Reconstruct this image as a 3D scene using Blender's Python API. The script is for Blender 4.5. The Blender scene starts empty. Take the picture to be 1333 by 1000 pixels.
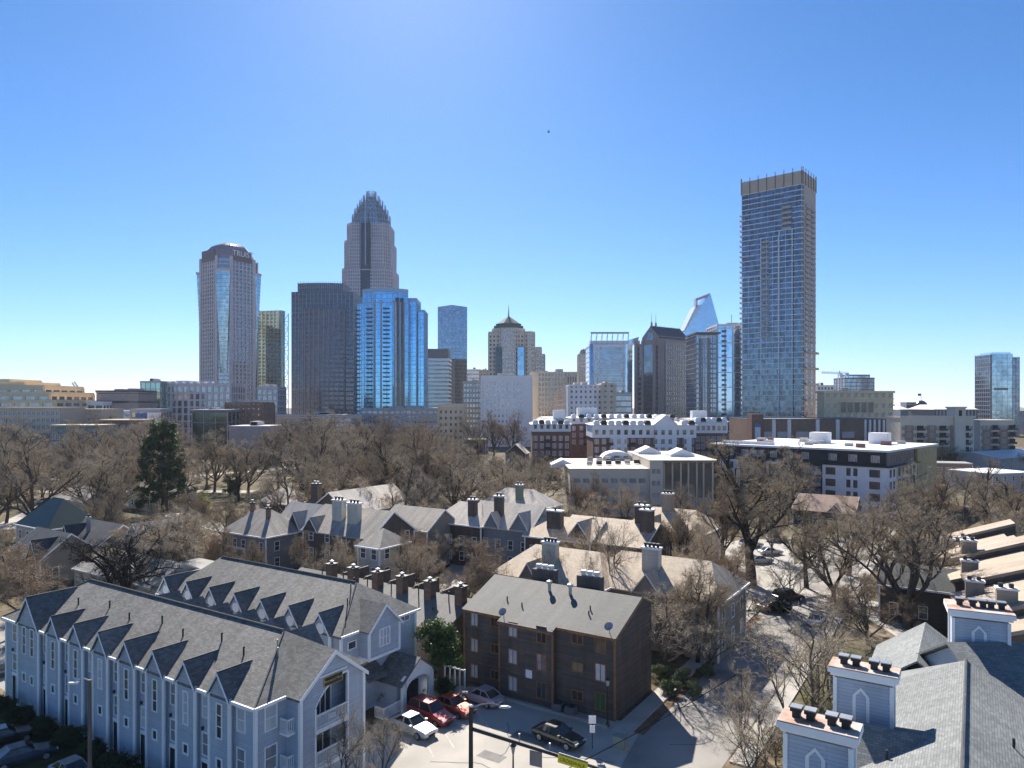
import bpy, math, random
import numpy as np
from mathutils import Vector, Matrix
R = math.radians
SC = bpy.context.scene
COL = SC.collection
# ---------------------------------------------------------------- camera (drone, 28 m above the streets)
H, F, CX, HY = 28.4, 924.0, 666.5, 527.0          # height, focal length / centre / horizon in photo pixels (1333 wide)
cam = bpy.data.cameras.new('camera'); camo = bpy.data.objects.new('camera', cam); COL.objects.link(camo)
camo.location = (0, 0, H); camo.rotation_euler = (R(90), 0, 0)
cam.sensor_width = 36; cam.lens = 36 * F / 1333; cam.shift_y = (HY - 500) / 1333
cam.clip_start = 0.5; cam.clip_end = 40000
SC.camera = camo
# ---------------------------------------------------------------- light
SUN_EL, SUN_AZ = 39.0, -8.5                        # azimuth measured from +Y towards +X
w = bpy.data.worlds.new('World'); SC.world = w; w.use_nodes = True
nt = w.node_tree; bg = nt.nodes['Background']
sky = nt.nodes.new('ShaderNodeTexSky'); sky.sky_type = 'NISHITA'; sky.sun_disc = False
sky.sun_elevation = R(SUN_EL); sky.sun_rotation = R(SUN_AZ)
sky.altitude = 1000; sky.air_density = 0.75; sky.dust_density = 0.4; sky.ozone_density = 7.0
# grade of the clear winter sky: less red overhead, pale horizon
sp_ = nt.nodes.new('ShaderNodeSeparateColor'); cb_ = nt.nodes.new('ShaderNodeCombineColor'); nt.links.new(sky.outputs[0], sp_.inputs[0])
for ch, (pw, k_) in enumerate(((1.42, 1.1), (1.12, .92), (1.03, .94))):
    a_ = nt.nodes.new('ShaderNodeMath'); a_.operation = 'MULTIPLY'; a_.inputs[1].default_value = .138; nt.links.new(sp_.outputs[ch], a_.inputs[0])
    b_ = nt.nodes.new('ShaderNodeMath'); b_.operation = 'POWER'; b_.inputs[1].default_value = pw; nt.links.new(a_.outputs[0], b_.inputs[0])
    c_ = nt.nodes.new('ShaderNodeMath'); c_.operation = 'MULTIPLY'; c_.inputs[1].default_value = k_ / .138; nt.links.new(b_.outputs[0], c_.inputs[0]); nt.links.new(c_.outputs[0], cb_.inputs[ch])
nt.links.new(cb_.outputs[0], bg.inputs[0]); bg.inputs[1].default_value = 0.067
sl = bpy.data.lights.new('sun', 'SUN'); so = bpy.data.objects.new('sun', sl); COL.objects.link(so)
sl.energy = 3.8; sl.angle = R(0.53); sl.color = (1, 0.94, 0.85)
sd = Vector((math.sin(R(SUN_AZ)) * math.cos(R(SUN_EL)), math.cos(R(SUN_AZ)) * math.cos(R(SUN_EL)), math.sin(R(SUN_EL))))
so.rotation_euler = sd.to_track_quat('Z', 'Y').to_euler(); so.location = (0, 0, 200)
SC.view_settings.view_transform = 'Standard'; SC.view_settings.look = 'None'
SC.view_settings.exposure = 1.45; SC.view_settings.gamma = 1
SC.render.engine = 'CYCLES'
SC.cycles.max_bounces = 8; SC.cycles.diffuse_bounces = 4; SC.cycles.glossy_bounces = 3; SC.cycles.transparent_max_bounces = 6
SC.cycles.use_denoising = True; SC.cycles.denoising_prefilter = 'FAST'

# ---------------------------------------------------------------- pixel helpers
def at(px, py, Y): return Vector(((px - CX) / F * Y, Y, H - (py - HY) / F * Y))
def onz(px, py, z=0.0):
    Y = (H - z) * F / (py - HY); return Vector(((px - CX) / F * Y, Y, z))
def zat(py, Y): return H - (py - HY) / F * Y
def xat(px, Y): return (px - CX) / F * Y

# ---------------------------------------------------------------- materials
MATS = {}
def mat(name, col, rough=0.8, metal=0.0, var=0.12, scale=0.6, spec=0.4, bump=0.0, bscale=8.0, col2=None, coord='Object', emit=None, detail=4.0, stretch=None):
    """plain paint / plaster / metal with soft noise variation"""
    if name in MATS: return MATS[name]
    m = bpy.data.materials.new(name); MATS[name] = m; m.use_nodes = True
    n = m.node_tree.nodes; l = m.node_tree.links; b = n['Principled BSDF']
    b.inputs['Roughness'].default_value = rough; b.inputs['Metallic'].default_value = metal
    b.inputs['Specular IOR Level'].default_value = spec
    tc = n.new('ShaderNodeTexCoord'); nz = n.new('ShaderNodeTexNoise'); nz.inputs['Scale'].default_value = scale; nz.inputs['Detail'].default_value = detail
    src = tc.outputs[coord]
    if stretch:
        mp = n.new('ShaderNodeMapping'); mp.inputs['Scale'].default_value = stretch; l.new(src, mp.inputs['Vector']); src = mp.outputs[0]
    l.new(src, nz.inputs['Vector'])
    rp = n.new('ShaderNodeMapRange'); rp.inputs[1].default_value = 0.3; rp.inputs[2].default_value = 0.7
    l.new(nz.outputs['Fac'], rp.inputs[0])
    mx = n.new('ShaderNodeMix'); mx.data_type = 'RGBA'
    c2 = col2 or tuple(c * (1 - var) for c in col)
    c1 = col if col2 else tuple(min(1, c * (1 + var)) for c in col)
    mx.inputs[6].default_value = (*c1, 1); mx.inputs[7].default_value = (*c2, 1)
    l.new(rp.outputs[0], mx.inputs[0]); l.new(mx.outputs[2], b.inputs['Base Color'])
    if bump:
        nb = n.new('ShaderNodeTexNoise'); nb.inputs['Scale'].default_value = bscale; nb.inputs['Detail'].default_value = 5
        l.new(src, nb.inputs['Vector'])
        bp = n.new('ShaderNodeBump'); bp.inputs['Strength'].default_value = bump; bp.inputs['Distance'].default_value = 0.05
        l.new(nb.outputs['Fac'], bp.inputs['Height']); l.new(bp.outputs[0], b.inputs['Normal'])
    if emit:
        b.inputs['Emission Color'].default_value = (*emit[:3], 1); b.inputs['Emission Strength'].default_value = emit[3]
    return m

def mat_rows(name, col, period=0.18, var=0.25, rough=0.75, brick=None, dirt=0.25, bump=0.6, mortar_or_lap_shade=None, spec=0.3, dscale=0.35):
    """siding rows or shingle/brick courses in the metric UV every mesh gets. brick=(w,h)"""
    if name in MATS: return MATS[name]
    m = bpy.data.materials.new(name); MATS[name] = m; m.use_nodes = True
    n = m.node_tree.nodes; l = m.node_tree.links; b = n['Principled BSDF']
    b.inputs['Roughness'].default_value = rough; b.inputs['Specular IOR Level'].default_value = spec
    tc = n.new('ShaderNodeTexCoord'); uv = tc.outputs['UV']
    wd, hg = brick or (3.6, period)
    bt = n.new('ShaderNodeTexBrick'); l.new(uv, bt.inputs['Vector'])
    bt.inputs['Scale'].default_value = 1.0; bt.inputs['Brick Width'].default_value = wd; bt.inputs['Row Height'].default_value = hg
    bt.inputs['Mortar Size'].default_value = hg * 0.06; bt.inputs['Bias'].default_value = 0.0
    bt.inputs['Mortar Smooth'].default_value = 0.3
    bt.inputs['Color1'].default_value = (*[c * (1 + var) for c in col], 1); bt.inputs['Color2'].default_value = (*[c * (1 - var) for c in col], 1)
    mc = mortar_or_lap_shade or tuple(c * 0.6 for c in col)  # darker course lines: joints on brick, painted shade under the laps on siding
    bt.inputs['Mortar'].default_value = (*mc, 1)
    nz = n.new('ShaderNodeTexNoise'); nz.inputs['Scale'].default_value = dscale; nz.inputs['Detail'].default_value = 6
    mp = n.new('ShaderNodeMapping'); mp.inputs['Scale'].default_value = (2.6, 0.35, 1); l.new(uv, mp.inputs['Vector']); l.new(mp.outputs[0], nz.inputs['Vector'])
    rp = n.new('ShaderNodeMapRange'); rp.inputs[1].default_value = 0.3; rp.inputs[2].default_value = 0.7; rp.inputs[3].default_value = 1 - dirt; rp.inputs[4].default_value = 1 + dirt
    l.new(nz.outputs['Fac'], rp.inputs[0])
    mx = n.new('ShaderNodeMix'); mx.data_type = 'RGBA'; mx.blend_type = 'MULTIPLY'; mx.inputs[0].default_value = 1
    n2 = n.new('ShaderNodeTexNoise'); n2.inputs['Scale'].default_value = 0.11; n2.inputs['Detail'].default_value = 3; l.new(uv, n2.inputs['Vector'])
    r2 = n.new('ShaderNodeMapRange'); r2.inputs[1].default_value = .35; r2.inputs[2].default_value = .65; r2.inputs[3].default_value = 1 - dirt * .7; r2.inputs[4].default_value = 1 + dirt * .7; l.new(n2.outputs['Fac'], r2.inputs[0])
    mm = n.new('ShaderNodeMath'); mm.operation = 'MULTIPLY'; l.new(rp.outputs[0], mm.inputs[0]); l.new(r2.outputs[0], mm.inputs[1])
    l.new(bt.outputs['Color'], mx.inputs[6]); l.new(mm.outputs[0], mx.inputs[7]); l.new(mx.outputs[2], b.inputs['Base Color'])
    if bump:
        # lapped courses: saw-tooth height up the slope
        sp = n.new('ShaderNodeSeparateXYZ'); l.new(uv, sp.inputs[0])
        dv = n.new('ShaderNodeMath'); dv.operation = 'DIVIDE'; dv.inputs[1].default_value = hg; l.new(sp.outputs[1], dv.inputs[0])
        fr = n.new('ShaderNodeMath'); fr.operation = 'FRACT'; l.new(dv.outputs[0], fr.inputs[0])
        iv = n.new('ShaderNodeMath'); iv.operation = 'SUBTRACT'; iv.inputs[0].default_value = 1; l.new(fr.outputs[0], iv.inputs[1])
        bp = n.new('ShaderNodeBump'); bp.inputs['Strength'].default_value = bump; bp.inputs['Distance'].default_value = 0.03
        l.new(iv.outputs[0], bp.inputs['Height']); l.new(bp.outputs[0], b.inputs['Normal'])
    return m

def mat_glass(name, col, rough=0.06, metal=0.0, cell=(1.5, 3.6), var=0.5, spec=0.6, tint2=None, patch=None):
    """window glass seen from outside: reflective, each pane of the metric UV a little different (blinds, interiors)"""
    if name in MATS: return MATS[name]
    m = bpy.data.materials.new(name); MATS[name] = m; m.use_nodes = True
    n = m.node_tree.nodes; l = m.node_tree.links; b = n['Principled BSDF']
    b.inputs['Metallic'].default_value = metal
    b.inputs['Specular IOR Level'].default_value = spec
    tc = n.new('ShaderNodeTexCoord'); sn = n.new('ShaderNodeVectorMath'); sn.operation = 'SNAP'; sn.inputs[1].default_value = (cell[0], cell[1], 1)
    l.new(tc.outputs['UV'], sn.inputs[0])
    wn = n.new('ShaderNodeTexWhiteNoise'); wn.noise_dimensions = '3D'; l.new(sn.outputs[0], wn.inputs[0])
    mx = n.new('ShaderNodeMix'); mx.data_type = 'RGBA'
    c2 = tint2 or tuple(c * (1 - var) for c in col)
    mx.inputs[6].default_value = (*col, 1); mx.inputs[7].default_value = (*c2, 1)
    l.new(wn.outputs['Value'], mx.inputs[0])
    out = mx.outputs[2]
    if patch:
        nz = n.new('ShaderNodeTexNoise'); nz.inputs['Scale'].default_value = patch[0]; nz.inputs['Detail'].default_value = 3
        l.new(tc.outputs['UV'], nz.inputs['Vector'])
        rp = n.new('ShaderNodeMapRange'); rp.inputs[1].default_value = 0.45; rp.inputs[2].default_value = 0.6; l.new(nz.outputs['Fac'], rp.inputs[0])
        m2 = n.new('ShaderNodeMix'); m2.data_type = 'RGBA'; l.new(rp.outputs[0], m2.inputs[0]); l.new(out, m2.inputs[6]); m2.inputs[7].default_value = (*patch[1], 1)
        out = m2.outputs[2]
    l.new(out, b.inputs['Base Color'])
    # panes are never perfectly flat
    nb = n.new('ShaderNodeTexNoise'); nb.inputs['Scale'].default_value = 0.12; l.new(tc.outputs['UV'], nb.inputs['Vector'])
    bp = n.new('ShaderNodeBump'); bp.inputs['Strength'].default_value = 0.06; bp.inputs['Distance'].default_value = 1.0
    l.new(nb.outputs['Fac'], bp.inputs['Height']); l.new(bp.outputs[0], b.inputs['Normal'])
    b.inputs['Roughness'].default_value = rough
    return m

# ---------------------------------------------------------------- mesh builder
class MB:
    def __init__(s): s.v = []; s.f = []; s.m = []; s.mi = 0
    def quad(s, *p):
        i = len(s.v); s.v += [tuple(q) for q in p]; s.f.append(tuple(range(i, i + len(p)))); s.m.append(s.mi); return s
    def box(s, x0, x1, y0, y1, z0, z1):
        i = len(s.v)
        s.v += [(x0, y0, z0), (x1, y0, z0), (x1, y1, z0), (x0, y1, z0), (x0, y0, z1), (x1, y0, z1), (x1, y1, z1), (x0, y1, z1)]
        for f in ((0, 3, 2, 1), (4, 5, 6, 7), (0, 1, 5, 4), (1, 2, 6, 5), (2, 3, 7, 6), (3, 0, 4, 7)):
            s.f.append(tuple(i + k for k in f)); s.m.append(s.mi)
        return s
    def loft(s, a, b, caps=True):
        """a, b: equal length rings (lists of 3d points), counter-clockwise seen from b's side"""
        i = len(s.v); n = len(a); s.v += [tuple(p) for p in a] + [tuple(p) for p in b]
        for k in range(n):
            j = (k + 1) % n; s.f.append((i + k, i + j, i + n + j, i + n + k)); s.m.append(s.mi)
        if caps:
            s.f.append(tuple(i + k for k in reversed(range(n)))); s.m.append(s.mi)
            s.f.append(tuple(i + n + k for k in range(n))); s.m.append(s.mi)
        return s
    def prism(s, poly, z0, z1): return s.loft([(p[0], p[1], z0) for p in poly], [(p[0], p[1], z1) for p in poly])
    def ext(s, poly, vec):
        """polygon of 3d points extruded by vec"""
        v = Vector(vec); a = [Vector(p) for p in poly]; return s.loft(a, [p + v for p in a])
    def tube(s, p, q, r0, r1=None, n=8, caps=True):
        p = Vector(p); q = Vector(q); r1 = r0 if r1 is None else r1
        d = (q - p).normalized(); u = d.orthogonal().normalized(); w_ = d.cross(u)
        cs = [(math.cos(2 * math.pi * k / n), math.sin(2 * math.pi * k / n)) for k in range(n)]
        return s.loft([p + (u * c + w_ * t) * r0 for c, t in cs], [q + (u * c + w_ * t) * r1 for c, t in cs], caps)
    def path(s, pts, r, n=6):
        for a, b in zip(pts[:-1], pts[1:]): s.tube(a, b, r, r, n)
        return s
    def lathe(s, prof, n=16, c=(0, 0), a0=0.0):
        rings = [[(c[0] + r * math.cos(a0 + 2 * math.pi * k / n), c[1] + r * math.sin(a0 + 2 * math.pi * k / n), z) for k in range(n)] for r, z in prof]
        for i, (a, b) in enumerate(zip(rings[:-1], rings[1:])):
            s.loft(a, b, False)
        s.quad(*reversed(rings[0])); s.quad(*rings[-1]); return s
    def slab(s, poly, t):
        """roof slab: polygon of its top face (ccw from above) with thickness t straight down"""
        a = [Vector(p) for p in poly]; return s.loft([p - Vector((0, 0, t)) for p in a], a)
    def build(s, name, mats, parent=None, world=False, smooth=False, loc=None):
        if not s.v: return None
        me = bpy.data.meshes.new(name)
        vs = np.array(s.v, dtype=np.float32)
        if world and parent is not None: vs = vs - np.array(parent.location, dtype=np.float32)
        me.from_pydata(vs.tolist(), [], s.f)
        if not isinstance(mats, (list, tuple)): mats = [mats]
        for m in mats: me.materials.append(m)
        if len(mats) > 1: me.polygons.foreach_set('material_index', s.m)
        if smooth: me.polygons.foreach_set('use_smooth', [True] * len(me.polygons))
        metric_uv(me)
        o = bpy.data.objects.new(name, me); COL.objects.link(o)
        if parent is not None: o.parent = parent
        if loc is not None: o.location = loc
        return o

def metric_uv(me):
    uvl = me.uv_layers.new(name='UVMap')
    nP = len(me.polygons); nL = len(me.loops)
    nor = np.zeros(nP * 3); me.polygons.foreach_get('normal', nor); nor = nor.reshape(-1, 3)
    tot = np.zeros(nP, dtype=np.int64); me.polygons.foreach_get('loop_total', tot)
    vi = np.zeros(nL, dtype=np.int64); me.loops.foreach_get('vertex_index', vi)
    co = np.zeros(len(me.vertices) * 3); me.vertices.foreach_get('co', co); co = co.reshape(-1, 3)
    u = np.stack([-nor[:, 1], nor[:, 0], np.zeros(nP)], 1); ln = np.linalg.norm(u, axis=1)
    flat = ln < 1e-3; u[flat] = (1, 0, 0); ln[flat] = 1; u /= ln[:, None]
    v = np.cross(nor, u); pid = np.repeat(np.arange(nP), tot); p = co[vi]
    uv = np.stack([(p * u[pid]).sum(1), (p * v[pid]).sum(1)], 1)
    uvl.data.foreach_set('uv', uv.astype(np.float32).ravel())

def tag(o, label=None, cat=None, group=None, kind=None):
    if label: o['label'] = label
    if cat: o['category'] = cat
    if group: o['group'] = group
    if kind: o['kind'] = kind
    return o
def thing(name, label, cat, loc=(0, 0, 0), rz=0.0, group=None):
    o = bpy.data.objects.new(name, None); COL.objects.link(o); o.empty_display_size = 0.3
    o.location = loc; o.rotation_euler = (0, 0, rz); return tag(o, label, cat, group)
def copy_tree(o, parent=None, kids=None):
    if kids is None:
        kids = {}
        for q in COL.objects:
            if q.parent: kids.setdefault(q.parent.name, []).append(q)
    c = o.copy(); COL.objects.link(c); c.parent = parent
    for ch in kids.get(o.name, []): copy_tree(ch, c, kids)
    return c

# ---------------------------------------------------------------- roofs (local axes)
def gable(mb, x0, x1, y0, y1, ze, zr, axis='x', ov=0.3, og=0.3, t=0.16, ridge=None):
    """two slabs; ridge along axis; ov = eave overhang, og = overhang past the gable ends"""
    if axis == 'x':
        yc = (y0 + y1) / 2 if ridge is None else ridge
        for ye, sg in ((y0, -1), (y1, 1)):
            k = (zr - ze) / abs(ye - yc); yo = ye + sg * ov; zo = ze - k * ov
            p = [(x0 - og, yo, zo), (x1 + og, yo, zo), (x1 + og, yc, zr), (x0 - og, yc, zr)]
            mb.slab(p if sg < 0 else p[::-1], t)
    else:
        xc = (x0 + x1) / 2 if ridge is None else ridge
        for xe, sg in ((x0, -1), (x1, 1)):
            k = (zr - ze) / abs(xe - xc); xo = xe + sg * ov; zo = ze - k * ov
            p = [(xo, y1 + og, zo), (xo, y0 - og, zo), (xc, y0 - og, zr), (xc, y1 + og, zr)]
            mb.slab(p if sg < 0 else p[::-1], t)
def hip(mb, x0, x1, y0, y1, ze, zr, ax, bx, ov=0.3, t=0.16):
    """hip roof with the ridge along x from ax to bx"""
    yc = (y0 + y1) / 2; k = (zr - ze) / (yc - y0); z = ze - k * ov
    a, b, c, d = (x0 - ov, y0 - ov, z), (x1 + ov, y0 - ov, z), (x1 + ov, y1 + ov, z), (x0 - ov, y1 + ov, z)
    r0, r1 = (ax, yc, zr), (bx, yc, zr)
    mb.slab([a, b, r1, r0], t); mb.slab([c, d, r0, r1], t); mb.slab([b, c, r1], t); mb.slab([d, a, r0], t)
def gwall(mb, x0, x1, y0, y1, z0, ze, zr, axis='x'):
    """wall block with gable ends up to the ridge"""
    e = 0.05
    if axis == 'x':
        yc = (y0 + y1) / 2
        mb.ext([(x0, y0, z0), (x0, y0, ze - e), (x0, yc, zr - e), (x0, y1, ze - e), (x0, y1, z0)][::-1], (x1 - x0, 0, 0))
    else:
        xc = (x0 + x1) / 2
        mb.ext([(x0, y0, z0), (x0, y0, ze - e), (xc, y0, zr - e), (x1, y0, ze - e), (x1, y0, z0)], (0, y1 - y0, 0))

# ---------------------------------------------------------------- windows as parts
WMESH = {}
SIDE = {'f': 0.0, 'r': math.pi / 2, 'b': math.pi, 'l': -math.pi / 2}
def window(root, x, y, z, ww, hh, side='f', fm=None, gm=None, nx=1, nz=2, fw=0.09, arch=False, pane=True, rz=None, name='window'):
    """centre of the sill at x, y, z on the wall plane; a frame with glazing bars, its pane a child"""
    fm = fm or MATS['white_trim']; gm = gm or MATS['pane_dark']
    key = (round(ww, 2), round(hh, 2), fm.name, gm.name, nx, nz, fw, arch, pane)
    if key not in WMESH:
        fb = MB(); pb = MB(); w2 = ww / 2; d = 0.07
        fb.box(-w2 - fw, -w2, -d, 0, -fw, hh + (0 if arch else fw)); fb.box(w2, w2 + fw, -d, 0, -fw, hh + (0 if arch else fw))
        fb.box(-w2, w2, -d, 0, -fw, 0)
        if arch:
            n = 10; pr = [(math.cos(math.pi * k / n), math.sin(math.pi * k / n)) for k in range(n + 1)]
            for (c0, s0), (c1, s1) in zip(pr[:-1], pr[1:]):
                ro = w2 + fw
                fb.ext([(c0 * w2, 0, hh + s0 * w2), (c1 * w2, 0, hh + s1 * w2), (c1 * ro, 0, hh + s1 * ro), (c0 * ro, 0, hh + s0 * ro)], (0, -d, 0))
            pb.quad(*[(-w2, -0.02, 0), (w2, -0.02, 0)] + [(c * w2, -0.02, hh + t * w2) for c, t in pr])
        else:
            fb.box(-w2, w2, -d, 0, hh, hh + fw)
            pb.quad((-w2, -0.02, 0), (w2, -0.02, 0), (w2, -0.02, hh), (-w2, -0.02, hh))
        for k in range(1, nx): fb.box(-w2 + ww * k / nx - 0.03, -w2 + ww * k / nx + 0.03, -d + 0.01, -0.005, 0, hh)
        for k in range(1, nz): fb.box(-w2, w2, -d + 0.015, -0.006, hh * k / nz - 0.03, hh * k / nz + 0.03)
        mats = [fm]
        if not pane:
            off = len(fb.v); fb.v += pb.v; fb.f += [tuple(i + off for i in f) for f in pb.f]; fb.m += [1] * len(pb.f); mats = [fm, gm]
        fo = fb.build(name, mats); po = pb.build('pane', gm) if pane else None
        WMESH[key] = (fo.data, po.data if po else None)
        bpy.data.objects.remove(fo)
        if po: bpy.data.objects.remove(po)
    fd, pd = WMESH[key]
    o = bpy.data.objects.new(name, fd); COL.objects.link(o); o.parent = root
    o.location = (x, y, z); o.rotation_euler = (0, 0, SIDE[side] if rz is None else rz)
    if pd:
        p = bpy.data.objects.new('pane', pd); COL.objects.link(p); p.parent = o
    return o

def text_mesh(name, txt, size, m, parent, loc, rot, depth=0.02, align='CENTER', xs=1.0):
    cu = bpy.data.curves.new(name, 'FONT'); cu.body = txt; cu.size = size; cu.extrude = depth; cu.align_x = align; cu.align_y = 'CENTER'
    to = bpy.data.objects.new(name, cu); COL.objects.link(to)
    dg = bpy.context.evaluated_depsgraph_get(); me = bpy.data.meshes.new_from_object(to.evaluated_get(dg))
    bpy.data.objects.remove(to)
    me.materials.clear(); me.materials.append(m); o = bpy.data.objects.new(name, me); COL.objects.link(o)
    o.parent = parent; o.location = loc; o.rotation_euler = rot; o.scale = (xs, 1, 1); return o

# ---------------------------------------------------------------- common materials (real-world albedos)
white_trim = mat('white_trim', (0.85, 0.85, 0.84), 0.6, var=0.05)
pane_dark = mat_glass('pane_dark', (0.02, 0.025, 0.03), 0.05, cell=(0.6, 0.9), var=0.3, tint2=(0.09, 0.095, 0.1))
pane_blind = mat_glass('pane_blind', (0.55, 0.57, 0.58), 0.25, cell=(0.4, 0.7), tint2=(0.42, 0.45, 0.5))
pane_grey = mat_glass('pane_grey', (0.1, 0.11, 0.12), 0.08, cell=(0.5, 0.75), tint2=(0.35, 0.36, 0.36))
siding_blue = mat_rows('siding_blue', (0.42, 0.47, 0.54), 0.2, var=0.06, dirt=0.1, bump=0.5, mortar_or_lap_shade=(0.24, 0.275, 0.33))
shingle_grey = mat_rows('shingle_grey', (0.165, 0.16, 0.148), brick=(0.34, 0.16), var=0.24, dirt=0.2, bump=0.8, mortar_or_lap_shade=(0.07, 0.07, 0.066))
shingle_slate = mat_rows('shingle_slate', (0.19, 0.2, 0.195), brick=(0.32, 0.15), var=0.2, dirt=0.15, bump=0.8, mortar_or_lap_shade=(0.06, 0.07, 0.07))
shingle_tan = mat_rows('shingle_tan', (0.54, 0.43, 0.31), brick=(0.34, 0.16), var=0.12, dirt=0.18, bump=0.4, mortar_or_lap_shade=(0.24, 0.18, 0.12))
shingle_dust = mat_rows('shingle_dust', (0.34, 0.3, 0.25), brick=(0.34, 0.16), var=0.12, dirt=0.25, bump=0.4, mortar_or_lap_shade=(0.18, 0.17, 0.15))
shingle_pale = mat_rows('shingle_pale', (0.55, 0.48, 0.4), brick=(0.34, 0.16), var=0.1, dirt=0.2, bump=0.4, mortar_or_lap_shade=(0.26, 0.25, 0.23))
shingle_dark = mat_rows('shingle_dark', (0.07, 0.075, 0.08), brick=(0.34, 0.16), var=0.2, dirt=0.25, bump=0.6, mortar_or_lap_shade=(0.04, 0.04, 0.045))
siding_brown = mat_rows('siding_brown', (0.1, 0.08, 0.07), 0.22, var=0.2, dirt=0.25, bump=0.5, mortar_or_lap_shade=(0.055, 0.045, 0.04))
siding_dark = mat_rows('siding_dark', (0.1, 0.082, 0.07), 0.22, var=0.12, dirt=0.2, bump=0.4)
siding_grey = mat_rows('siding_grey', (0.21, 0.235, 0.25), 0.2, var=0.06, dirt=0.1, bump=0.4)
siding_sage = mat_rows('siding_sage', (0.23, 0.25, 0.19), 0.2, var=0.06, dirt=0.1, bump=0.4)
siding_cream = mat_rows('siding_cream', (0.5, 0.47, 0.4), 0.2, var=0.05, dirt=0.12, bump=0.4)
siding_taupe = mat_rows('siding_taupe', (0.27, 0.24, 0.2), 0.2, var=0.06, dirt=0.12, bump=0.4)
brick_red = mat_rows('brick_red', (0.17, 0.08, 0.06), brick=(0.22, 0.075), var=0.25, dirt=0.15, bump=0.2, mortar_or_lap_shade=(0.28, 0.23, 0.2))
brick_brown = mat_rows('brick_brown', (0.2, 0.12, 0.085), brick=(0.22, 0.075), var=0.25, dirt=0.15, bump=0.2, mortar_or_lap_shade=(0.26, 0.22, 0.19))
trim_orange = mat('trim_orange', (0.25, 0.125, 0.06), 0.7, var=0.3, scale=2)
dark_metal = mat('dark_metal', (0.025, 0.026, 0.028), 0.6, metal=0.0, var=0.2)
grey_metal = mat('grey_metal', (0.35, 0.36, 0.37), 0.4, metal=0.6, var=0.15)
rust = mat('rust', (0.34, 0.15, 0.075), 0.85, scale=0.9, col2=(0.62, 0.58, 0.53), detail=8)
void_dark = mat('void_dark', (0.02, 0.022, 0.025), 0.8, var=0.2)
# ================================================================ setting: ground, streets
E = Vector((0.838, -0.546, 0)); N = Vector((0.546, 0.838, 0)); TH = math.atan2(E.y, E.x)   # street grid of the neighbourhood
def loc2(o, x, y, z=0.0): return Vector((o[0], o[1], 0)) + E * x + N * y + Vector((0, 0, z))

def ground_mat():
    m = bpy.data.materials.new('winter_ground'); m.use_nodes = True
    n = m.node_tree.nodes; l = m.node_tree.links; b = n['Principled BSDF']; b.inputs['Roughness'].default_value = 0.95; b.inputs['Specular IOR Level'].default_value = 0.1
    tc = n.new('ShaderNodeTexCoord')
    def noise(s, d=5): 
        q = n.new('ShaderNodeTexNoise'); q.inputs['Scale'].default_value = s; q.inputs['Detail'].default_value = d; l.new(tc.outputs['Object'], q.inputs['Vector']); return q
    def ramp(src, stops):
        r = n.new('ShaderNodeValToRGB'); e = r.color_ramp.elements
        e[0].position, e[0].color = stops[0][0], (*stops[0][1], 1); e[1].position, e[1].color = stops[-1][0], (*stops[-1][1], 1)
        for p, c in stops[1:-1]: q = e.new(p); q.color = (*c, 1)
        l.new(src.outputs['Fac'], r.inputs[0]); return r
    a = ramp(noise(0.035), [(0.34, (0.11, 0.085, 0.055)), (0.45, (0.17, 0.135, 0.09)), (0.55, (0.1, 0.1, 0.055)), (0.64, (0.19, 0.155, 0.11)), (0.74, (0.28, 0.25, 0.21))])
    c = ramp(noise(0.9), [(0.3, (0.5, 0.5, 0.5)), (0.7, (1.3, 1.25, 1.2))])
    mx = n.new('ShaderNodeMix'); mx.data_type = 'RGBA'; mx.blend_type = 'MULTIPLY'; mx.inputs[0].default_value = 1
    l.new(a.outputs[0], mx.inputs[6]); l.new(c.outputs[0], mx.inputs[7]); l.new(mx.outputs[2], b.inputs['Base Color'])
    bp = n.new('ShaderNodeBump'); bp.inputs['Strength'].default_value = 0.5; bp.inputs['Distance'].default_value = 0.15
    l.new(noise(4).outputs['Fac'], bp.inputs['Height']); l.new(bp.outputs[0], b.inputs['Normal'])
    return m
def structure(name, mb, m): return tag(mb.build(name, m), kind='structure')
asphalt = mat('asphalt', (0.29, 0.27, 0.245), 0.9, var=0.22, scale=0.25, bump=0.3, bscale=12, spec=0.2)
lot_paving = mat('lot_paving', (0.4, 0.37, 0.325), 0.9, var=0.2, scale=0.18, bump=0.3, bscale=12, spec=0.2, detail=8)
concrete = mat('concrete', (0.4, 0.375, 0.33), 0.9, var=0.15, scale=0.3, bump=0.2, spec=0.2)
paint_white = mat('paint_white', (0.58, 0.57, 0.54), 0.9, scale=2.5, col2=(.42, .39, .35), detail=8)
lawn_m = mat('lawn_grass', (0.05, 0.075, 0.03), 0.95, var=0.35, scale=0.6, bump=0.8, bscale=10, spec=0.1)
mulch = mat('leaf_litter', (0.17, 0.115, 0.075), 0.95, var=0.4, scale=0.9, bump=0.8, bscale=9, spec=0.1)
g = MB(); S = 6000
g.quad((-S, -600, 0), (S, -600, 0), (S, S, 0), (-S, S, 0))
structure('ground', g, ground_mat())
def strip(name, pts, wd, z, m, thick=None):
    """ribbon of width wd along pts"""
    mb = MB(); L = []; Rr = []
    P = [Vector((p[0], p[1], 0)) for p in pts]
    for i, p in enumerate(P):
        a = P[max(0, i - 1)]; b = P[min(len(P) - 1, i + 1)]; t = (b - a).normalized(); nn = Vector((-t.y, t.x, 0)) * wd / 2
        L.append(p + nn); Rr.append(p - nn)
    for i in range(len(P) - 1):
        q = [Rr[i], Rr[i + 1], L[i + 1], L[i]]
        if thick: mb.loft([(v.x, v.y, 0) for v in q], [(v.x, v.y, z) for v in q])
        else: mb.quad(*[(v.x, v.y, z) for v in q])
    return structure(name, mb, m)
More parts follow.
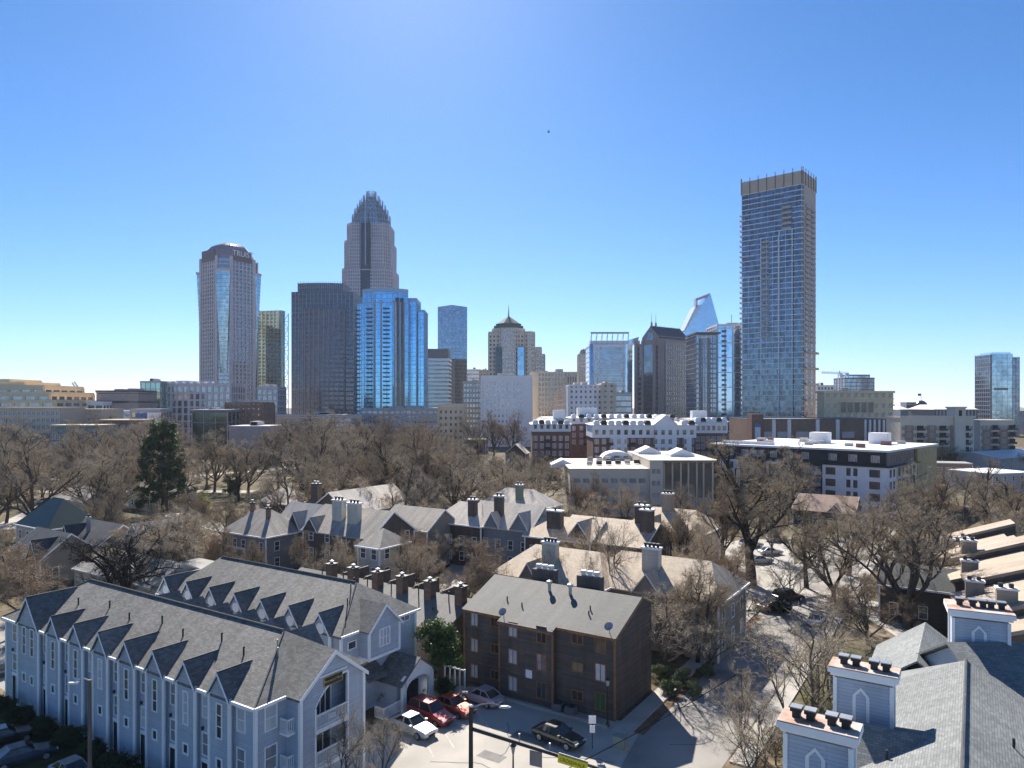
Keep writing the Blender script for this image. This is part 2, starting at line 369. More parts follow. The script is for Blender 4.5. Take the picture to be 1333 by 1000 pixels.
# side street running away beside the brown apartments, and the front street crossing it
SC0 = Vector((17.5, 64.5, 0))
side_pts = [SC0 + N * t for t in (-60, -20, 0, 30, 60, 90, 130, 200, 300)]
strip('side_street', side_pts, 8.0, 0.012, asphalt)
strip('front_street', [Vector((2.5, 42, 0)) + E * t for t in (-120, -60, -20, 0, 20, 60, 120)], 10, 0.008, asphalt)
for s_ in (-1, 1):
    for a, b in ((-7, 300),):
        q = [SC0 + N * t + E * (s_ * 5.1) for t in (a, 40, 120, b)]
        strip('sidewalk', q, 1.7, 0.13, concrete, True)
# parking lot in front of the brown apartments
def patch(name, pts, z, m):
    mb = MB(); mb.quad(*[(p[0], p[1], z) for p in pts]); return structure(name, mb, m)
patch('parking_lot', [onz(440, 1000), onz(800, 1012), onz(838, 945), onz(600, 893), onz(520, 905)], 0.016, lot_paving)
patch('lawn', [loc2((-49.2, 69.1), a, b) for a, b in ((-14, -14), (46, -14), (46, -0.2), (-14, -0.2))], 0.02, lawn_m)
patch('planting_bed', [loc2((9.2, 63.6), a, b) for a, b in ((1, -1), (3.2, -1), (3.2, 40), (1, 40))], 0.02, mulch)
# parking court off the street, with the far lot
patch('parking_court', [onz(955, 800), onz(1040, 790), onz(1030, 700), onz(940, 705)], 0.016, lot_paving)
strip('back_lane', [onz(1250, 860), onz(1120, 785), onz(1035, 770)], 5.5, 0.02, lot_paving)
strip('cross_road', [onz(1120, 640), onz(1333, 606)], 9, 0.016, lot_paving)
for a, b in (((40, 640), (330, 640)), ((250, 620), (620, 590)), ((0, 690), (70, 655)), ((170, 655), (300, 690)), ((560, 790), (640, 700)), ((640, 740), (700, 640))):
    strip('lane', [onz(*a), onz(*b)], 6, 0.014, lot_paving)

# painted bays, patches and stains on the lot
pl = MB()
for k in range(1, 5):
    p = onz(520, 962).lerp(onz(600, 930), k / 3.2); d_ = Vector((.35, -.94, 0)); s_ = Vector((d_.y, -d_.x, 0)) * .06
    pl.quad(*[(v.x, v.y, .02) for v in (p - s_, p + s_, p + s_ + d_ * 5, p - s_ + d_ * 5)])
structure('parking_lines', pl, paint_white)
pt = MB(); rp_ = random.Random(3)
for px, py, w_, h_ in ((690, 962, 3.4, 1.6), (640, 985, 2.2, 1.2), (900, 925, 3.0, 1.4), (930, 880, 1.2, 4)):
    c_ = onz(px, py); q = [c_ + E * (a * w_ / 2) + N * (b_ * h_ / 2) for a, b_ in ((-1, -1), (1, -1), (1, 1), (-1, 1))]; pt.quad(*[(v.x, v.y, .0235) for v in q])
structure('tar_patches', pt, mat('tar_patch', (.2, .19, .175), .9, var=.2, scale=.8))
cr = MB()
for px, py, ang in ((560, 992, .2), (650, 985, 1.1), (700, 985, -.3), (900, 925, .9), (950, 885, .6), (870, 970, .2)):
    p = onz(px, py)
    for k in range(9):
        ang += rp_.uniform(-.5, .5); q = p + Vector((math.cos(ang), math.sin(ang), 0)) * .7; s_ = Vector((-math.sin(ang), math.cos(ang), 0)) * .03; cr.quad(*[(v.x, v.y, .027) for v in (p - s_, q - s_, q + s_, p + s_)]); p = q
structure('sealed_cracks', cr, mat('crack_seal', (.05, .05, .05), .8))
# ================================================================ foreground buildings
def MBxf(mb, M):
    mb.v = [tuple(M @ Vector(p)) for p in mb.v]; return mb
def corner_boards(mb, pts, z0, z1, s=0.11):
    for x, y in pts: mb.box(x - s, x + s, y - s, y + s, z0, z1)
def rake(mb, x, y0, y1, ze, zr, d, wd=0.28, ov=0.3):
    """white rake boards of a gable facing along x (at x, thickness d)"""
    yc = (y0 + y1) / 2; k = (zr - ze) / (yc - y0)
    for ye, sg in ((y0, -1), (y1, 1)):
        yo = ye + sg * ov; zo = ze - k * ov
        mb.ext([(x, yo, zo), (x, yo, zo - wd), (x, yc, zr - wd), (x, yc, zr)], (d, 0, 0))
def rake_f(mb, y, x0, x1, ze, zr, d, wd=0.2, ov=0.2):
    xc = (x0 + x1) / 2; k = (zr - ze) / (xc - x0)
    for xe, sg in ((x0, -1), (x1, 1)):
        xo = xe + sg * ov; zo = ze - k * ov
        mb.ext([(xo, y, zo), (xo, y, zo - wd), (xc, y, zr - wd), (xc, y, zr)], (0, d, 0))

# ---------------------------------------------------------------- front row of blue townhouses
A0 = (-49.2, 69.1)
rowA = thing('townhouse_row', 'long blue townhouse row with gabled bays and a gold lettered sign on its end gable', 'townhouses', (A0[0], A0[1], 0), TH)
LA = 37.8; EZ = 8.0; RZ = 11.1
wl = MB(); wl.box(0, LA, 0, 10, 0, EZ - 0.1)
PJ = -.32
bays = [(5.3, 2.05, 10.55)] + [(10.1 + 4.03 * k, 1.15, 9.55) for k in range(7)]
for bx, hw, za in bays:
    wl.ext([(bx - hw, PJ, 0), (bx + hw, PJ, 0), (bx + hw, PJ, EZ - 0.15), (bx, PJ, za - 0.15), (bx - hw, PJ, EZ - 0.15)], (0, 0.37, 0))
# end block with the arched opening (front plane x = LA+1.5)
BX, b0, b1, bzr = LA + 1.5, 2.6, 8.7, 10.35
o0, o1 = 3.95, 7.1; arch = [(o0 + (o1 - o0) * k / 12, 6.55 + 1.75 * math.sin(math.pi / 2 * min(1, (k / 12) ** 0.75))) for k in range(13)]
wl.box(LA, BX, b0, b0 + 0.12, 0, EZ - .1); wl.box(LA, BX, b1 - 0.12, b1, 0, EZ - .1)
wl.ext([(BX, b0, 2.25), (BX, o0, 2.25), (BX, o0, 6.55)] + [(BX, y, z) for y, z in arch] + [(BX, o1, 2.25), (BX, b1, 2.25), (BX, b1, EZ - .12), (BX, (b0 + b1) / 2, bzr - .12), (BX, b0, EZ - .12)], (-0.14, 0, 0))
wl.box(LA + 0.05, BX - 0.02, b0 + .1, b1 - .1, 0, 2.25)
wl.build('wall', siding_blue, rowA)
ro = MB()
hip(ro, 0, LA, 0, 10, EZ, RZ, 5.8, 34.6, ov=0.35, t=0.18)
for bx, hw, za in bays: gable(ro, bx - hw, bx + hw, PJ, 3.6 if hw < 2 else 4.6, EZ, za, axis='y', ov=0.18, og=0.22, t=0.12)
gable(ro, LA - 3.4, BX, b0, b1, EZ, bzr, axis='x', ov=0.3, og=0.25, t=0.16)
for bx in (11, 15, 19, 23, 27, 31): gable(ro, bx - 1.2, bx + 1.2, 6.6, 10.9, EZ, 9.5, axis='y', ov=0.18, og=0.22, t=0.12)
ro.build('roof', shingle_grey, rowA)
rc_ = MB(); rc_.tube((5.8, 5, RZ + .02), (34.6, 5, RZ + .02), .1, n=6)
for a, b in (((34.6, 5, RZ), (LA + .3, -.3, EZ - .2)), ((5.8, 5, RZ), (-.3, -.3, EZ - .2))): rc_.tube(a, b, .07, n=6)
for bx, hw, za in bays: rc_.tube((bx, PJ - .2, za + .02), (bx, 2.3 if hw < 2 else 3.9, za + .02), .06, n=5)
rc_.build('ridge_cap', shingle_dark, rowA)
tr = MB()
for bx, hw, za in bays:
    corner_boards(tr, ((bx - hw, PJ), (bx + hw, PJ)), 0, EZ - 0.1, 0.1)
    rake_f(tr, PJ - .26, bx - hw, bx + hw, EZ, za, 0.04)
tr.box(-0.1, 0.12, -0.1, 0.12, 0, EZ - .2); tr.box(LA - 0.12, LA + 0.1, -0.1, 0.12, 0, EZ - .2)
edges = [0] + [e for bx, hw, za in bays for e in (bx - hw - .1, bx + hw + .1)] + [LA + .35]
for a, b in zip(edges[0::2], edges[1::2]):
    if b > a: tr.box(a, b, -0.46, -0.34, EZ - 0.38, EZ - 0.16)                    # gutters over the recesses
tr.box(LA + 0.33, LA + 0.45, -0.35, b0 - .35, EZ - .36, EZ - .16)
rake(tr, BX + 0.26, b0, b1, EZ, bzr, 0.05, 0.3)
corner_boards(tr, ((BX, b0), (BX, b1)), 0, EZ - .2, .12)
tr.box(BX - .02, BX + .06, 4.35, 6.95, 8.62, 8.72)                                # gable band under the peak
for y in (o0, o1): tr.box(BX - .16, BX + .05, y - .07, y + .07, 2.3, 6.55 if y == o0 else 8.3)
for (ya, za_), (yb, zb) in zip(arch[:-1], arch[1:]): tr.ext([(BX + .05, ya, za_), (BX + .05, yb, zb), (BX + .05, yb, zb + .13), (BX + .05, ya, za_ + .13)], (-.2, 0, 0))
tr.build('trim', white_trim, rowA)
for i, (bx, hw, za) in enumerate(bays):
    d = MB(); d.tube((bx + hw + .2, PJ - .08, EZ - .3), (bx + hw + .2, PJ - .08, 0), 0.06, n=6); d.build('downspout', white_trim, rowA)
    if hw < 2:
        window(rowA, bx, PJ, 4.9, 0.52, 2.35, 'f', nz=3, gm=pane_blind if i in (3, 6) else None)
        window(rowA, bx, PJ, 2.75, 0.5, 0.62, 'f', nz=1, fw=.12)
    else:
        for dx in (-0.75, 0.8): window(rowA, bx + dx, PJ, 5.2, 0.55, 2.4, 'f', nz=3); window(rowA, bx + dx, PJ, 2.6, 0.5, 0.7, 'f', nz=1, fw=.12)
    rx = bx - (1.98 if hw < 2 else 3.4)
    for z in (5.75, 3.0): window(rowA, rx, 0, z, 0.82, 1.55, 'f', gm=pane_blind if (i + int(z)) % 4 == 0 else pane_grey)
    dr = MB(); dr.box(rx - .62, rx + .62, -0.06, 0, 2.42, 2.7); dr.box(rx - .62, rx - .54, -.05, 0, 0, 2.42); dr.box(rx + .54, rx + .62, -.05, 0, 0, 2.42); dr.box(rx + .16, rx + .22, -.05, 0, 0, 2.42)
    dro = dr.build('entry_door', white_trim, rowA); q = MB(); q.quad((rx - .54, -.03, 0), (rx + .54, -.03, 0), (rx + .54, -.03, 2.42), (rx - .54, -.03, 2.42)); q.build('door_opening_shade', void_dark, dro)  # flat dark sheet stands in for the shade inside the door opening
    l_ = MB(); l_.box(rx - .45, rx - .33, -.16, 0, 4.75, 5.0); l_.build('wall_lamp', dark_metal, rowA)
window(rowA, 36.3, 0, 5.75, 0.8, 1.55, 'f', gm=pane_blind); window(rowA, 36.3, 0, 2.9, 0.8, 1.6, 'f', gm=pane_grey)
window(rowA, LA, 1.25, 5.8, 0.9, 1.6, 'r', gm=pane_blind); window(rowA, LA, 1.25, 3.0, 0.9, 1.6, 'r', gm=pane_grey)
def railing(root, p0, p1, z, h=0.95, m=white_trim, lattice=False):
    mb = MB(); p0 = Vector((*p0, z)); p1 = Vector((*p1, z)); L = (p1 - p0).length; n = max(2, int(L / 0.14)); d = (p1 - p0)
    up = Vector((0, 0, 1)); s = Vector((-d.y, d.x, 0)).normalized() * 0.04
    for zz, t in ((0.06, .07), (h - .06, .1)):
        mb.loft([p0 + s + up * zz, p1 + s + up * zz, p1 - s + up * zz, p0 - s + up * zz][::-1], [p0 + s + up * (zz + t), p1 + s + up * (zz + t), p1 - s + up * (zz + t), p0 - s + up * (zz + t)][::-1])
    for k in range(n + 1):
        q = p0 + d * (k / n); mb.box(q.x - .02, q.x + .02, q.y - .02, q.y + .02, z + .12, z + h - .05)
    if lattice:
        c = p0 + d * .5; mb.box(c.x - .03, c.x + .03, c.y - .35, c.y + .35, z + .4, z + .46); mb.box(c.x - .03, c.x + .03, c.y - .35, c.y + .35, z + .6, z + .66)
    return mb.build('railing', m, root)
for z in (2.3, 5.0):
    k_ = MB(); k_.box(LA + .1, BX + .08, o0 - .05, o1 + .05, z - .32, z); bo = k_.build('balcony_deck', white_trim, rowA)
    railing(bo, (BX - .02, o0 + .07), (BX - .02, o1 - .07), z, 1.0, lattice=True)
bk = MB(); bk.box(LA - .03, LA + .03, o0 - .9, o1 + .9, 2.3, 8.1); bk.build('loggia_wall', siding_blue, rowA)
window(rowA, LA + .04, 5.9, 5.1, 1.5, 2.0, 'r', nx=3, nz=1); window(rowA, LA + .04, 5.9, 2.4, 1.5, 2.0, 'r', nx=2, nz=1)
for z in (2.75, 5.35):
    k_ = MB(); k_.box(LA + .05, LA + .95, 1.95, b0, z - .2, z); bo = k_.build('balcony_deck', white_trim, rowA); railing(bo, (LA + .9, 1.95), (LA + .9, b0 - .1), z, .95); railing(bo, (LA + .1, 2.0), (LA + .85, 2.0), z, .95)
sg = MB(); sg.box(BX, BX + .07, 4.75, 6.45, 8.0 - .1, 8.5); sgo = sg.build('sign_board', mat('sign_black', (0.02, 0.018, 0.015), 0.5), rowA)
sf = MB(); gold = mat('sign_gold', (0.5, 0.36, 0.14), 0.5)
for a in ((4.7, 6.5, 8.5, 8.54), (4.7, 6.5, 7.86, 7.9), (4.7, 4.74, 7.9, 8.5), (6.46, 6.5, 7.9, 8.5)): sf.box(BX, BX + .085, *a)
sf.build('sign_border', gold, sgo)
text_mesh('lettering', 'Renwood Place', 0.27, gold, sgo, (BX + .08, 5.6, 8.2), (R(90), 0, R(90)), 0.01)
for i, x in enumerate((8.4, 13.0, 17.2, 21.4, 25.2, 29.6, 33.0)):
    y = 2.6 + (i % 2) * .5; z = EZ + y * .62
    v = MB(); v.tube((x, y, z - .1), (x, y, z + .55), .07, n=8); v.tube((x, y, z + .55), (x + .12, y - .05, z + .62), .08, n=8); v.build('vent_pipe', dark_metal, rowA)
v = MB(); v.tube((35.6, 3.6, 9.6), (35.6, 3.6, 11.0), .05, n=8); v.tube((35.9, 3.4, 9.5), (35.9, 3.4, 10.5), .06, n=8); v.build('vent_pipe', grey_metal, rowA)
ll = MB()
for a, b in (((0, 0), (LA, 0)),): pass

# ---------------------------------------------------------------- second blue row
rowB = thing('townhouse_row', 'shorter blue townhouse row behind the first, with a white porch on its end wall', 'townhouses', (-15.25, 63.3, 0), TH)
LB = 27.0
wl = MB(); wl.box(-LB, 0, 0, 10, 0, EZ - .1)
bb = [-2.3 - 4.08 * k for k in range(7)]
for bx in bb: wl.ext([(bx - 1.2, PJ, 0), (bx + 1.2, PJ, 0), (bx + 1.2, PJ, EZ - .15), (bx, PJ, 9.4), (bx - 1.2, PJ, EZ - .15)], (0, .37, 0))
wl.ext([(1.3, 2.2, 5.3), (1.3, 6.2, 5.3), (1.3, 6.2, EZ - .1), (1.3, 4.2, 9.75), (1.3, 2.2, EZ - .1)], (-1.4, 0, 0))      # overhanging bay on the end wall
wl.box(0, 2.6, 4.4, 8.8, 0, 2.75)
wl.build('wall', siding_blue, rowB)
ro = MB(); hip(ro, -LB, 0, 0, 10, EZ, RZ, -LB + 2.5, -3.2, ov=.35, t=.18)
for bx in bb: gable(ro, bx - 1.2, bx + 1.2, PJ, 3.7, EZ, 9.6, axis='y', ov=.18, og=.22, t=.12)
gable(ro, -2.6, 1.3, 2.2, 6.2, EZ, 9.9, axis='x', ov=.25, og=.25, t=.14)
gable(ro, 0, 3.4, 4.3, 9.0, 2.9, 4.6, axis='x', ov=.3, og=.2, t=.14)                                                        # porch roof
ro.slab([(0, 1.8, 4.4), (1.6, 1.8, 3.4), (1.6, 4.3, 3.4), (0, 4.3, 4.4)], .14)
ro.build('roof', shingle_grey, rowB)
rc_ = MB(); rc_.tube((-LB + 2.5, 5, RZ + .02), (-3.2, 5, RZ + .02), .1, n=6); rc_.tube((-3.2, 5, RZ), (.3, -.3, EZ - .2), .07, n=6)
for bx in bb: rc_.tube((bx, PJ - .2, 9.62), (bx, 2.5, 9.62), .06, n=5)
rc_.build('ridge_cap', shingle_dark, rowB)
tr = MB()
for bx in bb: corner_boards(tr, ((bx - 1.2, PJ), (bx + 1.2, PJ)), 0, EZ - .1, .1); rake_f(tr, PJ - .26, bx - 1.2, bx + 1.2, EZ, 9.6, .04, .22)
rake(tr, 1.56, 2.2, 6.2, EZ, 9.9, .05, .26); corner_boards(tr, ((1.3, 2.2), (1.3, 6.2)), 5.2, EZ - .2, .1)
tr.box(-.05, 1.36, 2.1, 6.3, 5.05, 5.3)
tr.box(.34, .46, -.35, 1.8, EZ - .36, EZ - .16); tr.box(.34, .46, 6.5, 10.35, EZ - .36, EZ - .16)
corner_boards(tr, ((0, 0), (0, 10)), 0, EZ - .2, .11)
tr.box(-.02, .06, 0, 10, 2.75, 3.0)
tr.build('trim', white_trim, rowB)
for bx in bb:
    lv = MB(); lv.lathe([(.5, 0), (.5, .06)], 16); MBxf(lv, Matrix.Translation((bx, PJ, 8.15)) @ Matrix.Rotation(R(90), 4, 'X')); lv.build('louvre_vent', white_trim, rowB)
    window(rowB, bx - 2.04, 0, 5.75, .8, 1.5, 'f')
window(rowB, 1.3, 4.2, 6.1, 1.25, 1.5, 'r', nx=3, nz=2, gm=pane_blind)
window(rowB, 0, 1.3, 6.3, .9, .6, 'r', nz=1); window(rowB, 0, 8.4, 7.0, 1.3, .55, 'r', nx=2, nz=1, gm=pane_grey)
window(rowB, 0, 3.0, 3.2, .9, 1.6, 'r', nz=2)
po = MB()
po.box(3.1, 3.4, 4.4, 4.9, 0, 3.0); po.box(3.1, 3.4, 8.3, 8.8, 0, 3.0)
n = 10; pa = [(6.6 + 1.7 * math.cos(math.pi * k / n), 1.9 + .95 * math.sin(math.pi * k / n)) for k in range(n + 1)]
po.ext([(3.1, 8.3, 1.9), (3.1, 8.8, 3.0), (3.1, 6.65, 4.5), (3.1, 4.4, 3.0), (3.1, 4.9, 1.9)] + [(3.1, y, z) for y, z in reversed(pa)], (.3, 0, 0))
por = po.build('porch', white_trim, rowB); railing(por, (3.25, 2.0), (3.25, 4.3), 0.3, 1.0); railing(por, (2.2, 2.0), (3.2, 2.0), .3, 1.0)
d_ = MB(); d_.box(2.6, 2.66, 5.6, 7.4, 0, 2.2); d_.build('entry_door', void_dark, por)
for x, y in ((-1.9, 2.6), (-4.5, 6), (-2.9, 4.0)):
    v = MB(); z = EZ + min(y, 10 - y) * .62; v.tube((x, y, z - .1), (x, y, z + .7), .06, n=8); v.build('vent_pipe', dark_metal, rowB)

# ---------------------------------------------------------------- dark brown apartment block
BR0 = (9.2, 63.6); LBr = 16.8
brn = thing('apartment_block', 'dark brown three storey apartment block with orange window trim and a plain grey shingle roof', 'apartments', (BR0[0], BR0[1], 0), TH)
ez, zr = 7.6, 9.85
wl = MB(); wl.ext([(-LBr, 0, 0), (-LBr, 0, ez - .1), (-LBr, 5.8, zr - .1), (-LBr, 8.6, zr - 1.25), (-LBr, 8.6, 0)][::-1], (LBr, 0, 0))
wl.box(-12.0, -6.0, -.7, .05, 0, ez - .3)
wl.build('wall', siding_brown, brn)
k = (zr - ez) / 5.8; ro = MB(); ro.slab([(-LBr - .2, -.2, ez - k * .2), (.2, -.2, ez - k * .2), (.2, 5.8, zr), (-LBr - .2, 5.8, zr)], .14); ro.slab([(.2, 8.9, zr - 1.25), (-LBr - .2, 8.9, zr - 1.25), (-LBr - .2, 5.8, zr), (.2, 5.8, zr)], .14)
ro.slab([(-12.1, -.95, ez - k * .95 + .012), (-5.9, -.95, ez - k * .95 + .012), (-5.9, 0, ez + .012), (-12.1, 0, ez + .012)], .14)
ro.build('roof', mat_rows('shingle_weathered', (0.13, 0.125, 0.113), brick=(.34, .16), var=.1, dirt=.16, bump=.35, mortar_or_lap_shade=(.1, .1, .095)), brn)
tr = MB()
for x, y in ((-LBr, 0), (-12.0, -.7), (-6.0, -.7), (0, 0)): tr.box(x - .09, x + .09, y - .05, y + .1, 0, ez - .25)
tr.box(-LBr, -12.2, -.26, -.2, ez - .32, ez - .08); tr.box(-5.85, .2, -.26, -.2, ez - .32, ez - .08); tr.box(-12.1, -5.9, -1.0, -.95, ez - .66, ez - .44)
tr.ext([(.2, 0, ez - .05), (.2, 5.8, zr - .05), (.2, 5.8, zr - .3), (.2, 0, ez - .3)], (.04, 0, 0))
tr.build('trim', trim_orange, brn)
pane_green = mat('pane_green', (.04, .12, .04), .4); pane_brown = mat_glass('pane_brown', (.09, .065, .05), .1, cell=(.6, .8), tint2=(.03, .025, .02))
pane_pink = mat_glass('pane_pink', (.4, .3, .33), .2, cell=(.4, .6), tint2=(.1, .06, .06))
for fl in range(3):
    z = .75 + 2.62 * fl
    window(brn, -15.5, 0, z, .8, 1.25, 'f', fm=trim_orange, gm=pane_blind, nx=2, nz=1)
    window(brn, -13.0, 0, z + .35, .85, .8, 'f', fm=trim_orange, gm=pane_brown, nx=2, nz=1)
    window(brn, -10.4, -.7, z, .9, 1.3, 'f', fm=trim_orange, gm=pane_blind, nx=2, nz=1)
    window(brn, -7.2, -.7, z, .95, 1.45, 'f', fm=trim_orange, gm=[pane_dark, pane_pink, pane_brown][fl], nx=2, nz=2 if fl == 1 else 1)
    window(brn, -3.75, 0, z + .35, 1.05, .8, 'f', fm=trim_orange, gm=pane_brown, nx=2, nz=1)
    window(brn, -1.4, 0, z, .95, 1.5, 'f', fm=trim_orange, gm=[pane_green, pane_blind, pane_brown][fl], nx=2, nz=1)
nb = MB(); nb.box(-8.95, -8.25, -.74, -.7, 2.35, 3.1); nb.build('notice_board', white_trim, brn)
for x, y in ((-10.9, 1.7), (-13.0, 2.2), (-3.9, 2.9), (-3.7, 2.2)):
    v = MB(); z = ez + y * k; v.tube((x, y, z - .1), (x, y, z + .4), .07, n=8); v.build('vent_pipe', dark_metal, brn)
for x in (-9.4, -7.0):
    v = MB(); y = 4.6; z = ez + y * k; v.lathe([(.16, z - .2), (.16, z + .75), (.3, z + .75), (.3, z + 1.0), (.02, z + 1.12)], 12, (x, y)); v.build('flue', grey_metal, brn)
for x in (-11.6, -6.2, ):
    c = MB(); c.box(x - 1.3, x + 1.3, 6.9, 8.0, 8.0, 10.75); co = c.build('chimney', siding_dark, brn)
    for q in (-.75, 0, .75):
        f_ = MB(); f_.lathe([(.24, 10.75), (.24, 11.0), (.34, 11.0), (.34, 11.2), (.3, 11.25)], 10, (x + q, 7.45)); f_.build('chimney_pot', mat('pot_white', (.62, .61, .6), .5), co)
# satellite dishes
def dish(label, p, rz):
    t = thing('satellite_dish', label, 'satellite dish', p, rz)
    b = MB(); prof = [(.02, .0), (.2, .03), (.34, .1), (.42, .17), (.40, .18), (.33, .12), (.19, .05), (.02, .02)]
    b.lathe(prof, 20); MBxf(b, Matrix.Translation((0, -.12, .75)) @ Matrix.Rotation(R(52), 4, 'X')); b.build('reflector', mat('dish_grey', (.3, .3, .31), .4), t, smooth=True)
    b = MB(); b.tube((0, 0, 0), (0, 0, .75), .03, n=6); b.tube((0, 0, .75), (0, -.12, .78), .03, n=6); b.build('mast', dark_metal, t)
    b = MB(); b.tube((0, -.1, .5), (0, -.62, .72), .015, n=5); b.box(-.04, .04, -.68, -.58, .68, .78); b.build('receiver_arm', dark_metal, t)
dish('grey satellite dish on the brown block roof, near the middle of the eave', tuple(loc2(BR0, -11.6, -.5, ez - .25)), TH)
dish('grey satellite dish at the right corner of the brown block roof', tuple(loc2(BR0, -.6, .25, ez + .02)), TH)
# air conditioners by the brown block
for i, (x, lb) in enumerate(((-5.2, 'left air conditioner against the brown block wall'), (-3.9, 'right air conditioner against the brown block, beside white pipe'))):
    t = thing('air_conditioner', lb, 'air conditioner', tuple(loc2(BR0, x, -1.0)), TH, 'air conditioners at the brown block')
    b = MB(); b.box(-.45, .45, -.45, .45, 0.05, .85); b.build('casing', mat('ac_grey', (.13, .14, .15), .5), t)
    b = MB(); b.lathe([(.4, .85), (.4, .9), (.1, .94)], 16); b.build('fan_grille', dark_metal, t)
    b = MB(); b.box(-.55, .55, -.55, .55, 0, .05); b.build('pad', concrete, t)

# ---------------------------------------------------------------- brown townhouse row behind, with box chimneys
W0 = (-7.05, 74.4)
rw = thing('townhouse_row', 'low brown townhouse row with a line of brown box chimneys, behind the blue rows', 'townhouses', (*W0, 0), TH)
e2, r2 = 4.8, 6.9
wl = MB(); gwall(wl, -28, 0, 0, 10, 0, e2, r2); wl.box(-4.2, -1.2, -.8, 0.05, 0, 3.8)
wl.build('wall', siding_brown, rw)
ro = MB(); gable(ro, -28, 0, 0, 10, e2, r2, ov=.3, og=.15, t=.14); ro.slab([(-4.4, -1.0, 3.6), (-1.0, -1.0, 3.6), (-1.0, 0, 4.05), (-4.4, 0, 4.05)], .12)
ro.build('roof', mat_rows('shingle_mid', (.15, .145, .135), brick=(.34, .16), var=.1, dirt=.16, bump=.4, mortar_or_lap_shade=(.12, .12, .115)), rw)
tr = MB(); tr.box(-28, .1, -.36, -.3, e2 - .3, e2 - .1); tr.box(-.05, .05, -.05, .1, 0, e2 - .2); tr.build('trim', trim_orange, rw)
window(rw, -2.7, -.8, 2.2, 1.3, .9, 'f', fm=trim_orange, nx=2, nz=1)
WX = (-21.4, -17.6, -13.5, -9.6, -5.4, -1.0)
for k_, x in enumerate(WX):
    fw_ = MB(); fw_.ext([(x + .85, 4.8, r2 - .1), (x + .85, 9.6, 4.5), (x + .85, 9.6, 7.2), (x + .85, 5.2, r2 + .25)], (.25, 0, 0)); fw_.build('party_wall', siding_dark, rw)
    c = MB(); c.box(x - .5, x + .5, 3.6, 4.6, 5.8, 8.3); co = c.build('chimney', mat_rows('siding_chimney', (.14, .09, .065), .2, var=.2, dirt=.2), rw)
    c = MB(); c.box(x - .58, x + .58, 3.5, 4.7, 8.3, 8.42); c.build('chimney_cap', dark_metal, co)
    c = MB(); c.lathe([(.2, 8.42), (.2, 8.65), (.3, 8.65), (.3, 8.75), (.05, 8.85)], 10, (x, 4.1)); c.build('chimney_pot', grey_metal, co)
    v = MB(); v.tube((x - 1.6, 4.0, 6.2), (x - 1.6, 4.0, 7.6), .07, n=6); v.build('vent_pipe', dark_metal, rw)
    v = MB(); v.tube((x + 1.9, 2.3, 5.5), (x + 1.9, 2.3, 6.1), .07, n=6); v.build('vent_pipe', dark_metal, rw)

# ---------------------------------------------------------------- slate-blue house in the lower right corner with box chimneys
C0 = (30.0, 46.9)
hc = thing('townhouse_row', 'blue townhouse row in the lower right corner, slate roof with rusty topped box chimneys', 'townhouses', (*C0, 0), TH)
rc = 11.5; pk = 0.52; hwc = 7.0; ec = rc - pk * hwc
wl = MB(); wl.box(-hwc, hwc, -26, 0, 0, ec - .1); wl.box(-6.2, 0, 3.5, 13.5, 0, 7.3)
wl.ext([(-8.0, -14.9, 0), (-8.0, -9.2, 0), (-8.0, -9.2, 8.2), (-8.0, -12.1, 10.6), (-8.0, -14.9, 8.2)][::-1], (3, 0, 0))
wl.ext([(-8.4, -24, 0), (-8.4, -18.6, 0), (-8.4, -18.6, 8.2), (-8.4, -21.4, 10.6), (-8.4, -24, 8.2)][::-1], (3, 0, 0))
wl.build('wall', siding_blue, hc)
ro = MB()
gable(ro, -hwc, hwc, -26, 0, ec, rc, axis='y', ov=.4, og=.05, t=.16)
ro.slab([(-hwc - .4, 0.05, ec - pk * .4), (0, .05, rc), (2.0, 4.2, ec + .5), (-hwc, 4.2, ec - .4)][::-1], .16)
gable(ro, -8.0, -1.2, -14.9, -9.2, 8.2, 10.75, axis='x', ov=.3, og=.3, t=.15)
gable(ro, -8.4, -1.2, -24, -18.6, 8.2, 10.75, axis='x', ov=.3, og=.3, t=.15)
gable(ro, -6.4, .4, 3.2, 13.5, 7.6, 10.0, axis='y', ov=.3, og=.3, t=.15)
wing = MB(); gable(wing, 0, 26, -6, 6, 8.6, 12.0, axis='x', ov=.3, og=.3, t=.16)
MW = Matrix.Translation((-.9, 2.0, 0)) @ Matrix.Rotation(-TH, 4, 'Z'); MBxf(wing, MW)
off = len(ro.v); ro.v += wing.v; ro.f += [tuple(i + off for i in f) for f in wing.f]; ro.m += wing.m
ro.build('roof', shingle_slate, hc)
wg = MB(); gwall(wg, .2, 25, -5.7, 5.7, 0, 8.6, 11.8); MBxf(wg, MW); wg.build('wing_wall', siding_blue, hc)
rd = MB(); rd.tube((0, -26, rc + .03), (0, .1, rc + .03), .1, n=6); rd.build('ridge_cap', shingle_dark, hc)
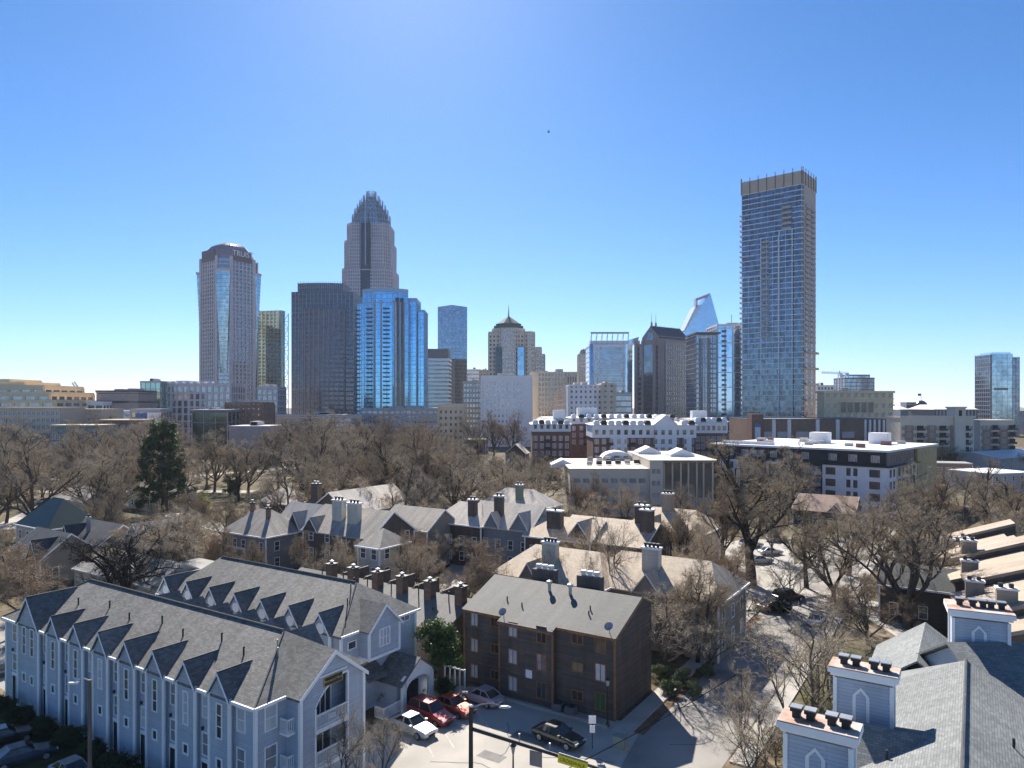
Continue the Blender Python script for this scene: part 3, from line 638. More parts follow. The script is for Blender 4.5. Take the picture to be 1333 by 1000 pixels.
def big_chimney(x, y, zt, L, D, rot=0.0, caps=((.5, 1), (1.25, 1), (2.7, 2))):
    M = Matrix.Translation((x, y, 0)) @ Matrix.Rotation(rot, 4, 'Z')
    b = MB(); b.box(0, L, 0, D, 5.5, zt - .7); MBxf(b, M); co = b.build('chimney', siding_blue, hc)
    b = MB()
    for q in (0, L): 
        for r_ in (0, D): b.box(q - .1, q + .1, r_ - .1, r_ + .1, 6, zt - .7)
    b.box(-.22, L + .22, -.22, D + .22, zt - .55, zt - .36); b.box(-.36, L + .36, -.36, D + .36, zt - .36, zt - .06)
    MBxf(b, M); b.build('trim', white_trim, co)
    b = MB(); b.box(-.34, L + .34, -.34, D + .34, zt - .06, zt); MBxf(b, M); b.build('chimney_cap', rust, co)
    for q, nn in caps:
        for k in range(nn):
            b = MB(); x0 = q + k * .62
            b.box(x0 - .18, x0 + .18, D / 2 - .18, D / 2 + .18, zt, zt + .3); b.box(x0 - .26, x0 + .26, D / 2 - .26, D / 2 + .26, zt + .3, zt + .48); MBxf(b, M); b.build('flue', dark_metal, co)
            b = MB(); b.box(x0 - .27, x0 + .27, D / 2 - .27, D / 2 + .27, zt + .48, zt + .53); MBxf(b, M); b.build('flue_lid', grey_metal, co)
    b = MB(); w2, h0, h1 = .3, zt - 3.0, zt - 1.55
    def gothic(w2, top, o): return [(L / 2 - .1 - w2, -o, h0), (L / 2 - .1 + w2, -o, h0), (L / 2 - .1 + w2, -o, h1), (L / 2 - .1, -o, h1 + top), (L / 2 - .1 - w2, -o, h1)]
    b.ext(gothic(.44, .5, .05), (0, .05, 0)); MBxf(b, M); po_ = b.build('pointed_vent', white_trim, co)
    b = MB(); b.quad(*gothic(.27, .32, .065)); MBxf(b, M); b.build('louvre', siding_blue, po_)
big_chimney(-6.4, -10.3, 13.1, 2.95, 1.1, caps=((.4, 1), (1.05, 1), (2.0, 2)))
big_chimney(-7.25, -19.4, 13.1, 2.9, 1.1, caps=((.4, 1), (1.05, 1), (2.0, 2)))
big_chimney(-.8, 3.6, 14.0, 3.3, 2.2, 0.12, caps=((.5, 1), (1.3, 2), (2.4, 2)))
for x, y in ((-3.4, -13.6), (3.2, -4), (4.6, -8), (2.2, -10)):
    v = MB(); z = rc - pk * abs(x); v.tube((x, y, z - .1), (x, y, z + .5), .07, n=8); v.build('vent_pipe', dark_metal, hc)

# ---------------------------------------------------------------- street furniture at the front
def lamp_post(label, p, h=4.2):
    t = thing('street_lamp', label, 'street lamp', p, 0, 'black lantern lamp posts')
    b = MB(); b.lathe([(.16, 0), (.16, .25), (.1, .35), (.075, .5), (.055, h - .8), (.09, h - .75), (.05, h - .7)], 10); b.build('post', dark_metal, t)
    b = MB(); b.lathe([(.1, h - .7), (.2, h - .2), (.2, h - .18)], 8); b.build('lantern', mat_glass('lamp_glass', (.5, .5, .48), .1), t)
    b = MB(); b.lathe([(.25, h - .18), (.14, h - .02), (.05, h + .06), (.03, h + .16)], 8); b.build('lantern_cap', dark_metal, t)
p = onz(791, 946); lamp_post('black lantern lamp post before the right corner of the brown block', tuple(p), 4.3)
p = at(668, 968, 53.5); lamp_post('black lantern lamp post on the sunlit lot behind the traffic signal arm', (p.x, p.y, 0), p.z)
sgp = thing('traffic_signal', 'black traffic signal mast with street light and long arm carrying a yellow CROSSWALK sign', 'traffic signal', (*at(613, 930, 46.2)[:2], 0))
zt = zat(920, 46.2)
b = MB(); b.lathe([(.26, 0), (.24, .3), (.17, .5), (.13, zt), (.13, zt + .02)], 12); b.build('mast', dark_metal, sgp)
b = MB(); b.lathe([(.16, zt), (.16, zt + .08), (.04, zt + .14)], 12); b.build('mast_cap', grey_metal, sgp)
a0 = at(616, 949, 46.2); a1 = at(800, 1007, 42.0); P0 = Vector(sgp.location)
b = MB(); b.tube(a0 - P0, a1 - P0, .15, .09, 10); arm = b.build('mast_arm', dark_metal, sgp)
def on_arm(px):
    t = (px - 616) / (800 - 616.0); 
    return a0.lerp(a1, t)
l0 = at(616, 921, 46.2); l1 = at(652, 925, 45.6); pts = [l0.lerp(l1, k / 8) + Vector((0, 0, .38 * math.sin(math.pi * k / 8 * .75))) for k in range(9)]
b = MB(); b.path([q - P0 for q in pts], .04, 6); lo = b.build('lamp_arm', grey_metal, sgp)
e_ = pts[-1] - P0; b = MB(); b.lathe([(.02, 0), (.16, .02), (.2, .1), (.12, .2), (.02, .22)], 10); MBxf(b, Matrix.Translation(e_ + Vector((.25, -.02, -.1))) @ Matrix.Diagonal((2.1, .8, .7, 1))); b.build('lamp_head', mat('lamp_white', (.6, .61, .62), .35), lo)
ad = (a1 - a0).normalized(); ang = math.atan2(ad.y, ad.x); tilt = math.asin(ad.z)
sp = at(746, 990.5, 43.0) - P0 + Vector((-.05, -.24, 0))
b = MB(); b.box(-.95, .95, -.03, 0, -.24, .24); so_ = b.build('sign_panel', mat('sign_yellow', (.75, .62, .02), .5, var=.03), sgp)
so_.location = sp; so_.rotation_euler = (0, -tilt * 1.0, ang)
text_mesh('lettering', 'CROSSWALK', .33, mat('ink_black', (.015, .015, .015), .6), so_, (0, -.035, -.01), (R(90), 0, 0), .004, xs=.86)
b = MB(); b.box(-.95, .95, .04, .07, .2, .34); hs = b.build('sign_bracket', grey_metal, so_)
for px_ in (680, 720):
    q = on_arm(px_) - P0; b = MB(); b.tube(q, q + Vector((0, 0, .5)), .02, n=5); b.lathe([(.05, q.z + .5), (.05, q.z + .62)], 8, (q.x, q.y)); b.build('sensor', grey_metal, sgp)
q = on_arm(702) - P0; b = MB(); b.box(-.42, .42, -.03, 0, -1.1, -.15); sb = b.build('sign_back', mat('sign_backing', (.22, .21, .2), .6), sgp); sb.location = q; sb.rotation_euler = (0, 0, ang)
# small sign post and cabinet
t = thing('sign_post', 'post with two small white signs beside the dark lot', 'sign', tuple(onz(771, 975)))
b = MB(); b.tube((0, 0, 0), (0, 0, 2.9), .035, n=6); b.build('post', dark_metal, t)
b = MB(); b.box(-.3, .3, -.06, -.035, 2.1, 2.75); b.build('upper_plate', white_trim, t); b = MB(); b.box(-.22, .22, -.06, -.035, 1.35, 1.95); b.build('lower_plate', white_trim, t)
t = thing('utility_cabinet', 'grey green utility cabinet at the kerb by the lot', 'utility box', tuple(onz(807, 975)), TH)
b = MB(); b.box(-.5, .5, -.4, .4, .12, 1.05); b.build('cabinet', mat('cabinet_green', (.22, .25, .22), .6), t); b = MB(); b.box(-.56, .56, -.46, .46, 0, .12); b.build('plinth', concrete, t); b = MB(); b.box(-.53, .53, -.43, .43, 1.05, 1.1); b.build('lid', mat('cabinet_green', (.22, .25, .22), .6), t)
t = thing('street_lamp', 'wooden utility pole with a curved street light arm in front of the blue row', 'street lamp', (*at(117, 940, 51)[:2], 0))
zt = zat(885, 51); b = MB(); b.tube((0, 0, 0), (0, 0, zt), .16, .12, 10); b.build('pole', mat('pole_wood', (.17, .13, .1), .9, var=.2), t)
pe = at(96, 889, 50.5) - Vector(t.location); pts = [Vector((0, 0, zt - .1)).lerp(pe, k / 6) + Vector((0, 0, .25 * math.sin(math.pi * k / 6))) for k in range(7)]
b = MB(); b.path(pts, .045, 6); ar = b.build('lamp_arm', mat('lamp_white', (.6, .61, .62), .35), t)
b = MB(); b.box(-.35, .35, -.1, .1, -.1, .04); h_ = b.build('lamp_head', mat('lamp_white', (.6, .61, .62), .35), ar); h_.location = pe
t = thing('overhead_cable', 'black cable slung low across the side street', 'cable', (*onz(800, 1000)[:2], 0))
b = MB(); c0 = at(735, 1003, 46) ; c1 = at(965, 874, 62); pts = [c0.lerp(c1, k / 10) - Vector((0, 0, .25 * math.sin(math.pi * k / 10))) - Vector(t.location) for k in range(11)]
b.path(pts, .03, 5); b.build('cable', mat('cable_black', (.008, .008, .008), 1, spec=0), t)
# white fence and kerb walls
t = thing('picket_fence', 'tall white picket fence between the green tree and the brown block', 'fence', (*onz(573, 893)[:2], 0), TH)
for k in range(6):
    b = MB(); b.box(k * .62 - .06, k * .62 + .06, -.06, .06, 0, 2.3); b.build('post', white_trim, t)
b = MB(); b.box(-.1, 3.2, -.03, .03, 2.1, 2.22); b.build('rail', white_trim, t)
t = tag(strip('kerb_wall', [onz(636, 905), onz(790, 948)], .25, .22, concrete, True), 'low concrete kerb along the brown block wall', 'kerb'); del t['kind']
# ================================================================ uptown skyline
def outset(poly, d):
    n = len(poly); out = []
    for i in range(n):
        p0, p, p1 = Vector(poly[i - 1][:2]), Vector(poly[i][:2]), Vector(poly[(i + 1) % n][:2])
        a = (p - p0).normalized(); b = (p1 - p).normalized()
        na, nb = Vector((a.y, -a.x)), Vector((b.y, -b.x)); m = (na + nb); k = 1 + na.dot(nb)
        out.append(tuple(p + m * (d / max(k, .2))))
    return out
def foot(pxC, Yc, pxL, pxR, th):
    """plan of a block whose near vertical edge stands at pxC, depth Yc; faces end at pxL and pxR"""
    t = R(th); C = Vector((xat(pxC, Yc), Yc)); a = Vector((-math.cos(t), math.sin(t))); b = Vector((math.sin(t), math.cos(t)))
    def hit(px, d): k = (px - CX) / F; return (k * C.y - C.x) / (d.x - k * d.y)
    L = C + a * hit(pxL, a); Rr = C + b * hit(pxR, b)
    return [tuple(L), tuple(C), tuple(Rr), tuple(L + Rr - C)]
def front(pxL, pxR, Y, depth): 
    x0, x1 = xat(pxL, Y), xat(pxR, Y); return [(x0, Y), (x1, Y), (x1, Y + depth), (x0, Y + depth)]
EACH = {'tall_window', 'window_column', 'dark_window', 'balcony', 'white_fin', 'skylight', 'stone_fin', 'dark_bay', 'rooftop_plant', 'side_window', 'balcony_slab', 'column', 'corner_glass', 'corner_rim', 'pier_block'}
class Tw:
    def __init__(s, name, label, px, Y, group=None, cat='skyscraper'):
        s.Y = Y; s.r = thing(name, label, cat, (xat(px, Y), Y + 5, 0), 0, group); s.p = {}
    def mb(s, part, m):
        if part in EACH:
            n = sum(1 for k in s.p if k.startswith(part + '#'))
            if n < 100: s.p[f'{part}#{n}'] = (MB(), m); return s.p[f'{part}#{n}'][0]
            part += '#rest'
        if part not in s.p: s.p[part] = (MB(), m)
        return s.p[part][0]
    def z(s, py, Y=None): return zat(py, Y or s.Y)
    def core(s, poly, z0, z1, m, part='glass_wall'): s.mb(part, m).prism(poly, z0, z1)
    def bands(s, poly, z0, z1, fh, bh, m, pb=.15, part='floor_band', top=True):
        o = outset(poly, pb); mb = s.mb(part, m); z = z0
        while z < z1 - .2:
            mb.prism(o, z, min(z + bh, z1 - .01)); z += fh
    def piers(s, poly, z0, z1, bw, w_, m, pp=.3, part='pier', edges=None, skip=None):
        mb = s.mb(part, m); n = len(poly)
        for e in range(n):
            if edges is not None and e not in edges: continue
            p, q = Vector(poly[e]), Vector(poly[(e + 1) % n]); L = (q - p).length; d = (q - p) / L; nn = Vector((d.y, -d.x))
            k = max(1, round(L / bw))
            for i in range(k + 1):
                if skip and skip(e, i, k): continue
                c = p + d * (L * i / k); u0 = c - d * w_ / 2; u1 = c + d * w_ / 2
                mb.loft([(*(u0 + nn * pp), z0), (*(u1 + nn * pp), z0), (*(u1 - nn * .3), z0), (*(u0 - nn * .3), z0)], [(*(u0 + nn * pp), z1), (*(u1 + nn * pp), z1), (*(u1 - nn * .3), z1), (*(u0 - nn * .3), z1)])
    def cap(s, poly, z, h, m, o=.35, part='parapet'): s.mb(part, m).prism(outset(poly, o), z - .02, z + h)
    def curtain(s, poly, z0, z1, glass, band, pier, fh=3.8, bh=.8, bw=3, w_=.3, pb=.15, pp=.3, cap=1.2, capm=None, gp='glass_wall', bp='floor_band', pp_='mullion', edges=None):
        s.core(poly, z0, z1, glass, gp)
        if band: s.bands(poly, z0, z1, fh, bh, band, pb, bp)
        if pier: s.piers(poly, z0, z1 + .01, bw, w_, pier, pp, pp_, edges)
        if cap: s.cap(poly, z1, cap, capm or band or pier, max(pb, pp) + .08)
    def done(s):
        for part, (mb, m) in s.p.items():
            o = mb.build(part.split('#')[0], m, s.r, world=True)
            if part.endswith('#rest'): o['kind'] = 'stuff'
        return s.r

G = lambda n, c, **k: mat_glass(n, c, **{**dict(rough=.1, metal=.75, cell=(1.6, 3.8), var=.35), **k})
g_slate = G('glass_slate', (.27, .32, .38)); g_dark = G('glass_dark', (.06, .065, .075), metal=.4); g_cyan = G('glass_cyan', (.22, .54, .8), var=.25, cell=(2.2, 3.3))
g_blue = G('glass_blue', (.26, .44, .6), cell=(3, 4)); g_green = G('glass_green', (.27, .36, .28), patch=(.02, (.3, .45, .48)), cell=(2, 4)); g_teal = G('glass_teal', (.2, .28, .36), cell=(1.8, 3.4), var=.55)
g_pale = G('glass_pale', (.5, .66, .8), cell=(2, 3.6), var=.2); g_mirror = G('glass_mirror', (.45, .58, .65), patch=(.05, (.2, .3, .36)), cell=(2.4, 3.8))
g_bronze = G('glass_bronze', (.24, .22, .22), metal=.5); g_grey = G('glass_grey', (.25, .29, .32), cell=(2, 3.8)); g_seafoam = G('glass_seafoam', (.3, .45, .43), cell=(3, 4))
stone_pink = mat('granite_pink', (.62, .54, .53), .7, var=.08, scale=.05); stone_mauve = mat('granite_mauve', (.56, .5, .52), .6, var=.08, scale=.05)
stone_brown = mat('granite_brown', (.3, .25, .24), .5, var=.1, scale=.05); stone_beige = mat('limestone_beige', (.62, .53, .43), .8, var=.08, scale=.05); stone_tan = mat('limestone_tan', (.58, .47, .34), .8, var=.08, scale=.05)
conc_white = mat('concrete_white', (.8, .77, .76), .8, var=.06, scale=.05); conc_grey = mat('concrete_grey', (.45, .43, .42), .8, var=.08, scale=.08); conc_dark = mat('concrete_dark', (.1, .1, .11), .6, var=.1, scale=.05)
steel_dark = mat('steel_dark', (.15, .155, .18), .5, metal=.2, var=.1, scale=.05); steel_grey = mat('steel_grey', (.38, .38, .4), .5, var=.08, scale=.05); copper_green = mat('copper_green', (.11, .145, .13), .8, var=.1, scale=.2)
roof_white = mat('roof_membrane', (.74, .73, .72), .7, var=.06, scale=.08); roof_grey = mat('roof_gravel', (.3, .29, .27), .9, var=.12, scale=.2); rust_tan = mat('precast_tan', (.52, .42, .34), .7, var=.08, scale=.1)
red_sign = mat('sign_red', (.5, .05, .05), .5); sign_white = mat('sign_white', (.92, .9, .9), .4, var=.02); gold_stone = mat('sandstone_gold', (.74, .58, .36), .8, var=.08, scale=.05)

# --- tower with faceted vault crown
t = Tw('skyscraper', 'pink granite tower with flaring glass corners and a ribbed vaulted crown', 298, 720); Y = 720
q = foot(289, Y, 255, 341, 37); cen = sum((Vector(p) for p in q), Vector((0, 0))) / 4
def chamf(poly, c):
    out = []
    for i in range(len(poly)):
        p0, p, p1 = Vector(poly[i - 1]), Vector(poly[i]), Vector(poly[(i + 1) % len(poly)])
        out += [tuple(p + (p0 - p).normalized() * c), tuple(p + (p1 - p).normalized() * c)]
    return out
oc = chamf(q, 10); zt = t.z(333); 
t.core(oc, 0, zt, g_slate); t.bands(oc, 0, zt, 4.1, 1.3, stone_pink, .12, 'spandrel')
for e in range(8):
    if e % 2 == 1 or True:
        p, r_ = Vector(oc[e]), Vector(oc[(e + 1) % 8]); L = (r_ - p).length
        if L < 15: continue
        t.piers(oc, 0, zt, 4.2, 1.5, stone_pink, .7, 'pier', edges=[e]); t.piers([oc[e], oc[(e + 1) % 8], tuple(cen)], 0, zt + 1.5, L, 3.6, stone_pink, 1.0, 'corner_pier', edges=[0])
zb, zw = t.z(485), t.z(352)
for i in range(4):
    a, b = Vector(oc[2 * i]), Vector(oc[2 * i + 1]); m = (a + b) / 2; out = (Vector(q[i]) - m).normalized()
    gm_ = t.mb('corner_glass', G('glass_corner', (.33, .45, .55), cell=(2.4, 4.1)))
    lo = [(*(a.lerp(b, .3)), zb), (*(m + out * 1.0), zb), (*(a.lerp(b, .7)), zb)]
    hi = [(*a, zw), (*(a + out * 4.2), zw), (*(m + out * 6.2), zw), (*(b + out * 4.2), zw), (*b, zw)]
    lo = [(*(a.lerp(b, .25)), zb), (*(a.lerp(b, .3) + out * .5), zb), (*(m + out * 1.0), zb), (*(a.lerp(b, .7) + out * .5), zb), (*(a.lerp(b, .75)), zb)]
    gm_.loft(lo, hi)
    rim = t.mb('corner_rim', stone_pink); rim.loft(hi, [(x + (x - cen.x) * .03, y + (y - cen.y) * .03, zw + 2.5) for x, y, z in hi])
    for k in range(2, 26):
        f_ = k / 26.; ring = [tuple(Vector(lo[j]).lerp(Vector(hi[j]), f_)) for j in range(5)]
        c3 = Vector((*m, 0)); g2 = t.mb('corner_mullion', steel_grey)
        for j in (1, 2): g2.tube(Vector(ring[j]) + Vector((*out, 0)) * .1, Vector(ring[j + 1]) + Vector((*out, 0)) * .1, .22, n=4)
cm = mat('crown_metal', (.46, .32, .35), .45, metal=.35, var=.1, scale=.1)
def sc(poly, k, z): return [(cen.x + (p[0] - cen.x) * k, cen.y + (p[1] - cen.y) * k, z) for p in poly]
prof = [(1.0, 340), (.92, 329), (.8, 321), (.62, 314), (.36, 310), (.1, 309)]
vb = t.mb('vaulted_crown', cm)
for (k0, y0), (k1, y1) in zip(prof[:-1], prof[1:]): vb.loft(sc(oc, k0, t.z(y0)), sc(oc, k1, t.z(y1)))
rb = t.mb('crown_rib', mat('crown_rib', (.42, .34, .35), .5, metal=.3))
for e in range(8):
    for k in range(7):
        f_ = k / 6
        pts = []
        for k0, y0 in prof:
            s_ = sc(oc, k0, t.z(y0) + .3); pts.append(Vector(s_[e]).lerp(Vector(s_[(e + 1) % 8]), f_))
        rb.path(pts, .35, 4)
zs = t.z(327)
rt_a, rt_b = Vector(oc[3]), Vector(oc[4]); L_a, L_b = Vector(oc[1]), Vector(oc[2])
for (a, b) in ((rt_a, rt_b), (L_a, L_b)):
    pass
pr = t.mb('sign_parapet', mat('parapet_dark', (.17, .13, .14), .6))
signs = []
for e, txt in ((3, 'TRUIST'), (1, '')):
    a, b = Vector(oc[e]), Vector(oc[e + 1]); d = (b - a).normalized(); nn = Vector((d.y, -d.x))
    pr.ext([(*(a.lerp(b, .1) + nn * .9), zt - 3), (*(a.lerp(b, .9) + nn * .9), zt - 3), (*(a.lerp(b, .9) + nn * .9), zs + 4), (*(a.lerp(b, .1) + nn * .9), zs + 4)], (*(-nn * 1.6), 0))
    if txt: signs.append((txt, a.lerp(b, .5) + nn * 1.1, math.atan2(d.y, d.x)))
root = t.done()
for txt, c_, az in signs: text_mesh('lettering', txt, 8.0, sign_white, root, Vector((*c_, zs + .3)) - Vector(root.location), (R(90), 0, az), .3, xs=.92)

# --- green mirror tower with open lattice edge
t = Tw('skyscraper', 'greenish gold mirror glass tower with an open lattice edge, beside the vaulted pink tower', 355, 780); Y = 780
q = foot(366, Y, 330, 371, 12); zt = t.z(405); t.curtain(q, 0, zt, g_green, None, steel_grey, bw=4, w_=.18, pp=.12, cap=.8, fh=4); t.bands(q, 0, zt, 4, .25, steel_grey, .1)
lt = t.mb('lattice_edge', mat('steel_teal', (.16, .22, .22), .4, metal=.3)); xa, xb = xat(368.5, Y), xat(374.5, Y)
for x in (xa, xb): lt.tube((x, Y + 2, 0), (x, Y + 2, t.z(408)), .5, n=4)
z = 0; k = 0
while z < t.z(412): lt.tube((xa, Y + 2, z), (xb, Y + 2, z), .3, n=4); lt.tube((xa if k % 2 else xb, Y + 2, z), (xb if k % 2 else xa, Y + 2, z + 8), .25, n=4); z += 8; k += 1
t.done()

# --- dark ribbed tower
t = Tw('skyscraper', 'dark ribbed office tower with curved top, left of the bright cyan glass tower', 420, 600); Y = 600
def arcf(pxL, pxR, Y0, bulge, depth, n=8, skew=0):
    x0, x1 = xat(pxL, Y0), xat(pxR, Y0); P = []
    for k in range(n + 1):
        f_ = k / n; P.append((x0 + (x1 - x0) * f_, Y0 + skew * f_ - bulge * 4 * f_ * (1 - f_)))
    return P + [(x1, Y0 + depth), (x0, Y0 + depth)]
q = arcf(380, 460.5, Y, 3, 34); zt = t.z(381); gr = G('glass_rib', (.1, .11, .14), metal=.6)
t.curtain(q, 0, zt, gr, steel_dark, steel_grey, fh=3.9, bh=1.1, bw=2.7, w_=.35, pp=.45, cap=.4, capm=steel_dark)
q2 = arcf(388, 447, Y + 6, 3, 26); t.curtain(q2, zt, t.z(368), gr, steel_dark, steel_grey, fh=3.9, bh=1.4, bw=1.9, w_=.3, pp=.4, cap=.3, capm=steel_dark)
q3 = arcf(397, 448, Y - 4, 2.5, 6); t.curtain(q3, 0, t.z(403), gr, steel_dark, mat('precast_brown', (.32, .25, .24), .7, var=.06), fh=3.9, bh=1.5, bw=4.1, w_=.9, pp=.5, cap=.5, capm=steel_dark, pp_='brown_pier')
pn = t.mb('roof_fin', steel_grey)
for k in range(17):
    f_ = k / 16; x = q2[0][0] + (q2[8][0] - q2[0][0]) * f_; y = Y + 6 - 12 * f_ * (1 - f_); pn.tube((x, y, t.z(370)), (x, y, t.z(365)), .22, n=4)
t.done()

# --- tall crown tower
t = Tw('skyscraper', 'tallest tower, mauve granite stepping up to a spiky silver crown', 477, 800); Y = 800
levels = [(444, 509.5, 351, 0), (446.5, 506.5, 314, 0), (449.5, 504, 291, 0)]
z0 = 0
sp_m = mat('crown_silver', (.36, .37, .41), .4, metal=.4, var=.08)
for pl, pr_, py, _ in levels:
    x0, x1 = xat(pl, Y), xat(pr_, Y); wd = x1 - x0; cx = (x0 + x1) / 2; c = wd * .14; yc = Y + 28
    hw = wd / 2
    P = [(cx - hw + c, yc - hw), (cx + hw - c, yc - hw), (cx + hw, yc - hw + c), (cx + hw, yc + hw - c), (cx + hw - c, yc + hw), (cx - hw + c, yc + hw), (cx - hw, yc + hw - c), (cx - hw, yc - hw + c)]
    zt = t.z(py); t.core(P, z0, zt, g_bronze); t.bands(P, z0, zt, 3.9, 1.5, stone_mauve, .1, 'spandrel')
    t.piers(P, z0, zt + 2.5, 2.5, 1.15, stone_mauve, .7, 'pier', skip=lambda e, i, k: e == 0 and .36 < i / k < .64)
    t.mb('ledge', stone_mauve).prism(outset(P, .3), zt - .5, zt + .4); z0 = zt
q = front(512, 516, Y + 10, 20)
q = front(500, 513, Y + 6, 30); t.curtain(q, 0, t.z(377), g_bronze, stone_mauve, stone_mauve, bw=2.5, w_=1.1, bh=1.5, gp='wing_glass', bp='wing_band', pp_='wing_pier')
nx0, nx1 = xat(469.5, Y), xat(482, Y); yf = Y + 28 - (xat(509.5, Y) - xat(444, Y)) / 2
t.mb('glass_slot', g_dark).box(nx0, nx1, yf - .25, yf + 12, 0, t.z(290))
ms = t.mb('slot_mast', sp_m); ms.box(xat(475.2, Y), xat(476.6, Y), yf - 1.2, yf, t.z(345), t.z(262))
cxm = xat(477, Y); ring = [(452, 502.5, 281), (455, 499.5, 273), (458.5, 496, 266), (462, 492.5, 260), (466.5, 488, 254), (471, 483.5, 248)]
z0 = t.z(291); yc = Y + 28
for pl, pr_, py in ring:
    hw = (xat(pr_, Y) - xat(pl, Y)) / 2; n = 20; z1 = t.z(py)
    P = [(cxm + hw * math.cos(2 * math.pi * k / n - math.pi / 2 - math.pi / n), yc + hw * math.sin(2 * math.pi * k / n - math.pi / 2 - math.pi / n)) for k in range(n)]
    t.core(P, z0 - 2, z1, g_grey if py > 250 else g_pale, 'crown_glass'); t.piers(P, z0 - 2, z1 + 6.5, 3.4, .45, sp_m, .5, 'crown_spike'); t.mb('crown_ledge', sp_m).prism(outset(P, .2), z1 - .6, z1 + .2); z0 = z1
t.done()

# --- cyan condominium tower
t = Tw('skyscraper', 'bright cyan glass tower with curved front and columns of small balconies', 507, 560); Y = 560
mat('frame_bluewhite', (.55, .62, .7), .6, var=.05); wht = mat('frame_blue', (.3, .46, .62), .5, var=.05)
A1 = [(xat(462, Y), Y + 8), (xat(474, Y), Y), (xat(490, Y), Y - 4), (xat(512, Y), Y - 4), (xat(531, Y), Y + 4), (xat(531, Y + 30), Y + 34), (xat(462, Y), Y + 34)]
t.curtain(A1, 0, t.z(395), g_cyan, wht, wht, fh=3.35, bh=.3, bw=4, w_=.3, pb=.12, pp=.15, cap=.6)
A2 = [(xat(472, Y + 4), Y + 4), (xat(490, Y), Y - 3.4), (xat(512, Y), Y - 3.4), (xat(530, Y), Y + 4.6), (xat(530, Y + 26), Y + 30), (xat(472, Y + 26), Y + 30)]
t.curtain(A2, t.z(395), t.z(381), g_cyan, wht, wht, fh=3.35, bh=.35, bw=4, w_=.3, pb=.1, pp=.14, cap=3.2, capm=conc_grey)
q = front(530.5, 542, Y + 9, 26); t.curtain(q, 0, t.z(390), g_cyan, wht, wht, fh=3.35, bh=.3, bw=3.5, w_=.3, cap=2.5, capm=conc_grey, gp='side_glass', bp='side_band', pp_='side_mullion')
q = front(542, 552, Y + 14, 24); t.curtain(q, 0, t.z(402), g_cyan, wht, wht, fh=3.35, bh=.3, bw=3.5, w_=.3, cap=1.0, capm=conc_grey, gp='end_glass', bp='end_band', pp_='end_mullion')
def on_front(px):   # depth of the curved front at this column
    P = A1
    for a, b in zip(P[:4], P[1:5]):
        ka = a[0] / a[1] * F + CX; kb = b[0] / b[1] * F + CX
        if ka <= px <= kb: return a[1] + (b[1] - a[1]) * (px - ka) / (kb - ka)
    return Y + 4
for px_, w2 in ((466, 2.2), (481, 2.4), (503, 2.4)):
    yy = on_front(px_); x = xat(px_, yy); z = 6
    while z < t.z(400): t.mb('balcony_slab', conc_dark).box(x - w2, x + w2, yy - 1.5, yy + .6, z, z + 1.15); z += 3.35
for px_ in (487, 496, 514, 520, 526):
    yy = on_front(px_); x = xat(px_, yy); t.mb('stone_fin', conc_grey).box(x - .55, x + .55, yy - .8, yy + 1, 0, t.z(392))
for px_ in (517, 523):
    yy = on_front(px_); x = xat(px_, yy); t.mb('dark_bay', g_dark).box(x - 1.4, x + 1.4, yy - .45, yy + 1, 0, t.z(388))
t.done()

# --- blue prism tower etc.
t = Tw('skyscraper', 'plain blue glass prism tower, standing alone right of the cyan tower', 590, 900); Y = 900
q = foot(588.5, Y, 570, 608, 42); t.curtain(q, 0, t.z(398), g_blue, steel_grey, steel_grey, fh=4, bh=.5, bw=6, w_=.2, pp=.1, pb=.08, cap=1)
t.done()
t = Tw('office_tower', 'black glass slab in front of the blue prism tower', 598, 760, cat='office tower'); q = foot(592, 760, 588, 607.5, 50); t.curtain(q, 0, t.z(468), g_dark, conc_dark, conc_dark, fh=4, bh=.7, bw=5, w_=.4, cap=.8); t.done()
t = Tw('office_tower', 'white and grey banded office block with a dark penthouse, left of the blue prism', 568, 700, cat='office tower')
q = front(551, 584, 700, 30); t.curtain(q, 0, t.z(467), g_grey, conc_white, None, fh=4, bh=2.1, pb=.3, cap=.3); q = front(551.5, 583.5, 701, 28); t.core(q, t.z(467), t.z(454), mat('penthouse_grey', (.16, .15, .16), .7), 'penthouse'); t.done()

# --- limestone tower with octagonal copper dome
t = Tw('skyscraper', 'limestone tower with a domed octagonal lantern and spire', 664, 640); Y = 640; cxo = xat(662, Y)
q = front(636.5, 682, Y + 4, 34); zt = t.z(433); t.curtain(q, 0, zt, g_dark, stone_beige, stone_beige, fh=3.8, bh=2.0, bw=3.2, w_=1.7, pb=.35, pp=.4, cap=1.2, bp='spandrel', pp_='pier')
n = 8; oct_ = lambda r: [(cxo + r * math.cos(2 * math.pi * k / n + math.pi / 8), Y + 15 + r * math.sin(2 * math.pi * k / n + math.pi / 8)) for k in range(n)]
ro_ = oct_(15.8); t.curtain(ro_, 0, t.z(428), g_slate, stone_beige, stone_beige, fh=3.8, bh=1.8, bw=3.1, w_=1.5, pb=.3, pp=.35, cap=1, gp='turret_glass', bp='turret_spandrel', pp_='turret_pier')
cgl = t.mb('lantern', copper_green); cgl.prism(oct_(14.6), t.z(428), t.z(423)); cgl.prism(oct_(12.6), t.z(423), t.z(420))
dm = t.mb('dome', copper_green); dm.loft([(x, y, t.z(420)) for x, y in oct_(11.6)], [(x, y, t.z(414)) for x, y in oct_(5.5)]); dm.loft([(x, y, t.z(414)) for x, y in oct_(5.5)], [(x, y, t.z(409)) for x, y in oct_(.5)])
t.mb('spire', steel_grey).tube((cxo, Y + 15, t.z(409.5)), (cxo, Y + 15, t.z(394)), .8, .1, 6)
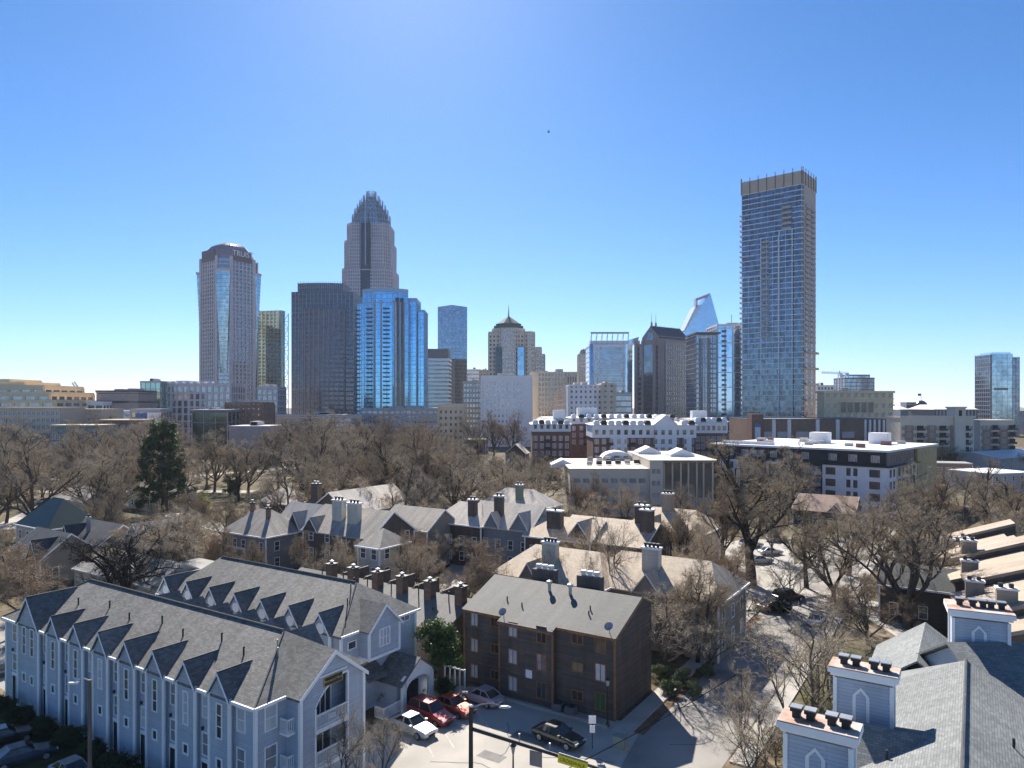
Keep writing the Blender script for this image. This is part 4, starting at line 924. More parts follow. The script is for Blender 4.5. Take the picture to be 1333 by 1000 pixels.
bow = [(xat(681, Y) + 4.8 * math.cos(a_), Y + 8 + 6 * math.sin(a_)) for a_ in [2 * math.pi * k / 12 for k in range(12)]]
bow = [(xat(689, Y) + 5.2 * math.cos(2 * math.pi * k / 14), Y + 9 + 9 * math.sin(2 * math.pi * k / 14)) for k in range(14)]
t.curtain(bow, 0, t.z(433), g_slate, stone_beige, stone_beige, fh=3.8, bh=2.0, bw=2.6, w_=1.2, pb=.3, pp=.35, cap=1.2, gp='bow_glass', bp='bow_spandrel', pp_='bow_pier')
for pl, pr_, py, Y2 in ((693, 704.5, 453, Y + 16), (700, 709, 462, Y + 34)):
    q = front(pl, pr_, Y2, 16); t.curtain(q, 0, zat(py, Y2), g_slate, stone_beige, stone_beige, fh=3.8, bh=2, bw=3, w_=1.5, cap=1, gp='rear_glass', bp='rear_spandrel', pp_='rear_pier')
for px_, m_ in ((649.5, g_dark), (678, g_blue)):
    x = xat(px_, Y); t.mb('glass_bay', m_) if False else t.mb('glass_bay_' + ('dark' if m_ is g_dark else 'blue'), m_).box(x - 3.0, x + 3.0, Y - .6, Y + 8, 0, t.z(452))
t.done()

# --- frontal office blocks: name, label, L, R, top, Y, depth, glass, band, pier, fh, bh, bw, w
blocks = [
 ('courthouse_annex', 'broad white concrete block with strips of small windows, below the domed limestone tower', 627, 692, 491, 480, 26, g_grey, conc_white, conc_white, 3.6, 2.0, 2.6, 1.5),
 ('office_block', 'grey gridded concrete block, left of the broad white block', 603, 627, 498, 500, 24, g_grey, conc_grey, conc_grey, 3.6, 1.6, 2.2, .7),
 ('office_block', 'low white tiered block between the black slab and the dome tower', 608, 625, 482, 720, 22, g_grey, conc_white, None, 4, 2.4, 4, 1),
 ('office_block', 'tan stone block with tiny cornice, left of the domed limestone tower', 625, 637, 483, 660, 24, g_dark, stone_tan, stone_tan, 3.8, 2.4, 3, 2.1),
 ('office_block', 'tan gridded office block with a loggia of dark columns, right of the domed tower', 692, 751, 486, 520, 30, g_bronze, stone_tan, stone_tan, 3.7, 1.4, 2.4, .7),
 ('office_block', 'white block with rows of black punched windows', 741, 784, 503, 450, 24, g_dark, conc_white, conc_white, 3.4, 1.9, 2.9, 1.7),
 ('office_block', 'pale tan end wing of the white punched window block', 784, 800, 501, 446, 30, g_dark, mat('stucco_cream_or_sunlit', (.6, .53, .43), .8, var=.05), mat('stucco_cream_or_sunlit', (.6, .53, .43), .8, var=.05), 3.4, 2.2, 3.2, 2.2),  # right end of the white block, tan sunlight put into the wall colour
 ('office_block', 'low dark banded glass block with a white stair core, right of the punched window block', 801, 822, 513, 470, 22, g_slate, conc_grey, None, 3.8, .9, 3, 1),
 ('office_tower', 'slim stone tower with a little domed top, left of the open framed roof', 753.5, 768, 462, 720, 14, g_slate, stone_beige, stone_beige, 3.6, 1.7, 2.4, 1.3),
 ('apartment_tower', 'white balcony block behind the tall blue tower base', 1064, 1085, 503, 640, 18, g_dark, conc_white, conc_white, 3.4, 1.2, 3.2, 1.2),
 ('office_block', 'dark stepped glass office block beneath the white tower crane', 1100, 1138, 493, 760, 26, g_slate, steel_dark, steel_grey, 4, .8, 6, .3),
 ('office_block', 'long dark stone annexe with glass strips at the foot of the vaulted tower', 207, 300, 501, 520, 28, g_slate, stone_pink, stone_pink, 5.2, 1.2, 4.4, 1.7),
 ('office_block', 'stone annexe with square grid windows under the green mirror tower', 335, 361, 505, 540, 20, g_grey, stone_pink, stone_pink, 4.4, 1.2, 4, 1),
 ('office_block', 'seafoam glass box on a tan base at the left end of the long annexe', 183, 209, 498, 510, 22, g_seafoam, steel_grey, steel_grey, 4, .2, 4, .15),
 ('office_block', 'pinkish tan block with dark window strip, left of the seafoam glass box', 126, 180, 512, 470, 24, g_dark, mat('stucco_rose', (.38, .3, .26), .8), None, 6.2, 4.6, 6, 1),
 ('office_block', 'small brown brick hotel with rows of tiny windows below the vaulted tower', 294, 340, 526, 420, 22, g_grey, brick_brown, brick_brown, 3.3, 2.1, 2.8, 1.9),
 ('pavilion', 'flat roofed glass pavilion left of the brown brick hotel', 250, 296, 537, 400, 24, G('glass_jade', (.06, .1, .1), cell=(4, 8)), steel_dark, steel_grey, 9, .8, 6, .2),
 ('office_block', 'low pale pink block in front of the brown brick hotel', 298, 352, 556, 370, 20, mat('stucco_pink', (.42, .34, .32), .8), None, None, 4, 1, 6, 1),
 ('parking_deck', 'long low grey deck between trees and the dark ribbed tower', 345, 470, 542, 470, 26, g_slate, conc_grey, conc_grey, 3.2, 1.3, 6, .7),
 ('parking_deck', 'low grey ribbed deck at the foot of the cyan tower', 470, 572, 533, 500, 24, g_slate, conc_grey, conc_grey, 3.4, 1.9, 4, .9),
 ('office_block', 'small tan flat roofed block with a cream cornice below the blue prism', 571, 603, 531, 400, 18, g_dark, stone_tan, stone_tan, 3.6, 2, 3, 1.6),
 ('office_block', 'tan stepped block left of the flat pale roofs, far right street', 1078, 1082, 545, 900, 10, g_dark, stone_tan, None, 4, 2, 3, 1),
]
names = {'courthouse_annex': 'office_block'}
for nm, lb, L_, R_, top, Y, dep, gl, bd, pr_, fh, bh, bw, w_ in blocks[:-1]:
    t = Tw(names.get(nm, nm), lb, (L_ + R_) / 2, Y, cat=nm.replace('_', ' ').replace('courthouse annex', 'office block')); q = front(L_, R_, Y, dep); zt = zat(top, Y)
    if bd: t.curtain(q, 0, zt, gl, bd, pr_, fh=fh, bh=bh, bw=bw, w_=w_, pb=.22, pp=.32, cap=1.1)
    else: t.core(q, 0, zt, gl, 'wall'); t.cap(q, zt, .6, conc_grey, .2)
    rr = random.Random(int(L_ * 7)); xs0, xs1 = q[0][0], q[1][0]
    for k in range(2):
        a = xs0 + (xs1 - xs0) * rr.uniform(.12, .6); w2 = (xs1 - xs0) * rr.uniform(.1, .22); t.mb('rooftop_plant', conc_grey).box(a, a + w2, Y + dep * .3, Y + dep * .75, zt + .5, zt + rr.uniform(2, 3.6))
    if lb.startswith('broad white'):
        for a, b in ((629, 634), (640, 642), (662, 667), (679, 692)): t.mb('blank_wall', conc_white).box(xat(a, Y), xat(b, Y), Y - .5, Y + 1, 0, zt + .8)
        t.mb('blank_wall', conc_white).box(xat(627, Y), xat(692, Y), Y - .45, Y + 1, zt - 3, zt + .9)
    if lb.startswith('tan gridded'):
        t.mb('loggia', g_dark).box(xat(738, Y), xat(751, Y), Y - .5, Y + 1, zat(500, Y), zat(491, Y))
        for k in range(5): t.mb('column', stone_tan).box(xat(738 + k * 3.2, Y) - .4, xat(738 + k * 3.2, Y) + .4, Y - 1.1, Y - .5, zat(501, Y), zat(490, Y))
        t.mb('blank_wall', stone_tan).box(xat(692, Y), xat(701, Y), Y - .6, Y + 1, 0, zt + .9)
    if lb.startswith('slim stone'):
        dm = t.mb('dome', roof_grey); cxd = xat(760.5, Y); dm.lathe([(4.2, zt + 1), (4.0, zt + 3.5), (2.8, zt + 5.6), (.2, zt + 7)], 12, (cxd, Y + 7))
    if lb.startswith('dark stepped'):
        q = front(1104, 1132, Y + 3, 18); t.curtain(q, zt, zat(489, Y), g_pale, steel_dark, steel_grey, fh=3, bh=.5, bw=6, w_=.3, gp='upper_glass', bp='upper_band', pp_='upper_mullion')
        q = front(1092, 1104, Y - 2, 18); t.curtain(q, 0, zat(507, Y), g_dark, conc_white, None, fh=3.4, bh=1.3, gp='white_wing_glass', bp='white_wing_band')
    if lb.startswith('flat roofed'):
        t.mb('flat_roof', steel_grey).box(xat(249, Y), xat(297, Y), Y - 3, Y + dep, zt + 1.1, zt + 1.7)
    if lb.startswith('small tan flat'):
        t.mb('cornice', mat('stucco_cream_or_sunlit', (.6, .53, .43), .8)).box(xat(570.5, Y), xat(603.5, Y), Y - .8, Y + dep, zt + .3, zt + 2.3)
    if lb.startswith('long dark stone'):
        vm = mat('skylight_white', (.6, .62, .66), .4)
        for k in range(7): x = xat(212 + k * 9.5, Y); t.mb('skylight', vm).box(x, x + 3.2, Y + 1, Y + 6, zt + 1.1, zt + 2.6)
    if lb.startswith('pinkish'):
        t.mb('roof_edge', mat('roof_maroon', (.14, .06, .07), .6)).box(xat(125, Y), xat(181, Y), Y - 1, Y + dep, zt + 1, zt + 1.9)
    t.done()

# --- glass block with open framed roof
t = Tw('skyscraper', 'white framed glass office block with an open screen frame on its roof', 795, 560, cat='office tower'); Y = 560
q = front(768, 823, Y, 32); zt = t.z(451); t.curtain(q, 0, zt, g_slate, conc_white, None, fh=3.9, bh=.9, pb=.2, cap=1.4, capm=conc_white)
for pl, pr_, m_, nm in ((768, 771.5, G('glass_royal', (.08, .2, .42)), 'blue_glass_edge'), (814, 823, g_pale, 'pale_glass_edge')): t.mb(nm, m_).box(xat(pl, Y), xat(pr_, Y), Y - 1, Y + 4, 0, t.z(448))
for px_ in (773, 779, 812): t.mb('white_fin', conc_white).box(xat(px_, Y) - .5, xat(px_, Y) + .5, Y - .8, Y + 1, 0, zt)
fr = t.mb('roof_frame', steel_grey); z0, z1 = zt, t.z(434)
for k in range(8):
    x = xat(769.5 + k * 6.9, Y); fr.tube((x, Y + 1, z0), (x + .6, Y + 1, z1), .3, n=4); fr.tube((x, Y + 18, z0), (x + .6, Y + 1, z1), .2, n=4)
fr.box(xat(769, Y), xat(819, Y), Y + .5, Y + 1.6, z1 - .3, z1 + 1.1)
t.mb('screen_glass', mat('screen_glass', (.62, .64, .66), .3)).box(xat(769, Y), xat(818, Y), Y + 3, Y + 14, z0, t.z(443))
t.mb('roof_wing', g_pale).ext([(xat(819, Y), Y + 4, t.z(450)), (xat(831, Y), Y + 4, t.z(447)), (xat(833, Y), Y + 4, t.z(438)), (xat(819, Y), Y + 4, t.z(442))], (0, 8, 0))
t.done()

# --- brown granite tower with steep gable and twin pinnacles
t = Tw('skyscraper', 'brown granite tower with a steep dark gabled roof and twin pinnacles', 862, 520); Y = 520
q = foot(867, Y, 827, 903, 52); 
oL, oC, oR, oB = [Vector(p) for p in q]
zt = t.z(447); t.core(q, 0, zt, g_grey)
t.bands(q, 0, zt, 3.8, 1.3, stone_brown, .12, 'spandrel'); t.piers(q, 0, zt + 1, 2.6, .7, mat('granite_rose', (.42, .35, .32), .6), .35, 'pier', edges=[1, 2]); t.cap(q, zt, 1.2, stone_brown, .4)
dl = (oC - oL).normalized(); nl = Vector((dl.y, -dl.x)); 
def lf(px_):   # point on the left face at column px
    k = (px_ - CX) / F; s_ = (k * oL.y - oL.x) / (dl.x - k * dl.y); return oL + dl * s_
pb_ = t.mb('brown_pier', stone_brown)
for a, b, top in ((827, 831, 440), (836, 839, 441), (851, 855, 441), (858, 866, 443)):
    p0, p1 = lf(a), lf(b); pb_.ext([(*(p0 + nl * 1.3), 0), (*(p1 + nl * 1.3), 0), (*(p1 + nl * 1.3), t.z(top)), (*(p0 + nl * 1.3), t.z(top))], (*(-nl * 3), 0))
p0, p1 = lf(839), lf(851); t.mb('glass_shaft', g_slate).ext([(*(p0 + nl * .9), 0), (*(p1 + nl * .9), 0), (*(p1 + nl * .9), t.z(447)), (*(p0 + nl * .9), t.z(447))], (*(-nl * 2), 0))
# gabled top
g0, g1 = lf(836.5), lf(858); gm = (g0 + g1) / 2; bk = -nl * 34
ga = t.mb('gable_block', stone_brown); ga.ext([(*(g0 + nl * .6), t.z(449)), (*(g1 + nl * .6), t.z(449)), (*(g1 + nl * .6), t.z(437)), (*(gm + nl * .6), t.z(423)), (*(g0 + nl * .6), t.z(437))], (*bk, 0))
rf = t.mb('steep_roof', mat('roof_slate', (.06, .065, .07), .5, var=.15))
for e_, sg in ((g0, -1), (g1, 1)):
    o_ = (e_ - gm) * 1.06 + gm
    p = [(*(o_ + nl * .2), t.z(438)), (*(gm + nl * .2), t.z(422)), (*(gm + bk), t.z(422)), (*(o_ + bk), t.z(438))]
    rf.slab(p if sg > 0 else p[::-1], .8)
t.mb('gable_glass', g_slate).ext([(*(g0.lerp(g1, .3) + nl * .8), t.z(441)), (*(g0.lerp(g1, .7) + nl * .8), t.z(441)), (*(g0.lerp(g1, .7) + nl * .8), t.z(434)), (*(gm + nl * .8), t.z(429)), (*(g0.lerp(g1, .3) + nl * .8), t.z(434))], (*(-nl * .4), 0))
for f_ in (.0, .28):
    c = gm - nl * (1 + 34 * f_ * .5); sp = t.mb('pinnacle', stone_brown); sp.tube((*c, t.z(424)), (*c, t.z(417)), .9, .6, 6); sp.tube((*c, t.z(417)), (*c, t.z(405)), .22, .08, 5)
for k in range(18):
    c = gm + bk * (k / 17.); t.mb('ridge_cresting', stone_brown).box(c.x - .15, c.x + .15, c.y - .15, c.y + .15, t.z(422), t.z(421))
t.done()

# --- wedge topped glass tower
t = Tw('skyscraper', 'pale blue tower with a slanted pointed top holding an open window, far behind', 914, 1250); Y = 1250
X = lambda p: xat(p, Y)
def pl(pts): return [(X(a), Y, t.z(b)) for a, b in pts]
t.mb('glass_wall', G('glass_sky', (.38, .54, .66), cell=(4, 4.2), var=.15)).ext([(X(890), Y, 0), (X(940), Y, 0)] + pl([(938.5, 432), (924.6, 381.5), (922, 384), (892, 431), (890, 440)]), (0, 42, 0))
t.mb('white_slope', mat('glass_white', (.6, .66, .72), .3)).ext(pl([(890.5, 430), (892, 431), (914, 396.5), (906, 398)]), (0, 40, 0))
fr = t.mb('crown_frame', mat('frame_bluewhite', (.55, .62, .7), .6))
fr.ext(pl([(905.5, 400), (908.2, 399), (908.2, 391.2), (905.5, 392.4)]), (0, 14, 0)); fr.ext(pl([(905.5, 392.4), (905.5, 388.8), (924.5, 381.3), (921.5, 386)]), (0, 14, 0))
for k in range(30): 
    z = t.z(434) * (k + 1) / 31; t.mb('floor_line', steel_grey).box(X(890), X(940), Y - .3, Y, z, z + .6)
root = t.done()
text_mesh('lettering', 'WELLS FARGO', 3.6, red_sign, root, Vector((X(914), Y - .5, t.z(387.6))) - Vector(root.location), (R(90), R(-18), 0), .2)

# --- blue balcony condominium pair
t = Tw('skyscraper', 'pale blue condominium with dark balcony columns and a flat canopy roof', 920, 470, cat='apartment tower'); Y = 470
q = front(906, 933, Y + 4, 26); zt = t.z(436); t.curtain(q, 0, zt, g_slate, conc_white, steel_grey, fh=3.3, bh=.35, bw=3, w_=.25, cap=.5)
for px_, r_ in ((910, 2.4), (931, 2.4)):
    z = 6; x = xat(px_, Y)
    while z < t.z(446): t.mb('balcony', conc_grey).lathe([(r_, z), (r_, z + .9)], 10, (x, Y + 4)); z += 3.3
cyl = [(xat(919.5, Y) + 3.4 * math.cos(2 * math.pi * k / 14), Y + 4 + 3.4 * math.sin(2 * math.pi * k / 14)) for k in range(14)]
t.curtain(cyl, 0, t.z(440), g_slate, steel_grey, conc_grey, fh=3.3, bh=.3, bw=3.2, w_=.5, pp=.4, cap=1.0, gp='round_bay', bp='round_band', pp_='round_fin')
t.mb('canopy_roof', steel_dark).box(xat(905, Y), xat(938, Y), Y - 1, Y + 28, t.z(434.5), t.z(432.5))
t.done()
t = Tw('skyscraper', 'white and sky blue apartment tower with a dark window column, beside the blue giant', 949, 480, cat='apartment tower'); Y = 480
q = front(934, 964, Y, 26); t.curtain(q, 0, t.z(424), g_pale, None, conc_white, bw=5, w_=1.0, pp=.3, cap=1, capm=conc_white); t.bands(q, 0, t.z(424), 10, .5, conc_white)
q = front(946, 962, Y + 3, 20); t.core(q, t.z(424), t.z(419.5), rust_tan, 'penthouse'); t.mb('antenna', steel_dark).tube((xat(957, Y), Y + 8, t.z(420)), (xat(957, Y), Y + 8, t.z(408)), .2, n=5)
z = 8
while z < t.z(430): t.mb('dark_window', g_dark).box(xat(939.5, Y), xat(945.5, Y), Y - .5, Y + .4, z, z + 1.5); z += 3.3
t.done()

# --- the blue giant at the right
t = Tw('skyscraper', 'very tall blue glass apartment tower with tan crown and white floor lines, right of centre', 1012, 448, cat='apartment tower'); Y = 448
q = foot(1044, Y, 966, 1061, 40); L_, C_, R_, B_ = [Vector(p) for p in q]; fh = 3.42
zt = t.z(238.5); slabm = mat('slab_edge', (.82, .82, .8), .7, var=.03)
t.curtain(q, 0, zt, g_teal, slabm, steel_grey, fh=fh, bh=.5, bw=4.2, w_=.22, pb=.3, pp=.2, cap=0)
t.mb('crown', rust_tan).prism(outset(q, .5), zt - .3, t.z(222)); pn = t.mb('crown_fin', mat('fin_brown', (.15, .12, .11), .6))
for e in range(4):
    p, r_ = Vector(q[e]), Vector(q[(e + 1) % 4]); k = max(2, round((r_ - p).length / 5.5)); d = (r_ - p).normalized(); nn = Vector((d.y, -d.x))
    for i in range(k + 1): c = p.lerp(r_, i / k) + nn * .7; pn.tube((*c, zt - .5), (*c, t.z(217)), .28, n=4)
dl = (C_ - L_).normalized(); nl = Vector((dl.y, -dl.x)); dr = (R_ - C_).normalized(); nr = Vector((dr.y, -dr.x))
def lfp(px_): 
    k = (px_ - CX) / F; s_ = (k * L_.y - L_.x) / (dl.x - k * dl.y); return L_ + dl * s_
def bayp(a, b, out): 
    p0, p1 = lfp(a), lfp(b); return [tuple(p0 + nl * out), tuple(p1 + nl * out), tuple(p1 - nl * .5), tuple(p0 - nl * .5)]
for i, (a, b, top, out, nm) in enumerate(((992, 1015, 304, 2.2, 'centre_bay'), (1015, 1032, 297, 1.1, 'right_bay'), (967, 992, 354, 1.0, 'left_bay'))):
    qb = bayp(a, b, out); t.core(qb, 0, t.z(top), g_teal, nm); t.bands(qb, 0, t.z(top), fh, .5, slabm, .3, nm + '_slab'); t.piers(qb, 0, t.z(top), 4, .2, slabm, .25, nm + '_mullion'); t.cap(qb, t.z(top), .4, slabm, .3, nm + '_cap')
def balc(p0, p1, nn, z, out):
    bal = rl = t.mb('balcony', rust_tan)
    bal.loft([(*(p0 + nn * out), z), (*(p1 + nn * out), z), (*p1, z), (*p0, z)], [(*(p0 + nn * out), z + .3), (*(p1 + nn * out), z + .3), (*p1, z + .3), (*p0, z + .3)])
    rl.loft([(*(p0 + nn * out), z + .3), (*(p1 + nn * out), z + .3), (*(p1 + nn * (out - .06)), z + .3), (*(p0 + nn * (out - .06)), z + .3)], [(*(p0 + nn * out), z + 1.3), (*(p1 + nn * out), z + 1.3), (*(p1 + nn * (out - .06)), z + 1.3), (*(p0 + nn * (out - .06)), z + 1.3)])
nfl = int((zt - 8) / fh)
for k in range(2, nfl):
    z = k * fh - .02; Lr = (R_ - C_).length
    if z > t.z(450):
        for a, b in ((.18, .48), (.58, .88)): balc(C_ + dr * Lr * a, C_ + dr * Lr * b, nr, z, 1.5)
    elif k % 3 == 0: balc(C_ + dr * Lr * .1, R_ + dr * 2.5, nr, z, 1.8)
    ll = (B_ - L_).normalized(); n4 = Vector((-ll.y, ll.x)); balc(L_, L_ + ll * 4, n4 if n4.x < 0 else -n4, z, 1.7)
    if z < t.z(304) and z > t.z(440): balc(lfp(993), lfp(1003), nl, z, 3.2)
    if z > t.z(297): balc(lfp(1019), lfp(1031), nl, z, 1.6)
t.mb('tan_wall', rust_tan).ext([(*(C_ + dr * 2.5 + nr * .4), 0), (*(R_ + nr * .4), 0), (*(R_ + nr * .4), zt - 1), (*(C_ + dr * 2.5 + nr * .4), zt - 1)], (*(-nr * 1.2), 0))
for k in range(1, nfl):
    for a in (.3, .7): 
        c = C_ + dr * (R_ - C_).length * a + nr * .45; t.mb('side_window', g_teal).ext([(*(c - dr * 1.9), k * fh + .6), (*(c + dr * 1.9), k * fh + .6), (*(c + dr * 1.9), k * fh + 3), (*(c - dr * 1.9), k * fh + 3)], (*(-nr * .3), 0))
t.done()

# --- far right glass tower
t = Tw('skyscraper', 'mirror glass office tower at the far right edge, dark left half', 1298, 640, cat='office tower'); Y = 640
q = front(1291, 1318, Y, 22); t.curtain(q, 0, t.z(461), g_mirror, None, steel_grey, bw=5, w_=.15, pp=.1, cap=.4, capm=g_pale); t.bands(q, 0, t.z(461), 3.9, .22, steel_grey, .1)
x0 = q[0][0]; qd = [(x0 - .9, Y + .8), (x0 + .3, Y + .8), (x0 + .3, Y + 21.5), (x0 - .9, Y + 21.5)]; t.curtain(qd, 0, t.z(462), g_teal, steel_grey, steel_grey, fh=3.9, bh=.8, bw=3, w_=.3, cap=1, gp='dark_glass', bp='dark_band', pp_='dark_mullion')
t.mb('roof_screen', g_pale).box(xat(1293, Y), xat(1317.5, Y), Y + 2, Y + 18, t.z(461), t.z(458.5))
q = front(1318, 1327, Y + 5, 16); t.curtain(q, 0, t.z(465), g_teal, steel_grey, steel_grey, fh=3.9, bh=.5, bw=3, w_=.2, cap=.6, gp='side_glass', bp='side_band', pp_='side_mullion')
t.mb('dark_recess', g_dark).box(xat(1294, Y), xat(1312, Y), Y - .4, Y + 2, t.z(508), t.z(505))
t.done()

# --- sandstone courthouse
t = Tw('office_block', 'golden sandstone block with tall arched dark windows, right of the blue giant', 1122, 420, cat='office block'); Y = 420
q = front(1073, 1163, Y, 10); zt = t.z(511); t.core(q, 0, zt, gold_stone, 'wall'); cn = t.mb('cornice', gold_stone); cn.prism(outset(q, .7), zt - .3, zt + .9); cn.prism(outset(q, .35), t.z(520), t.z(519))
q2 = [(xat(1163, Y), Y + .5), (xat(1171, Y), Y + 8), (xat(1171, Y), Y + 10), (xat(1163, Y), Y + 10)]; t.mb('wing', gold_stone).prism(q2, 0, zt)
for k in range(5): x = xat(1097 + k * 9, Y); t.mb('tall_window', g_dark).box(x - 1.5, x + 1.5, Y - .3, Y + .5, t.z(537), t.z(524)); t.mb('window_column', gold_stone).box(x - 2.15, x - 1.6, Y - .6, Y + .4, t.z(538), t.z(523)); t.mb('window_column', gold_stone).box(x + 1.6, x + 2.15, Y - .6, Y + .4, t.z(538), t.z(523))
root = t.done()
for row in (514.5, 528, 540):
    for k in range(10):
        px_ = 1078 + k * 9
        if row == 528 and 1092 < px_ < 1140: continue
        window(root, xat(px_, Y) - root.location.x, Y - root.location.y - .02, t.z(row + 3), 1.9, 2.6, 'f', fm=gold_stone, gm=pane_grey, nx=1, nz=2, pane=False)

# --- cranes
t = thing('tower_crane', 'white tower crane beside the blue giant', 'crane', (xat(1093, 700), 700, 0)); zt = zat(487, 700)
def lattice(mb, p, q, w_, n):
    p = Vector(p); q = Vector(q); d = (q - p).normalized(); u = d.orthogonal().normalized(); v = d.cross(u)
    cs = [(u + v) * w_ / 2, (u - v) * w_ / 2, (-u - v) * w_ / 2, (v - u) * w_ / 2]
    for c in cs: mb.tube(p + c, q + c, w_ * .09, n=4)
    for k in range(n):
        a, b = p.lerp(q, k / n), p.lerp(q, (k + 1) / n)
        for i in range(4): mb.tube(a + cs[i], b + cs[(i + 1) % 4], w_ * .06, n=3)
cw = mat('crane_white', (.62, .63, .64), .5); b = MB(); lattice(b, (0, 0, 0), (0, 0, zt), 2.6, 26); b.build('mast', cw, t)
b = MB(); lattice(b, (0, 0, zt + 1), (xat(1066, 700) - xat(1093, 700), -6, zt + 1.2), 1.5, 16); b.build('jib', cw, t); b = MB(); lattice(b, (0, 0, zt + 1), (10, 3, zt + 1), 1.5, 6); b.box(7, 10, 1.5, 4, zt - 2, zt + 1); b.build('counter_jib', cw, t)
b = MB(); b.tube((0, 0, zt), (0, 0, zt + 3.5), .8, .3, 6); b.box(.8, 2.4, -1.2, .6, zt - 1.6, zt + .8); b.build('cab', cw, t)
t = thing('mobile_crane', 'grey lattice crane boom slanting up at the far left', 'crane', (xat(124, 480), 480, 0))
b = MB(); e_ = at(95, 497.5, 480) - Vector(t.location); lattice(b, (0, 0, zat(534, 480) - 2), e_, 1.7, 20); b.build('boom', steel_dark, t); b = MB(); b.box(-3, 3, -1.5, 1.5, 3, zat(533, 480)); b.box(-4, 4, -1.4, 1.4, 0, 3); b.build('carriage', steel_grey, t)
# --- domed building with flag far right
t = Tw('domed_hall', 'dark glass dome with a flag on top, far away right of the sandstone block', 1198, 780, cat='hall'); Y = 780; cxd = xat(1199, Y)
t.mb('drum', g_dark).lathe([(7.2, 0), (7.2, t.z(532))], 20, (cxd, Y)); t.mb('dome', g_dark).lathe([(7.2 * math.cos(a_), t.z(532) + 9 * math.sin(a_)) for a_ in [k * math.pi / 2 / 8 for k in range(8)]] + [(.1, t.z(532) + 9)], 20, (cxd, Y))
t.mb('flagpole', steel_grey).tube((cxd, Y, t.z(524)), (cxd, Y, t.z(512)), .2, n=5); t.mb('flag', mat('flag_dark', (.1, .05, .08), .8)).box(cxd - 3.4, cxd - .2, Y - .06, Y + .06, t.z(515.5), t.z(512.5))
q = front(1180, 1192, Y + 10, 12); t.curtain(q, 0, t.z(525), g_slate, conc_grey, None, fh=4, bh=1, gp='annexe_glass', bp='annexe_band'); q = front(1207, 1217, Y + 6, 12); t.core(q, 0, t.z(527), conc_grey, 'side_wall')
t.done()
for L_, R_, top, Y, m_, rm, lb in ((1217, 1272, 533, 620, conc_dark, roof_white, 'long low hall with a bright white roof, left of the mirror tower'), (1172, 1182, 533, 560, conc_white, roof_white, 'small white box building right of the sandstone block'), (1325, 1345, 535, 680, steel_dark, roof_grey, 'dark low block at the right edge, beyond the mirror tower')):
    t = Tw('hall', lb, (L_ + R_) / 2, Y, cat='hall'); q = front(L_, R_, Y, 40); zt = zat(top, Y); t.core(q, 0, zt, m_, 'wall'); t.mb('roof', rm).loft([(x, y, zt - .01) for x, y in outset(q, 1)], [(q[0][0] + 4, q[0][1] + 14, zt + 4), (q[1][0] - 4, q[1][1] + 14, zt + 4), (q[2][0] - 4, q[2][1] - 10, zt + 4), (q[3][0] + 4, q[3][1] - 10, zt + 4)])
    for k in range(12): t.mb('pier', steel_grey).box(q[0][0] + (q[1][0] - q[0][0]) * (k + .5) / 12 - .4, q[0][0] + (q[1][0] - q[0][0]) * (k + .5) / 12 + .4, Y - .5, Y + .2, 0, zt - .5)
    t.done()
# a bird
t = thing('bird', 'small dark bird gliding high over the skyline', 'bird', at(714, 172, 120)); b = MB(); b.lathe([(.01, -.28), (.07, -.1), (.08, .08), (.03, .3)], 8); MBxf(b, Matrix.Rotation(R(90), 4, 'Y')); b.build('body', void_dark, t)
for s_ in (-1, 1): b = MB(); b.slab([(-.1, 0, .03), (.12, 0, .03), (.1, s_ * .35, .12), (-.06, s_ * .7, .05)][::s_], .02); b.build('wing', void_dark, t)
